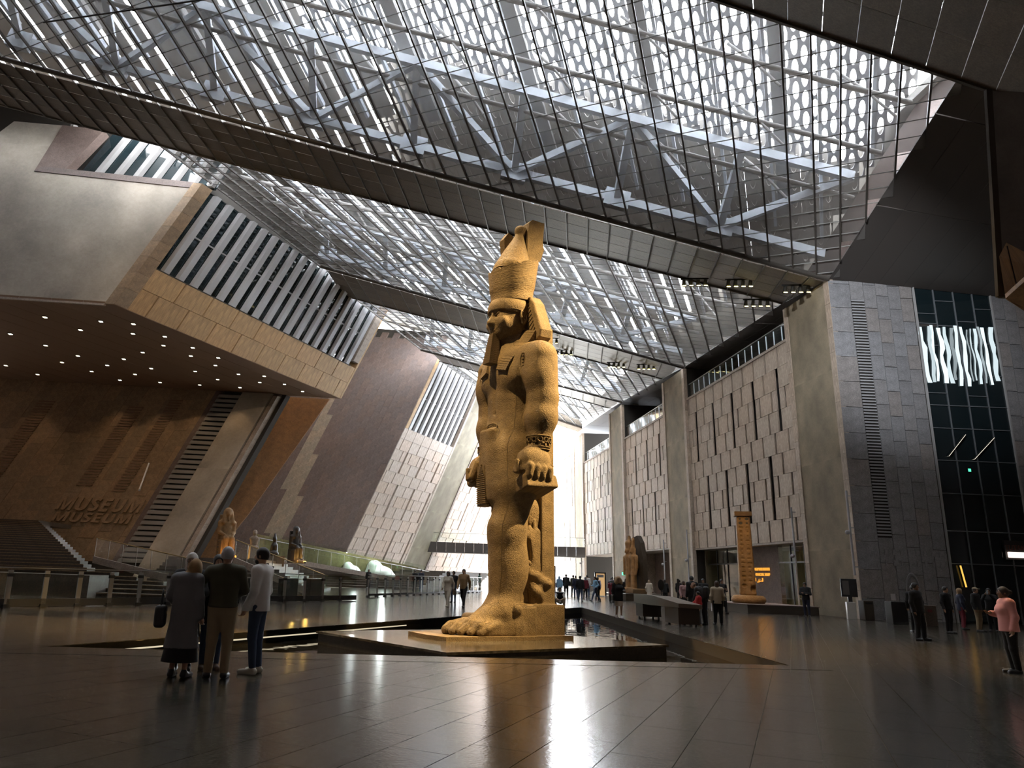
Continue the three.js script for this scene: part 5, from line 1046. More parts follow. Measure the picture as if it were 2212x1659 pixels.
function makePerson(o) {                                  // returns a Group of body + clothing, standing at its origin
  const s = (o.height ?? 1.75) / 1.75, J = {}; const P = { ...JOINTS, ...POSE[o.pose ?? 'stand'], ...(o.joints ?? {}) };
  for (const k in P) J[k] = P[k].map((v) => v * s);
  const fine = o.fine, c = o.cell ?? (fine ? 0.013 : 0.024), w = o.wide ?? 1, female = o.female, R = (v) => v * s;
  const g = new THREE.Group(), sh = female ? 0.92 : 1;
  for (const k of ['shL', 'shR']) J[k] = [J[k][0] * sh, J[k][1], J[k][2]];
  const torso = (e, k = 0.06) => [cap(J.pelvis, J.waist, R(0.135) * w + e, R(0.12) * w + e, { k: k, z: 0.78 }), cap(J.waist, J.chest, R(0.12) * w + e, R(0.145) * w + e, { k, z: 0.76 }), cap(J.chest, mix3(J.chest, J.neck, 0.55), R(0.145) * w + e, R(0.11) * w + e, { k, z: 0.74 }), cap(J.shL, J.shR, R(0.06) + e, R(0.06) + e, { k: 0.08 }),
    ...(female ? [ell(mix3(J.chest, [R(0.13), J.chest[1], J.chest[2] + R(0.16)], 0.55), [R(0.07) + e, R(0.07) + e, R(0.06) + e], { k: 0.05 }), ell(mix3(J.chest, [-R(0.13), J.chest[1], J.chest[2] + R(0.16)], 0.55), [R(0.07) + e, R(0.07) + e, R(0.06) + e], { k: 0.05 })] : [])];
  const arm = (S, e, cut = 1) => [cap(J['sh' + S], J['el' + S], R(0.052) + e, R(0.042) + e, { k: 0.04 }), cap(J['el' + S], mix3(J['el' + S], J['wr' + S], cut), R(0.042) + e, R(0.03) + e + (cut < 1 ? 0.004 : 0), { k: 0.03 })];
  const leg = (S, e, cut = 1) => [cap(J['hip' + S], J['kn' + S], R(0.088) * (0.5 + w / 2) + e, R(0.055) + e, { k: 0.06 }), cap(J['kn' + S], mix3(J['kn' + S], J['an' + S], cut), R(0.054) + e, R(0.038) + e, { k: 0.03 })];
  const foot = (S, e) => [cap(mix3(J['an' + S], [J['an' + S][0], R(0.035), J['an' + S][2] - R(0.03)], 0.9), J['toe' + S], R(0.036) + e, R(0.028) + e, { k: 0.02, x: 1.1 }), cap(J['an' + S], [J['an' + S][0], R(0.045), J['an' + S][2] + R(0.03)], R(0.036) + e, R(0.036) + e, { k: 0.02 })];
  const hx = J.head, yaw = o.yaw ?? 0, hp = (x, y, z) => { const cy = Math.cos(yaw), sy = Math.sin(yaw); return [hx[0] + R(x * cy + z * sy), hx[1] + R(y), hx[2] + R(-x * sy + z * cy)]; };
  const skull = (e) => [ell(hp(0, 0.02, -0.01), [R(0.076) + e, R(0.1) + e, R(0.095) + e], { k: 0.03, rot: [0, yaw, 0] }), ell(hp(0, -0.055, 0.03), [R(0.055) + e, R(0.06) + e, R(0.062) + e], { k: 0.03, rot: [0, yaw, 0] })];
  const neck = (e) => [cap(mix3(J.neck, J.chest, 0.2), mix3(J.neck, J.head, 0.55), R(0.056) + e, R(0.05) + e, { k: 0.04 })];
  const face = [ell(hp(0, -0.09, 0.075), [R(0.022), R(0.018), R(0.02)], { k: 0.015 }), cap(hp(0, 0.015, 0.088), hp(0, -0.025, 0.108), R(0.009), R(0.014), { k: 0.012 }), ell(hp(0.032, 0.012, 0.086), [R(0.018), R(0.011), R(0.012)], { op: 's', k: 0.012 }), ell(hp(-0.032, 0.012, 0.086), [R(0.018), R(0.011), R(0.012)], { op: 's', k: 0.012 }), cap(hp(-0.02, -0.058, 0.084), hp(0.02, -0.058, 0.084), R(0.008), R(0.008), { k: 0.006 }), ell(hp(0.077, -0.005, -0.005), [R(0.014), R(0.03), R(0.018)], { k: 0.01 }), ell(hp(-0.077, -0.005, -0.005), [R(0.014), R(0.03), R(0.018)], { k: 0.01 })];
  // skin: one continuous body; head and hands from finer grids when near
  const limbs = [...torso(0), ...neck(0), ...arm('L', 0), ...arm('R', 0), ...leg('L', 0), ...leg('R', 0), ...foot('L', 0), ...foot('R', 0)];
  const hands = [...handPrims(J.wrL, J.elL, 1, o.curl ?? 0.45, fine), ...handPrims(J.wrR, J.elR, -1, o.curl ?? 0.45, fine)];
  let body;
  if (fine) {
    body = [mesh([...limbs, ...skull(0)], c), mesh([...skull(0), ...face, ...neck(0)], 0.006, hp(-0.13, -0.15, -0.14).map((v, i) => Math.min(v, hx[i] - R(0.15))), hx.map((v) => v + R(0.15)))];
    for (const [S, i, sd] of [['L', 0, 1], ['R', 1, -1]]) { const hpz = handPrims(J['wr' + S], J['el' + S], sd, o.curl ?? 0.45, true), wq = J['wr' + S]; hpz.push(cap(mix3(J['el' + S], wq, 0.75), wq, R(0.031), R(0.029), { k: 0.02 })); body.push(mesh(hpz, 0.0042, wq.map((v) => v - 0.17), wq.map((v) => v + 0.17))); }
    body = mergeGeometries(body);
  } else body = mesh([...limbs, ...hands, ...skull(0), ...face], c);
  const add = (name, geo, m) => { const q = new THREE.Mesh(geo, m); q.name = name; q.castShadow = q.receiveShadow = true; g.add(q); return q; };
  add('body', body, o.skin ?? skinM);
  const up = [0, 1, 0];
  // top
  const t = o.top ?? {}, te = t.e ?? 0.022, hem = R(t.hem ?? 0.9);
  if (o.top) {
    const pr = [...torso(te), ...arm('L', te * 0.75, t.sleeve ?? 0.95), ...arm('R', te * 0.75, t.sleeve ?? 0.95)];
    if (t.flare) { const y1 = hem / s; pr.push(cap([J.waist[0], J.waist[1], J.waist[2]], [J.pelvis[0], hem, J.pelvis[2] + R(t.fz ?? 0)], R(0.13) + te, R(t.flare), { k: 0.08, z: 0.8 })); }
    else pr.push(cap(J.waist, [J.pelvis[0], hem - R(0.03), J.pelvis[2]], R(0.13) * w + te, R(0.158) * w + te, { k: 0.05, z: 0.86 }));
    pr.push(half([0, -1, 0], -hem, { op: 'i' }));
    if (!t.high) pr.push(ell([J.neck[0], J.neck[1] + R(0.09), J.neck[2] + R(0.02)], [R(0.065), R(0.075), R(0.075)], { op: 's', k: 0.01 }));
    else pr.push(cap(J.neck, mix3(J.neck, J.head, 0.28), R(0.07), R(0.066), { k: 0.02 }));
    add(t.name ?? 'top', mesh(pr, c * 0.95), t.m);
  }
  if (o.band) { const pr = [...torso(te + 0.008), half([0, -1, 0], -R(o.band.y0), { op: 'i' }), half([0, 1, 0], R(o.band.y1), { op: 'i' })]; add('stripe', mesh(pr, c * 0.9), o.band.m); }
  const l = o.legs ?? {}, le = l.e ?? 0.017;
  if (l.skirt) { const y = R(l.hem ?? 0.3); add('skirt', mesh([cap(J.waist, [J.pelvis[0], y, J.pelvis[2]], R(0.14), R(l.skirt), { k: 0.05, z: 0.85 }), half([0, -1, 0], -y, { op: 'i' }), half([0, 1, 0], R(1.08), { op: 'i' })], c), l.m); }
  else if (o.legs) { const pr = [...leg('L', le, l.cut ?? 0.97), ...leg('R', le, l.cut ?? 0.97), cap(J.pelvis, mix3(J.pelvis, J.waist, 0.5), R(0.137) * w + le, R(0.125) * w + le, { k: 0.05, z: 0.8 })]; add(l.name ?? 'trousers', mesh(pr, c), l.m); }
  const shp = (S) => [...foot(S, 0.011), half([0, -1, 0], 0.004, { op: 'i' })];
  for (const S of ['L', 'R']) add('shoe', mesh(shp(S), fine ? 0.009 : 0.016), o.shoes ?? cloth([0.012, 0.012, 0.012], 0.5));
  // hair or head covering
  const h = o.hair ?? 'short', hm = o.hairM ?? hairM.black, fcut = (e) => half([-Math.sin(yaw) * 1, -0.55, -Math.cos(yaw)].map((v) => v), -(Math.sin(yaw) * hx[0] + 0.55 * hx[1] + Math.cos(yaw) * hx[2]) - e, { op: 'i', k: 0.01 });
  const faceHole = (r, y = -0.02) => ell(hp(0, y, 0.1), [R(r), R(r * 1.35), R(0.09)], { op: 's', k: 0.02, rot: [0, yaw, 0] });
  const hc = fine ? 0.008 : 0.018;
  if (h === 'short') add('hair', mesh([...skull(0.013).slice(0, 1), faceHole(0.066, -0.03), ell(hp(0, -0.11, 0.02), [R(0.12), R(0.075), R(0.16)], { op: 's', k: 0.02 })], hc), hm);
  if (h === 'bald') add('hair', mesh([...skull(0.005).slice(0, 1), ell(hp(0, 0.1, 0.05), [R(0.12), R(0.1), R(0.13)], { op: 's', k: 0.02 }), faceHole(0.07, -0.03), ell(hp(0, -0.1, 0.02), [R(0.12), R(0.06), R(0.16)], { op: 's', k: 0.02 })], hc), hm);
  if (h === 'long') add('hair', mesh([...skull(0.02), cap(hp(0, 0.0, -0.05), hp(0, -0.3, -0.1), R(0.085), R(0.08), { k: 0.05, z: 0.6 }), faceHole(0.06, -0.03)], hc), hm);
  if (h === 'curly') { const q = [...skull(0.035), ell(hp(0, -0.06, -0.03), [R(0.16), R(0.19), R(0.13)], { k: 0.06 }), ell(hp(0.11, -0.14, 0), [R(0.09), R(0.16), R(0.1)], { k: 0.05 }), ell(hp(-0.11, -0.14, 0), [R(0.09), R(0.16), R(0.1)], { k: 0.05 })]; const r = RNG(3); for (let i = 0; i < 26; i++) { const a = r() * 2 * PI; q.push(ell(hp(Math.cos(a) * 0.13 + 0.02 * r(), 0.1 - 0.34 * r(), Math.sin(a) * 0.12 - 0.03), [R(0.04), R(0.05), R(0.04)], { k: 0.02 })); } q.push(faceHole(0.06, -0.03)); add('hair', mesh(q, hc), hm); }
  if (h === 'bun') add('hair', mesh([...skull(0.014).slice(0, 1), ell(hp(0, 0.02, -0.13), [R(0.045), R(0.045), R(0.045)], { k: 0.03 }), faceHole(0.066, -0.03)], hc), hm);
  if (h === 'scarf') add('headscarf', mesh([...skull(0.02), cap(hp(0, -0.06, -0.01), mix3(J.neck, J.chest, 0.35), R(0.085), R(0.15), { k: 0.06, z: 0.85 }), faceHole(0.056, -0.025)], hc), hm);
  if (h === 'cap') { add('hair', mesh([...skull(0.01).slice(0, 1), faceHole(0.068, -0.03)], hc), hairM.black); add('cap', mesh([ell(hp(0, 0.055, -0.01), [R(0.088), R(0.075), R(0.105)], { k: 0.02, rot: [0, yaw, 0] }), ell(hp(0, 0.055, 0.12), [R(0.07), R(0.012), R(0.07)], { k: 0.01 }), half([0, -1, 0], -(hx[1] + R(0.04)), { op: 'i' })], hc), hm); }
  if (o.beard) add('beard', mesh([ell(hp(0, -0.075, 0.045), [R(0.06), R(0.05), R(0.056)], { k: 0.02, rot: [0, yaw, 0] }), ell(hp(0, -0.02, 0.09), [R(0.05), R(0.038), R(0.05)], { op: 's', k: 0.01 })], hc), hairM.black);
  if (o.glasses) { const gl = [new THREE.TorusGeometry(R(0.025), 0.003, 6, 16).translate(R(0.033), 0, 0), new THREE.TorusGeometry(R(0.025), 0.003, 6, 16).translate(-R(0.033), 0, 0)]; const q = join(gl); q.rotateY(yaw); q.translate(...hp(0, 0.012, 0.1)); add('glasses', q, M.black); }
  const ex = o.extra ?? [];
  if (ex.includes('backpack')) { const q = new RoundedBoxGeometry(R(0.32), R(0.46), R(0.17), 3, 0.06); q.translate(J.chest[0], J.chest[1] - R(0.03), J.chest[2] - R(0.22)); add('backpack', q, o.bagM ?? M.black); for (const x of [1, -1]) add('strap', bar(V(J.chest[0] + x * R(0.11), J.chest[1] + R(0.14), J.chest[2] - R(0.17)), V(J.chest[0] + x * R(0.13), J.chest[1] + R(0.17), J.chest[2] + R(0.03)), 0.03, 0.012), o.bagM ?? M.black); }
  if (ex.includes('handbag')) { const wv = V(...J.wrL), q = new RoundedBoxGeometry(R(0.13), R(0.22), R(0.27), 3, 0.04); q.translate(wv.x + R(0.05), wv.y - R(0.2), wv.z); add('handbag', q, o.bagM ?? M.black); add('bag_strap', new THREE.TorusGeometry(R(0.09), 0.008, 6, 18, PI).rotateY(PI / 2).translate(wv.x + R(0.05), wv.y - R(0.1), wv.z), o.bagM ?? M.black); }
  if (ex.includes('shoulderbag')) { const q = new RoundedBoxGeometry(R(0.1), R(0.26), R(0.3), 3, 0.03); q.translate(R(-0.27), R(0.85), R(0.0)); add('shoulder_bag', q, o.bagM ?? M.black); add('bag_strap', bar(V(R(-0.25), R(0.98), 0), V(R(0.1), R(1.46), -R(0.02)), 0.02, 0.008, V(0, 0, 1)), o.bagM ?? M.black); }
  if (ex.includes('paper')) { const wv = V(...J.wrL), q = box(-0.01, 0.01, -0.3, 0, -0.11, 0.11); q.translate(wv.x + 0.03, wv.y - 0.03, wv.z); add('paper', q, cloth([0.6, 0.58, 0.62])); }
  if (ex.includes('phone')) { const q = new RoundedBoxGeometry(0.075, 0.155, 0.009, 2, 0.004); q.rotateX(-0.5); q.translate((J.wrL[0] + J.wrR[0]) / 2, Math.max(J.wrL[1], J.wrR[1]) + 0.1, Math.max(J.wrL[2], J.wrR[2]) + 0.06); add('phone', q, M.darkMetal); }
  return g;
}
// ---- placing: the first of a kind is made, the others are copies with their own colours
const protoCache = {};
function person(label, x, z, turn, o, group, y = 0) {
  let g;
  if (o.kind) {
    if (!protoCache[o.kind]) protoCache[o.kind] = makePerson(KINDS[o.kind]);
    g = protoCache[o.kind].clone();
    const pal = o.colours ?? {};
    g.traverse((m) => { if (m.isMesh && pal[m.name]) m.material = pal[m.name]; });
    const k = (o.height ?? 1.75) / (KINDS[o.kind].height ?? 1.75); g.scale.set(k, k, k);
  } else g = makePerson(o);
  g.name = numbered('person'); g.position.set(x, y, z); g.rotation.y = turn; scene.add(g);
  return tag(g, label, 'person', group);
}
const C = { navy: cloth([0.02, 0.024, 0.045]), black: cloth([0.012, 0.012, 0.013]), char: cloth([0.03, 0.03, 0.032]), grey: cloth([0.14, 0.14, 0.145]), white: cloth([0.62, 0.6, 0.58]), cream: cloth([0.52, 0.46, 0.36]), beige: cloth([0.36, 0.29, 0.2]), tan: cloth([0.30, 0.19, 0.09]), red: cloth([0.34, 0.015, 0.015]), maroon: cloth([0.13, 0.012, 0.02]), sky: cloth([0.20, 0.36, 0.52]), pale: cloth([0.45, 0.52, 0.62]), denim: cloth([0.035, 0.055, 0.1]), olive: cloth([0.06, 0.058, 0.035]), brown: cloth([0.07, 0.04, 0.02]), pink: cloth([0.62, 0.27, 0.24]), khaki: cloth([0.26, 0.2, 0.12]), rust: cloth([0.2, 0.05, 0.02]), green: cloth([0.02, 0.08, 0.05]), lilac: cloth([0.3, 0.28, 0.4]) };
const KINDS = {
  man: { pose: 'stand', top: { m: C.black, hem: 0.88 }, legs: { m: C.denim }, hair: 'short' },
  manShift: { pose: 'shift', top: { m: C.black, hem: 0.86, high: true, e: 0.03 }, legs: { m: C.black }, hair: 'short' },
  manWalk: { pose: 'stride', top: { m: C.sky, hem: 0.86 }, legs: { m: C.denim }, hair: 'short' },
  manPhoto: { pose: 'photo', top: { m: C.black, hem: 0.86 }, legs: { m: C.denim }, hair: 'short', extra: ['phone'] },
  woman: { female: true, height: 1.65, pose: 'shift', top: { m: C.white, hem: 0.8, e: 0.028 }, legs: { m: C.black }, hair: 'long' },
  scarf: { female: true, height: 1.63, pose: 'stand', top: { m: C.pale, hem: 0.55, flare: 0.22, e: 0.03 }, legs: { m: C.black, skirt: 0.25, hem: 0.12 }, hair: 'scarf' },
  scarfPhone: { female: true, height: 1.63, pose: 'phone', top: { m: C.red, hem: 0.62, flare: 0.2, e: 0.028 }, legs: { m: C.black }, hair: 'scarf', extra: ['phone'] },
  sitter: { pose: 'sit', top: { m: C.black, hem: 0.42 }, legs: { m: C.black }, hair: 'short' },
};
const fwd = (dx, dz) => Math.atan2(dx, dz);              // turn so that the person faces (dx, dz)
// ---- the group in front on the left
person('grey-haired man in dark sweater and tan trousers with one arm round the woman beside him', -2.46, -11.0, PI + 0.1, { fine: true, height: 1.76, wide: 1.12, yaw: -0.25, top: { m: C.olive, hem: 0.93, e: 0.028, name: 'sweater' }, legs: { m: C.khaki, e: 0.022 }, hair: 'short', hairM: hairM.grey, shoes: M.black,
  joints: { shR: [-0.2, 1.42, -0.01], elR: [-0.27, 1.17, 0.1], wrR: [-0.16, 1.1, 0.28], shL: [0.2, 1.41, 0.0], elL: [0.4, 1.2, 0.14], wrL: [0.52, 1.4, 0.24], knL: [0.11, 0.5, 0.02], anL: [0.12, 0.085, -0.02], toeL: [0.17, 0.03, 0.15] } });
person('woman in brown headscarf and long grey cardigan over black skirt, back turned', -2.98, -10.98, PI - 0.15, { fine: true, height: 1.6, female: true, top: { m: C.grey, hem: 0.42, flare: 0.27, e: 0.034, name: 'cardigan' }, legs: { m: C.black, skirt: 0.28, hem: 0.22 }, hair: 'scarf', hairM: C.tan, shoes: M.black, joints: { elL: [0.27, 1.16, 0.05], wrL: [0.2, 1.0, 0.22], head: [-0.08, 1.6, 0.05] } });
person('woman in white headscarf, glasses and black coat facing out of the front group', -3.12, -11.6, 0.12, { fine: true, height: 1.66, female: true, glasses: true, pose: 'phone', top: { m: C.black, hem: 0.5, flare: 0.24, e: 0.03, name: 'coat' }, legs: { m: C.black, skirt: 0.24, hem: 0.15 }, hair: 'scarf', hairM: C.white, extra: [] });
person('dark-haired woman half hidden between the white headscarf and the grey-haired man', -2.78, -11.85, 0.3, { fine: true, height: 1.66, female: true, top: { m: C.black, hem: 0.7, e: 0.03 }, legs: { m: C.denim }, hair: 'bun', hairM: hairM.black, shoes: C.brown });
person('young man in white sweatshirt and dark jeans with short black beard, standing in profile', -2.06, -11.57, -PI / 2 - 0.25, { fine: true, height: 1.78, top: { m: C.white, hem: 0.86, e: 0.03, name: 'sweatshirt' }, legs: { m: C.denim, e: 0.012 }, hair: 'short', beard: true, shoes: cloth([0.42, 0.38, 0.3], 0.6), curl: 0.6, joints: { elL: [0.24, 1.14, -0.02], wrL: [0.23, 0.88, 0.1], elR: [-0.24, 1.14, -0.02], wrR: [-0.22, 0.88, 0.12] } });
{ const b = thing('handbag', 'black leather handbag hanging at the side of the woman in grey cardigan', 'bag', V(-3.31, 0.62, -10.98), 0.2); part('pouch', new RoundedBoxGeometry(0.15, 0.3, 0.3, 4, 0.05).translate(0, 0.17, 0), M.black, b); part('strap', new THREE.TorusGeometry(0.1, 0.01, 6, 20, PI).scale(1, 2.2, 1).rotateY(PI / 2).translate(0, 0.3, 0), M.black, b); part('clasp', box(0.075, 0.085, 0.2, 0.24, -0.03, 0.03), M.brass, b); }
// ---- couple behind the pool
person('woman with long dark hair in cream suit carrying a brown bag, walking by the rail', 2.36, -36.6, -0.5, { height: 1.62, cell: 0.018, female: true, pose: 'walk', top: { m: C.cream, hem: 0.78, e: 0.03 }, legs: { m: C.cream, e: 0.03 }, hair: 'long', hairM: hairM.brown, extra: ['handbag'], bagM: C.brown, shoes: C.cream });
person('man in tan jacket and black trousers walking beside the woman in cream', 3.1, -36.5, -0.45, { height: 1.76, cell: 0.018, pose: 'walk', top: { m: C.tan, hem: 0.84, e: 0.032, name: 'jacket' }, legs: { m: C.black, e: 0.02 }, hair: 'short' });
person('person mostly hidden behind the couple by the rail, only the head clear', 3.05, -42.5, -0.5, { kind: 'man', height: 1.68 });
// ---- behind the glass rail
person('man in blue shirt far off behind the glass rail', 6.1, -70.5, 0.4, { kind: 'manWalk', height: 1.65, colours: { top: cloth([0.02, 0.05, 0.2]) } });
person('person in dark teal far behind the rail close to the statue leg', 7.7, -73, 1.2, { kind: 'manShift', height: 1.7, colours: { top: C.green } });
person('stout man in black standing behind the glass rail at the foot of the leaning facade', 1.45, -69, PI, { kind: 'manShift', height: 1.74 });
person('man in navy with blue sleeve standing beside the stout man behind the rail', 2.0, -68.6, PI - 0.4, { kind: 'man', height: 1.8, colours: { top: C.navy } });
person('lone dark figure standing by the low steps behind the rail', -2.76, -70.0, 0.3, { kind: 'woman', height: 1.66, colours: { top: C.black, hair: hairM.black } });
person('figure in black seated on the low steps, left of two', -5.7, -77.6, 0.4, { kind: 'sitter' }, undefined, 0.2);
person('figure with long hair seated on the low steps, right of two', -4.9, -78.4, 0.2, { kind: 'sitter', height: 1.8, colours: { top: C.char } }, undefined, 0.2);
// ---- the crowd to the right of the statue
const crowd = 'visitors in the crowd behind the pool';
const cr = [
  ['man in bright red jacket in the crowd next to the statue', 12.15, -61.6, PI, 'manShift', 1.74, { top: C.red, trousers: C.black }],
  ['woman in pale blue headscarf and white skirt in the crowd', 13.15, -62.6, PI, 'scarf', 1.66, { top: C.sky, headscarf: C.sky, skirt: C.white }],
  ['man in brown jacket in the crowd between red jacket and blue headscarf', 12.7, -63.4, 2.6, 'man', 1.72, { top: C.brown }],
  ['tall man in black behind the woman in blue headscarf', 14.0, -63.9, 2.9, 'manShift', 1.84, {}],
  ['woman with white and maroon top in the middle of the crowd', 15.1, -61.8, PI, 'woman', 1.66, { top: C.maroon, hair: C.grey }],
  ['man in navy in the crowd left of the maroon top', 14.5, -62.6, PI, 'man', 1.74, { top: C.navy }],
  ['man in black jacket and jeans standing apart in front of the crowd', 12.4, -52.2, 2.7, 'manShift', 1.7, { trousers: C.denim }],
  ['man in white shirt rising behind the black jacket in the crowd', 16.0, -64.8, PI, 'man', 1.84, { top: C.white }],
  ['man in light blue shirt striding to the left in front of the crowd', 13.75, -53.4, -PI / 2 + 0.2, 'manWalk', 1.7, {}],
  ['woman with dark coat facing the man in light blue shirt', 14.9, -57.4, 2.4, 'woman', 1.64, { top: C.black, hair: hairM.black }],
  ['person in black holding a pale phone right of the blue shirt', 15.5, -55.6, PI - 0.3, 'manPhoto', 1.66, {}],
  ['woman in maroon with grey headscarf left of the curly-haired woman', 14.65, -52.6, 2.5, 'scarfPhone', 1.52, { top: C.maroon, headscarf: C.grey }],
  ['man in charcoal at the back of the crowd under the grey direction sign', 12.0, -66.5, PI, 'man', 1.76, { top: C.char }],
  ['woman in rust top at the back of the crowd', 13.4, -66.8, 2.8, 'woman', 1.62, { top: C.rust }],
  ['man with black cap-like hair in olive at the back of the crowd', 15.2, -66.5, PI, 'manShift', 1.8, { top: C.olive }],
  ['person in pale lilac at the back of the crowd', 17.2, -66.0, 3, 'woman', 1.7, { top: C.lilac, hair: hairM.black }],
  ['man in dark grey near the black portal screen', 17.8, -63.6, 2.7, 'man', 1.78, { top: C.grey }],
  ['woman in black headscarf close to the black portal screen', 18.4, -61.8, 2.6, 'scarf', 1.64, { top: C.black, headscarf: C.black, skirt: C.black }],
  ['man in navy jacket by the curly-haired woman', 16.6, -58.6, PI, 'manShift', 1.72, { top: C.navy }],
  ['person taking a picture at the left edge of the crowd', 11.4, -63.6, 2.9, 'manPhoto', 1.72, { top: C.char }],
];
for (const [l, x, z, t, k, h, c] of cr) person(l, x, z, t, { kind: k, height: h, colours: c }, crowd);
person('crouching man in black waistcoat and white shirt at the pool edge', 8.35, -39.6, -0.3, { height: 1.74, cell: 0.018, pose: 'squat', top: { m: C.white, hem: 0.3, sleeve: 0.2 }, band: { y0: 0.32, y1: 0.8, m: C.black }, legs: { m: C.beige }, hair: 'short', shoes: C.brown });
person('woman with big curly fair hair, black jacket and pale skirt walking this way', 9.15, -31.8, 0.1, { height: 1.64, cell: 0.016, female: true, pose: 'bag', top: { m: C.black, hem: 0.72, e: 0.036, name: 'jacket' }, legs: { m: C.cream, skirt: 0.19, hem: 0.5 }, hair: 'curly', hairM: hairM.fair, shoes: C.white, extra: ['shoulderbag'], joints: { knL: [0.07, 0.5, 0.1], anL: [0.06, 0.09, 0.12], toeL: [0.06, 0.03, 0.29], knR: [-0.07, 0.5, -0.02], anR: [-0.06, 0.12, -0.16], toeR: [-0.06, 0.03, -0.02] } });
// ---- round the information desk
person('bald man with black backpack bending over the child in red at the desk', 11.5, -28.75, -2.2, { height: 1.74, cell: 0.016, pose: 'bend', top: { m: C.char, hem: 0.84, e: 0.03 }, legs: { m: C.black }, hair: 'bald', hairM: hairM.brown, extra: ['backpack'] });
person('child in red waistcoat and grey trousers leaning on the information desk', 11.12, -28.3, -1.7, { height: 1.2, cell: 0.014, pose: 'reach', top: { m: C.red, hem: 0.86, e: 0.03 }, legs: { m: C.grey, e: 0.024 }, hair: 'short', shoes: C.beige });
person('tall man in dark jacket with his back turned beyond the desk', 13.1, -34.0, PI + 0.1, { kind: 'manShift', height: 1.8 });
person('woman with bobbed dark hair in beige striped sweater holding white papers', 12.3, -29.4, PI - 0.35, { height: 1.6, cell: 0.016, female: true, pose: 'shift', top: { m: C.beige, hem: 0.84, e: 0.032, name: 'sweater' }, legs: { m: C.black, e: 0.026 }, hair: 'long', hairM: hairM.brown, extra: ['paper', 'shoulderbag'], bagM: C.black, shoes: C.char });
person('man in black T-shirt walking towards the inscribed pillar, looking at his hands', 17.3, -40.7, 0.1, { height: 1.76, cell: 0.018, pose: 'phone', top: { m: C.black, hem: 0.86, sleeve: 0.15 }, legs: { m: C.black, e: 0.024 }, hair: 'short', joints: { knL: [0.09, 0.52, 0.12], anL: [0.09, 0.1, 0.14], toeL: [0.1, 0.04, 0.31] } });
person('woman in pink top with a white shoulder bag left of the tall dark jacket', 15.75, -42.1, 0.3, { kind: 'woman', height: 1.58, colours: { top: cloth([0.34, 0.2, 0.19]), hair: hairM.brown } });
person('man in black jacket and white collar behind the beige sweater', 17.3, -43.2, -0.5, { kind: 'man', height: 1.76, colours: { top: C.black } });
person('security guard in black with folded arms right of the inscribed pillar', 21.6, -40.3, -0.7, { height: 1.74, cell: 0.018, top: { m: C.black, hem: 0.86, e: 0.03 }, legs: { m: C.navy }, hair: 'short', joints: { elL: [0.25, 1.16, 0.06], wrL: [-0.04, 1.2, 0.2], elR: [-0.25, 1.16, 0.06], wrR: [0.04, 1.14, 0.22] } });
person('grey-haired woman near the plinth of the paired statue', 18.6, -56.6, 2.6, { kind: 'scarf', height: 1.6, colours: { top: C.cream, headscarf: C.beige, skirt: C.white } });
person('slender dark figure between the paired statue and the next pier', 19.0, -54.4, 2.6, { kind: 'woman', height: 1.66, colours: { top: C.black, hair: hairM.black } });
person('two-tone heavy man in black coat beside the second pier', 19.9, -54.0, 2.8, { kind: 'manShift', height: 1.7 });
// ---- dark group by the foyer sign on the right
person('broad man in black with a bright edge on his cheek, standing legs apart', 16.65, -24.35, 0.5, { height: 1.76, cell: 0.016, wide: 1.15, skin: skinD, top: { m: C.black, hem: 0.82, e: 0.034 }, legs: { m: C.black, e: 0.03 }, hair: 'short', joints: { knL: [0.17, 0.5, 0.02], anL: [0.24, 0.085, -0.02], toeL: [0.3, 0.03, 0.14], knR: [-0.12, 0.5, 0.02], anR: [-0.14, 0.085, -0.02], toeR: [-0.2, 0.03, 0.14] } });
person('person in black leaning forward behind the broad man', 19.6, -28.8, 2.7, { kind: 'manShift', height: 1.72 });
person('man in black with a red collar right of the leaning person', 21.0, -29.0, 0.4, { kind: 'man', height: 1.72, colours: { top: C.black, trousers: C.black } });
person('woman with long fair hair and reddish trousers under the amber edge light', 24.0, -32.3, 1.3, { kind: 'woman', height: 1.68, colours: { top: C.navy, hair: hairM.fair, trousers: C.maroon } });
person('man in khaki cap and beige trousers below the glowing foyer sign', 23.7, -31.0, 0.5, { height: 1.74, cell: 0.02, top: { m: C.black, hem: 0.86, e: 0.03 }, legs: { m: C.khaki }, hair: 'cap', hairM: C.khaki });
person('person in black holding a phone to the face below the glowing foyer sign', 24.5, -31.3, -0.8, { kind: 'manPhoto', height: 1.72, colours: { trousers: C.black } });
person('woman in pink knitted sweater and black trousers at the right edge, hand out', 12.25, -15.25, -PI / 2 - 0.3, { fine: true, height: 1.64, female: true, pose: 'onehand', glasses: true, wide: 1.12, top: { m: C.pink, hem: 0.84, e: 0.034, name: 'sweater' }, legs: { m: C.black, e: 0.02 }, hair: 'bun', curl: 0.3 });
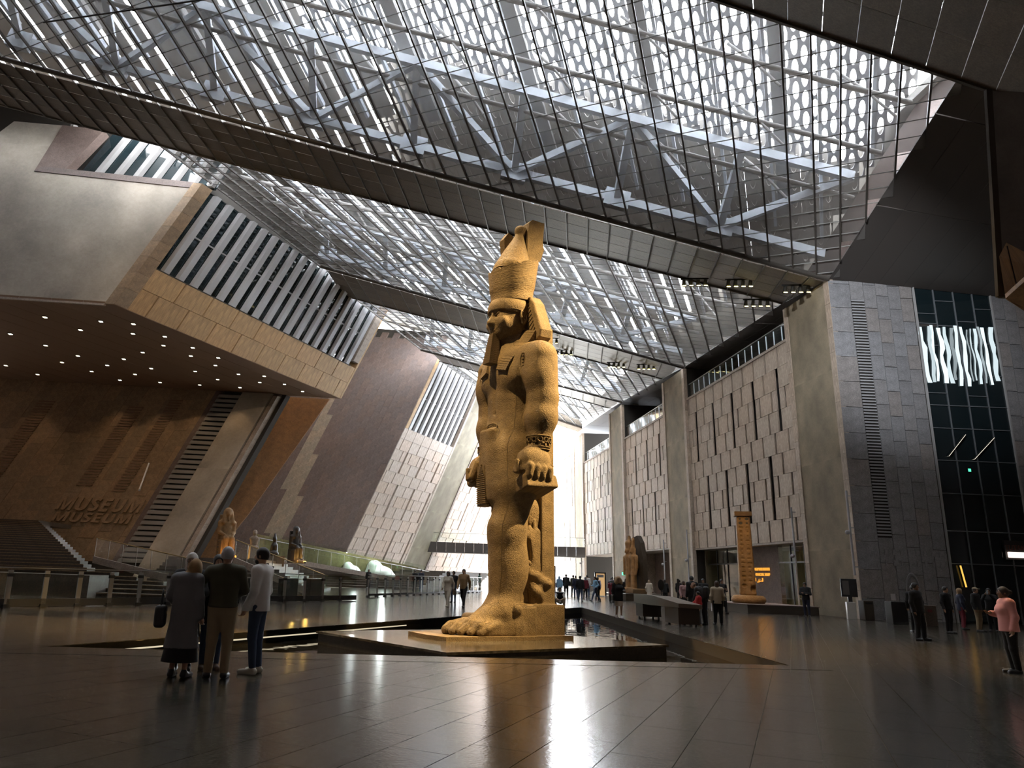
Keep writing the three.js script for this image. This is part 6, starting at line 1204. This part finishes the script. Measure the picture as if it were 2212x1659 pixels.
// ================================================================ EXHIBITS AND FITTINGS
{ // paired standing statues on a low plinth
  const pl = thing('exhibit_plinth', 'low dark plinth carrying the paired ochre statue', 'plinth', V(18.75, 0, -60.3), 0.25);
  part('block', new RoundedBoxGeometry(3.4, 0.5, 2.6, 2, 0.03).translate(0, 0.25, 0), M.deskBase, pl); part('top', new RoundedBoxGeometry(3.45, 0.06, 2.65, 2, 0.02).translate(0, 0.53, 0), M.deskTop, pl);
  const t = thing('paired_statue', 'ochre stone pair of a crowned king and a goddess standing side by side', 'statue', V(18.6, 0.56, -60.3), -1.25);
  const fig = (x, z, k, crown) => [cap([x, 0.4, z], [x, 1.5, z], 0.26 * k, 0.24 * k, { k: 0.1, x: 1.15 }), cap([x + 0.1, 0.35, z + 0.15], [x + 0.08, 1.4, z + 0.08], 0.17 * k, 0.2 * k, { k: 0.08 }), ell([x + 0.1, 0.36, z + 0.38], [0.16, 0.1, 0.34], { k: 0.08 }), cap([x, 1.5, z], [x, 2.2, z], 0.27 * k, 0.24 * k, { k: 0.1, x: 1.1, z: 0.85 }), cap([x, 2.2, z], [x, 2.75, z], 0.25 * k, 0.34 * k, { k: 0.1, z: 0.7 }), cap([x - 0.42 * k, 2.8, z - 0.03], [x + 0.42 * k, 2.8, z - 0.03], 0.15, 0.15, { k: 0.12 }),
    cap([x - 0.5 * k, 2.75, z], [x - 0.5 * k, 2.0, z], 0.13, 0.12, { k: 0.05 }), cap([x - 0.5 * k, 2.0, z], [x - 0.46 * k, 1.45, z + 0.1], 0.12, 0.09, { k: 0.04 }), cap([x + 0.5 * k, 2.75, z], [x + 0.5 * k, 2.0, z], 0.13, 0.12, { k: 0.05 }), cap([x + 0.5 * k, 2.0, z], [x + 0.46 * k, 1.45, z + 0.1], 0.12, 0.09, { k: 0.04 }),
    cap([x, 2.8, z], [x, 3.1, z + 0.04], 0.15, 0.14, { k: 0.08 }), ell([x, 3.24, z + 0.06], [0.19 * k, 0.25, 0.23], { k: 0.06 }), cap([x, 3.24, z + 0.26], [x, 3.16, z + 0.32], 0.03, 0.045, { k: 0.03 }), ell([x, 3.34, z - 0.02], [0.25 * k, 0.26, 0.24], { k: 0.05 }), cap([x - 0.22 * k, 3.3, z - 0.06], [x - 0.26 * k, 2.8, z + 0.02], 0.09, 0.11, { k: 0.05 }), cap([x + 0.22 * k, 3.3, z - 0.06], [x + 0.26 * k, 2.8, z + 0.02], 0.09, 0.11, { k: 0.05 }),
    ...(crown ? [cap([x, 3.5, z - 0.03], [x, 3.85, z - 0.05], 0.24, 0.29, { k: 0.03 }), cap([x, 3.85, z - 0.05], [x, 4.25, z - 0.12], 0.24, 0.12, { k: 0.05 }), ell([x, 4.36, z - 0.14], [0.12, 0.13, 0.12], { k: 0.05 })] : [cap([x, 3.5, z], [x, 4.0, z - 0.05], 0.17, 0.12, { k: 0.05 }), ell([x, 4.1, z - 0.05], [0.17, 0.2, 0.1], { k: 0.05 })])];
  part('king', mesh(fig(-0.48, 0.1, 1.05, true), 0.035), M.sandstone, t);
  part('goddess', mesh(fig(0.42, 0.3, 0.9, false), 0.035), M.sandstone, t);
  const s = [[-1.2, 0], [1.15, 0], [1.1, 2.6], [0.85, 3.9], [0.45, 4.45], [-0.2, 4.3], [-1.0, 3.6], [-1.2, 2.2]]; part('back_slab', prism(s.map(([x, y]) => V(x, y, -0.12)), V(0, 0, -0.4)), M.graniteDark, t);
  part('base', blkGeo([0, 0.18, 0.25], [1.2, 0.18, 0.72]), M.sandstone, t);
}
function blkGeo(c, h) { const g = new RoundedBoxGeometry(h[0] * 2, h[1] * 2, h[2] * 2, 3, 0.06); g.translate(...c); return g; }
{ // inscribed pillar on a round base
  const pl = thing('platform', 'wide low brown platform with a pale top under the inscribed pillar', 'platform', V(21.0, 0, -45.4), 0);
  part('block', box(-1.6, 2.4, 0, 0.42, -3.6, 3.0), M.deskBase, pl); part('top', box(-1.64, 2.44, 0.42, 0.47, -3.64, 3.04), M.brownStone[0], pl);
  const t = thing('inscribed_monolith', 'tall ochre stone pillar with carved signs, square cap and round base', 'monument', V(20.75, 0.47, -45.2), -0.35);
  const N = 40, disc = new THREE.LatheGeometry([[0.01, 0], [0.86, 0], [0.93, 0.1], [0.95, 0.2], [0.9, 0.34], [0.8, 0.44], [0.5, 0.46], [0.01, 0.46]].map((p) => new THREE.Vector2(...p)), N);
  const dp = disc.attributes.position, r = RNG(5); for (let i = 0; i < dp.count; i++) { const a = Math.atan2(dp.getX(i), dp.getZ(i)), k = 1 + 0.03 * Math.sin(a * 5) + 0.02 * Math.sin(a * 11 + dp.getY(i) * 9); dp.setX(i, dp.getX(i) * k); dp.setZ(i, dp.getZ(i) * k); } disc.computeVertexNormals();
  part('base', disc, M.sandstone, t);
  const SH = [blk([0, 2.75, 0], [0.42, 2.35, 0.42], { r: 0.16, k: 0.05, taper: -0.1 })];
  SH.push(ell([0.3, 0.8, 0.35], [0.16, 0.22, 0.14], { op: 's', k: 0.1 }), ell([-0.2, 1.0, 0.42], [0.12, 0.1, 0.06], { op: 's', k: 0.06 }));
  // carved signs cut into two faces
  const sg = RNG(21);
  for (let c = 0; c < 2; c++) for (let i = 0; i < 16; i++) { const y = 1.0 + i * 0.26, x = -0.2 + c * 0.36, rx = 0.04 + 0.09 * sg(), ry = 0.03 + 0.07 * sg(); SH.push(ell([x + 0.04 * sg(), y, 0.42 - 0.018 * (y - 2.7)], [rx, ry, 0.05], { op: 's', k: 0.02 })); SH.push(ell([0.43 - 0.018 * (y - 2.7), y + 0.1, x], [0.05, ry, rx], { op: 's', k: 0.02 })); }
  part('shaft', mesh(SH, 0.024), M.sandstone, t);
  part('cap_stone', new RoundedBoxGeometry(0.98, 0.28, 0.98, 3, 0.04).translate(0, 5.2, 0), M.sandstone, t);
  part('repair', new RoundedBoxGeometry(0.75, 0.7, 0.75, 3, 0.16).translate(0, 4.74, 0), M.graniteDark, t);
  const sp = new THREE.SpotLight(lin(1, 0.62, 0.22), 420, 0, 0.2, 0.5); sp.position.set(15.5, 13, -36); sp.target.position.set(20.75, 2.6, -45.2); sp.castShadow = true; scene.add(sp, sp.target);
  const sp2 = new THREE.SpotLight(lin(1, 0.62, 0.25), 300, 0, 0.14, 0.5); sp2.position.set(14, 15, -50); sp2.target.position.set(18.6, 2.6, -60.3); sp2.castShadow = true; scene.add(sp2, sp2.target);
  const floodl = (x, y, z, tx, ty, tz, label) => { const f = thing('floodlight', label, 'spotlight', V(x, y, z)); const d = V(tx - x, ty - y, tz - z).normalize(); part('housing', tube(V(0, 0, 0).addScaledVector(d, -0.5), V(0, 0, 0).addScaledVector(d, -0.06), 0.12, 0.16, 14), M.darkMetal, f); part('lens', tube(V(0, 0, 0).addScaledVector(d, -0.07), V(0, 0, 0).addScaledVector(d, -0.04), 0.15, 0.15, 14), glow([1, 0.8, 0.4], 4), f); part('yoke', tube(V(0, 0, 0).addScaledVector(d, -0.3), V(-d.x * 0.3, 0.9, -d.z * 0.3), 0.03), M.darkMetal, f); };
}
{ // information desk: two pedestals under a thick sloping top
  const t = thing('information_desk', 'long dark information desk with two box pedestals and a sloping top', 'desk', V(10.45, 0, -30.2));
  const P = (x, y, z) => V(x - 10.45, y, z + 30.2);
  part('top', prism([P(10.0, 0.98, -32.5), P(10.0, 0.98, -30.2), P(10.0, 0.78, -27.3), P(10.0, 0.64, -27.3), P(10.0, 0.60, -30.4), P(10.0, 0.62, -32.5)], V(0.85, -0.03, 0)), M.deskTop, t);
  part('pedestal', box(-0.4, 0.36, 0.1, 0.62, -2.2, -1.3), M.deskBase, t); part('pedestal', box(-0.4, 0.36, 0.06, 0.63, 1.3, 2.7), M.deskBase, t);
  for (const [x, z] of [[-0.3, -2.1], [0.28, -2.1], [-0.3, -1.4], [0.28, -1.4], [-0.3, 1.45], [0.28, 1.45], [-0.3, 2.55], [0.28, 2.55]]) part('foot', new THREE.CylinderGeometry(0.04, 0.05, 0.1, 10).translate(x, 0.05, z), M.darkMetal, t);
}
// ---- glass railing along the foot of the stairs, in three runs
function rail(pts, h, label, dark) {
  const t = thing('glass_railing', label, 'railing', V(pts[0][0], 0, pts[0][1])), o = t.position;
  for (let i = 0; i < pts.length - 1; i++) {
    const a = V(pts[i][0], 0, pts[i][1]).sub(o), b = V(pts[i + 1][0], 0, pts[i + 1][1]).sub(o), L = a.distanceTo(b), n = Math.max(1, Math.round(L / 1.32)), at = (k) => a.clone().lerp(b, k / n), d = b.clone().sub(a).normalize();
    for (let k = 0; k < n; k++) {
      const p = at(k), q = at(k + 1);
      part('pane', bar(p.clone().addScaledVector(d, 0.05).setY(h / 2 + 0.12), q.clone().addScaledVector(d, -0.05).setY(h / 2 + 0.12), 0.014, h - 0.2), M.glass, t);
      const po = new THREE.Group(); po.name = numbered('post'); t.add(po);
      part('plate', bar(p.clone().setY(0.02), p.clone().setY(h - 0.08), 0.05, 0.16, d), M.steel, po); part('clamp', bar(p.clone().setY(h - 0.28), p.clone().setY(h - 0.18), 0.09, 0.2, d), M.darkMetal, po); part('foot', bar(p.clone().setY(0), p.clone().setY(0.1), 0.16, 0.24, d), M.darkMetal, po);
    }
    part('handrail', bar(a.clone().setY(h), b.clone().setY(h), 0.06, 0.03), M.steel, t);
    part('kick_strip', bar(a.clone().setY(0.14), b.clone().setY(0.14), 0.05, dark ? 0.24 : 0.12), M.darkMetal, t);
  }
}
rail([[-20.5, -14.5], [-12.25, -24.6], [-9.5, -28.6]], 1.22, 'glass railing with steel posts at the left, in front of the dark stairs', true);
rail([[-9.5, -28.6], [-6.81, -33.6], [-2.2, -40.6]], 1.24, 'middle run of glass railing behind the group of visitors', true);
rail([[-1.8, -46.2], [0.62, -51.8], [3.1, -58.2], [7.5, -69.4]], 1.3, 'far run of glass railing ending behind the statue leg', false);
// glass gates beside the middle run
for (let i = 0; i < 3; i++) {
  const z = -36.5 - i * 2.1, t = thing('glass_gate', ['nearest', 'middle', 'farthest'][i] + ' of three glass turnstile cabinets behind the railing', 'turnstile', V(-6.6 + i * 1.1, 0, z), -0.48);
  part('cabinet', new RoundedBoxGeometry(0.3, 1.0, 1.3, 3, 0.04).translate(0, 0.5, 0), M.darkMetal, t); part('top', new RoundedBoxGeometry(0.36, 0.05, 1.36, 2, 0.02).translate(0, 1.02, 0), M.steel, t);
  part('wing', box(0.15, 0.75, 0.25, 1.25, -0.01, 0.01), M.glass, t); part('screen', box(-0.05, 0.05, 1.045, 1.05, 0.3, 0.55), i === 1 ? glow([1, 0.6, 0.15], 0.8) : M.black, t);
}
// sloping balustrades of the stairs
function ramp(A, B, h, n, label, railM) {
  const t = thing('stair_balustrade', label, 'balustrade', A.clone()), D = B.clone().sub(A), side = D.clone().setY(0).normalize();
  for (let i = 0; i < n; i++) { const p = D.clone().multiplyScalar((i + 0.03) / n), q = D.clone().multiplyScalar((i + 0.97) / n), o = V(-side.z, 0, side.x).multiplyScalar(0.012); part('pane', hexa((a, b, c) => (a ? q : p).clone().add(V(0, b ? h : 0.05, 0)).addScaledVector(o, c * 2 - 1)), M.glass, t); part('post', tube(p.clone(), p.clone().add(V(0, h, 0)), 0.02, 0.02, 8), M.steel, t); }
  part('handrail', tube(V(0, h + 0.02, 0), D.clone().add(V(0, h + 0.02, 0)), 0.03, 0.03, 8), railM, t);
  part('stringer', hexa((a, b, c) => (a ? D : V(0, 0, 0)).clone().add(V(0, b ? 0.04 : -0.35, 0)).addScaledVector(V(-side.z, 0, side.x), (c - 0.5) * 0.12)), M.edgeStone, t);
}
ramp(V(-18.2, 1.75, -46), V(-8.7, 0.3, -40), 1.1, 9, 'sloping glass balustrade with brass handrail coming down past the louvred wall', M.brass);
ramp(V(-10.0, 2.0, -46.5), V(-3.9, 0.1, -42), 1.05, 7, 'second sloping glass balustrade with brass handrail behind the young man in white', M.brass);
ramp(V(-11.5, 2.6, -62), V(3.5, 0.4, -80), 1.2, 14, 'long glass balustrade climbing along the foot of the leaning brown wall', M.steel);
// ---- terrace with seated figures
{
  const g = structure('stair_terrace');
  for (let i = 0; i < 10; i++) part('step', hexa((a, b, c) => V(a ? -5.2 - i * 0.45 : -15.6, b ? (i + 1) * 0.2 : i * 0.2, -47.5 - i * 0.55 - c * (12 - i * 0.4) + (a ? 0 : 0.5))), M.stair[i % 3], g);
}
function seated(x, y, z, k, turn, label, m, lit) {
  const t = thing('seated_statue', label, 'statue', V(x, y, z), turn);
  const P = [blk([0, 0.55, -0.05], [0.42, 0.55, 0.5], { r: 0.04, k: 0.05 }), blk([0, 1.5, -0.42], [0.4, 1.1, 0.1], { r: 0.04, k: 0.05 }), blk([0, 0.12, 0.45], [0.42, 0.12, 0.5], { r: 0.04, k: 0.04 })];
  for (const s of [1, -1]) P.push(cap([0.17 * s, 1.2, -0.15], [0.17 * s, 1.18, 0.5], 0.2, 0.17, { k: 0.06 }), cap([0.17 * s, 1.15, 0.52], [0.17 * s, 0.3, 0.5], 0.16, 0.12, { k: 0.05 }), ell([0.17 * s, 0.28, 0.68], [0.12, 0.08, 0.24], { k: 0.04 }), cap([0.42 * s, 2.1, -0.16], [0.44 * s, 1.55, -0.12], 0.13, 0.11, { k: 0.06 }), cap([0.44 * s, 1.55, -0.12], [0.24 * s, 1.38, 0.38], 0.1, 0.09, { k: 0.05 }), cap([0.2 * s, 2.75, -0.1], [0.26 * s, 2.15, -0.02], 0.1, 0.13, { k: 0.05 }));
  P.push(cap([0, 1.25, -0.18], [0, 2.0, -0.16], 0.3, 0.34, { k: 0.1, z: 0.75 }), cap([-0.34, 2.12, -0.16], [0.34, 2.12, -0.16], 0.16, 0.16, { k: 0.12 }), cap([0, 2.1, -0.14], [0, 2.5, -0.1], 0.15, 0.14, { k: 0.06 }), ell([0, 2.66, -0.08], [0.19, 0.25, 0.22], { k: 0.05 }), ell([0, 2.78, -0.14], [0.26, 0.24, 0.25], { k: 0.05 }), cap([0, 2.66, 0.12], [0, 2.6, 0.17], 0.025, 0.04, { k: 0.03 }), cap([0, 2.48, 0.08], [0, 2.25, 0.12], 0.05, 0.06, { k: 0.02 }));
  part('figure', mesh(P.map((p) => p), 0.035), m, t);
  for (const s of [1, -1]) for (let i = 0; i < 6; i++) part('glyph', box(0.425 * s - 0.01, 0.425 * s + 0.01, 0.2 + i * 0.15, 0.28 + i * 0.15, -0.3 + 0.1 * (i % 3), -0.1 + 0.14 * (i % 2)), M.graniteDark, t);
  t.scale.setScalar(k);
  if (lit) {
    const f = thing('uplight', 'warm floor uplight at the foot of the ' + lit, 'uplight', V(x + Math.sin(turn) * 1.35 * k, y, z + Math.cos(turn) * 1.35 * k), turn);
    part('housing', new THREE.CylinderGeometry(0.12, 0.14, 0.12, 14).translate(0, 0.06, 0), M.darkMetal, f); part('lens', new THREE.CylinderGeometry(0.1, 0.1, 0.02, 14).translate(0, 0.13, 0), glow([1, 0.7, 0.25], 5), f);
    for (const s of [0.6, -0.6]) { const L = new THREE.PointLight(lin(1, 0.52, 0.12), 4.5); L.position.set(x + Math.sin(turn) * 1.1 * k + Math.cos(turn) * s, y + 0.3, z + Math.cos(turn) * 1.1 * k - Math.sin(turn) * s); L.castShadow = true; scene.add(L); }
  }
}
seated(-13.2, 2.0, -58, 1.28, 0.5, 'large seated stone king between two glowing amber uplit blocks on the terrace', M.sandstone, 'large seated king');
seated(-7.9, 1.9, -58, 0.92, 0.75, 'smaller seated figure on a tall block with an amber lit front', M.graniteDark, 'smaller seated figure');
{
  const bust = (x, y, z, lab, m, k) => { const t = thing('bust', lab, 'statue', V(x, y, z), 0.4); const P = [blk([0, 0.5, 0], [0.3, 0.5, 0.3], { r: 0.04, k: 0.05 }), cap([0, 1.0, 0], [0, 1.5, 0], 0.26, 0.3, { k: 0.08, z: 0.8 }), cap([-0.22, 1.55, 0], [0.22, 1.55, 0], 0.13, 0.13, { k: 0.1 }), cap([0, 1.55, 0], [0, 1.85, 0.03], 0.12, 0.11, { k: 0.05 }), ell([0, 2.0, 0.04], [0.17, 0.22, 0.2], { k: 0.05 }), cap([0, 2.0, 0.22], [0, 1.95, 0.26], 0.022, 0.035, { k: 0.03 })]; part('figure', mesh(P, 0.03), m, t); part('plinth', box(-0.36, 0.36, -0.05, 0.12, -0.36, 0.36), M.deskBase, t); t.scale.setScalar(k); };
  bust(-10.9, 2.0, -57, 'pale stone bust on a slim block right of the large seated king', M.paleStone[2], 1.0);
  const t = thing('kneeling_statue', 'small black kneeling statue on a dark block in front of the ochre glass', 'statue', V(-9.55, 1.6, -58), 0.3);
  part('figure', mesh([cap([0, 0.95, -0.1], [0, 1.5, 0], 0.3, 0.26, { k: 0.1 }), ell([0, 0.95, 0.12], [0.36, 0.2, 0.42], { k: 0.1 }), cap([0, 1.5, 0], [0, 1.85, 0.02], 0.2, 0.12, { k: 0.08 }), ell([0, 2.0, 0.04], [0.16, 0.2, 0.18], { k: 0.05 }), cap([0, 2.15, 0], [0, 2.42, -0.04], 0.13, 0.06, { k: 0.05 })], 0.03), M.black, t); part('block', box(-0.75, 0.75, 0, 0.78, -0.6, 0.6), M.deskBase, t);
}
{ // glass at the wall foot; its reflections modelled as gold panels and pale forms
  const g = structure('window_5'), r = RNG(90);
  for (let i = 0; i < 11; i++) { const f = (k) => { const u = k / 11; return V(-12.0 + 14.5 * u, 0, -66 - 15 * u); }, hb = (k) => 2.3 - 2.2 * k / 11; part('reflection_panel', hexa((a, b, c) => f(i + a).add(V(-0.5, hb(i + a) + (b ? 2.0 : 0.1), -0.4 - c * 0.2 + 0.1 * r()))), pick(M.goldReflection, r), g); part('pane', hexa((a, b, c) => f(i + a * 0.97).add(V(0.35, hb(i + a) + (b ? 2.15 : 0.05), 0.3 + c * 0.02))), M.glass, g); }
  for (const [u, s, lab] of [[0.50, 1.0, 'smaller pale rounded form built for a bright reflection in the glass at the foot of the brown wall'], [0.68, 1.7, 'larger pale rounded form built for a bright reflection in the glass at the foot of the brown wall']]) {
    const b = single('reflection_form', mesh([ell([0, 0.25 * s, 0], [0.85 * s, 0.42 * s, 0.5 * s], { k: 0.1 }), ell([-0.25 * s, 0.55 * s, 0], [0.45 * s, 0.42 * s, 0.4 * s], { k: 0.2 }), ell([0.5 * s, 0.1 * s, 0.1], [0.5 * s, 0.25 * s, 0.4 * s], { k: 0.15 })], 0.06), cloth([0.72, 0.74, 0.72], 0.5), lab, 'reflection_form');
    b.position.set(-12.0 + 14.5 * u + 0.1, 2.45 - 2.2 * u, -66 - 15 * u + 0.1);
    const L = new THREE.PointLight(lin(0.9, 1, 0.95), 16 * s); L.position.set(b.position.x + 0.5, b.position.y + 1.3 * s + 0.5, b.position.z + 0.9); L.castShadow = true; scene.add(L);
  }
}
// ---- signs and kiosks
{
  const s = thing('direction_sign', 'grey upright direction sign with a small round emblem rising above the crowd', 'sign', V(14.1, 0, -70));
  part('board', new RoundedBoxGeometry(0.55, 2.6, 0.1, 2, 0.02).translate(0, 1.3, 0), cloth([0.3, 0.29, 0.28], 0.6), s); part('emblem', new THREE.TorusGeometry(0.06, 0.015, 6, 18).translate(0, 2.45, 0.055), M.black, s);
  for (let i = 0; i < 2; i++) part('lettering', box(-0.2, 0.2, 2.18 - i * 0.1, 2.22 - i * 0.1, 0.05, 0.056), M.black, s);
  const p = thing('portal_screen', 'tall black portal with an amber lit screen behind the crowd', 'kiosk', V(18.5, 0, -70), -0.2);
  part('frame', join([box(-0.5, -0.38, 0, 2.15, -0.15, 0.15), box(0.38, 0.5, 0, 2.15, -0.15, 0.15), box(-0.5, 0.5, 2.05, 2.15, -0.15, 0.15)]), M.black, p); part('screen', box(-0.38, 0.38, 0.1, 2.05, -0.05, 0.0), glow([1, 0.62, 0.28], 0.6), p); part('header', box(-0.3, 0.3, 1.7, 1.95, 0, 0.02), cloth([0.25, 0.25, 0.25]), p);
  const e = thing('exit_sign', 'small glowing green exit sign left of the paired statue', 'sign', V(23.7, 2.2, -79.9));
  part('box', box(-0.32, 0.32, -0.18, 0.18, -0.06, 0), M.black, e); part('panel', box(-0.3, 0.3, -0.16, 0.16, 0, 0.02), glow([0.15, 0.9, 0.45], 1.8), e); part('pictogram', box(-0.08, 0.0, -0.1, 0.1, 0.02, 0.026), glow([0.9, 1, 0.9], 2), e);
  const e2 = thing('exit_sign', 'tiny green exit light between the two slanting tubes in the tall window', 'sign', V(30.85, 8.0, -39.48)); part('panel', box(-0.07, 0.07, -0.08, 0.08, 0, 0.02), glow([0.1, 0.9, 0.5], 1.5), e2); part('box', box(-0.09, 0.09, -0.1, 0.1, -0.03, 0), M.black, e2);
  const gl = Q(55.6, 21.35, -0.4), e3 = thing('exit_sign', 'tiny green exit light at the foot of the slatted window in the overhanging box', 'sign', V(gl.x, gl.y, gl.z)); part('panel', box(-0.1, 0.1, -0.08, 0.08, 0, 0.02), glow([0.05, 0.9, 0.5], 1.5), e3); part('box', box(-0.12, 0.12, -0.1, 0.1, -0.03, 0), M.black, e3);
  const k = thing('info_totem', 'black screen on a pale stand in front of the plaster side of the near block', 'kiosk', V(23.2, 0, -39.0), -0.3);
  part('stand', new RoundedBoxGeometry(0.42, 0.85, 0.3, 2, 0.02).translate(0, 0.42, 0), cloth([0.42, 0.4, 0.36], 0.5), k); part('neck', box(-0.1, 0.1, 0.85, 1.15, -0.05, 0.05), M.black, k); part('screen', new RoundedBoxGeometry(0.75, 0.9, 0.08, 2, 0.02).translate(0, 1.55, 0), M.black, k); part('display', box(-0.3, 0.0, 1.2, 1.9, 0.041, 0.045), cloth([0.1, 0.09, 0.08]), k);
  const k2 = thing('waste_bin', 'dark square bin beside the pale screen stand', 'bin', V(23.75, 0, -38.6)); part('bin', new RoundedBoxGeometry(0.5, 0.95, 0.5, 2, 0.03).translate(0, 0.475, 0), M.deskBase, k2); part('flap', box(-0.18, 0.18, 0.78, 0.88, 0.25, 0.26), M.darkMetal, k2);
  const k3 = thing('ticket_stand', 'black stand with a white paper notice in front of the near stone wall', 'stand', V(23.2, 0, -35.4)); part('cabinet', new RoundedBoxGeometry(0.75, 1.0, 0.5, 2, 0.03).translate(0, 0.5, 0), M.black, k3); part('notice', box(-0.32, -0.1, 1.05, 1.35, 0.2, 0.21), cloth([0.5, 0.46, 0.46]), k3); part('pole', tube(V(-0.21, 0.98, 0.19), V(-0.21, 1.1, 0.19), 0.012), M.steel, k3);
  const k4 = thing('ticket_stand', 'brown stand with rounded front right of the black notice stand', 'stand', V(24.1, 0, -34.6)); part('cabinet', new RoundedBoxGeometry(0.55, 0.9, 0.5, 2, 0.03).translate(0, 0.45, 0), M.stair[0], k4); part('plaque', box(-0.15, 0.05, 0.6, 0.72, 0.25, 0.26), M.maroonPlate, k4);
  const a = thing('amber_strip', 'thin slanting amber edge light beside the dark entrance', 'strip light', V(29.6, 2.35, -39.4)); part('tube', bar(V(-0.06, 0.55, 0), V(0.1, -0.55, 0), 0.06, 0.05), glow([1, 0.55, 0.1], 1.2), a); part('holder', bar(V(-0.02, 0.55, -0.04), V(0.14, -0.55, -0.04), 0.08, 0.05), M.black, a);
  for (const [x, z, lab] of [[17.9, -52.0, 'black oval stanchion board on a post beside the paired statue'], [18.9, -51.5, 'dark narrow banner post beside the paired statue']]) { const q = thing('post_sign', lab, 'sign', V(x, 0, z)); part('post', new THREE.CylinderGeometry(0.03, 0.03, 1.1, 10).translate(0, 0.55, 0), M.darkMetal, q); part('foot', new THREE.CylinderGeometry(0.2, 0.2, 0.03, 18).translate(0, 0.015, 0), M.darkMetal, q); part('board', z < -51.8 ? new THREE.SphereGeometry(0.25, 18, 12).scale(0.85, 1.5, 0.12).translate(0, 1.3, 0) : new RoundedBoxGeometry(0.14, 1.1, 0.05, 2, 0.02).translate(0, 1.2, 0), M.black, q); }
}
// ================================================================ LAMPS IN THE ROOF
const CL = [
  [20.4, 19.55, -42.6, 'spotlight cluster under the nearest brown roof strip, close to its upper edge', null],
  [18.0, 19.9, -43.6, 'spotlight cluster left of three under the nearest brown roof strip', null],
  [22.3, 19.0, -44.4, 'spotlight cluster at the lower edge of the nearest brown roof strip', null],
  [23.2, 18.75, -41.2, 'spotlight cluster nearest the stone corner under the brown roof strip', null],
  [12.6, 22.0, -63.4, 'left cluster of spotlights under the second roof strip beside the statue', null],
  [14.6, 21.9, -66.4, 'lower left cluster of spotlights under the second roof strip', null],
  [19.4, 20.8, -66.0, 'right cluster of spotlights under the second roof strip', null],
  [21.6, 20.2, -64.2, 'farthest right cluster of spotlights under the second roof strip', null],
  // above the frame: these light the statue and the floor
  [17.5, 19.6, -17.0, 'spotlight cluster high on the right that lights the shoulder of the statue', [2.6, 5.6, -19.6], 7000, 0.26],
  [-5.5, 26.5, -14.5, 'spotlight cluster high on the left that lights the front of the statue', [2.2, 5.0, -19.4], 2600, 0.24],
  [-2.0, 27.5, -25.5, 'spotlight cluster high behind the left hand of the statue', [2.0, 7.0, -19.6], 1800, 0.25],
  [14.0, 21.2, -19.5, 'spotlight cluster aimed at the floor right of the pool', [13, 0, -19], 1100, 0.3],
  [-10.0, 27.0, -20, 'spotlight cluster aimed at the floor left of the pool', [-4, 0, -20.5], 1300, 0.22],
  [11.0, 21.6, -20.5, 'added spotlight cluster of cool lamps aimed at the near stone wall', [26.5, 16, -39.5], 2600, 0.3, [0.86, 0.92, 1]],  // unseen lamps added to brighten the top of the near wall
  [-8.0, 24.0, -20.0, 'added spotlight cluster aimed at the gold stone band of the overhanging box', [-14, 19.5, -55], 650, 0.42, [1, 0.74, 0.42]],  // extra unseen lamps, put in to warm the gold band
];
for (const [x, y, z, l, aim, k, ang, c] of CL) cluster(x, y, z, l, aim ? [...aim, ang] : null, k, c);
renderer.render(scene, camera);
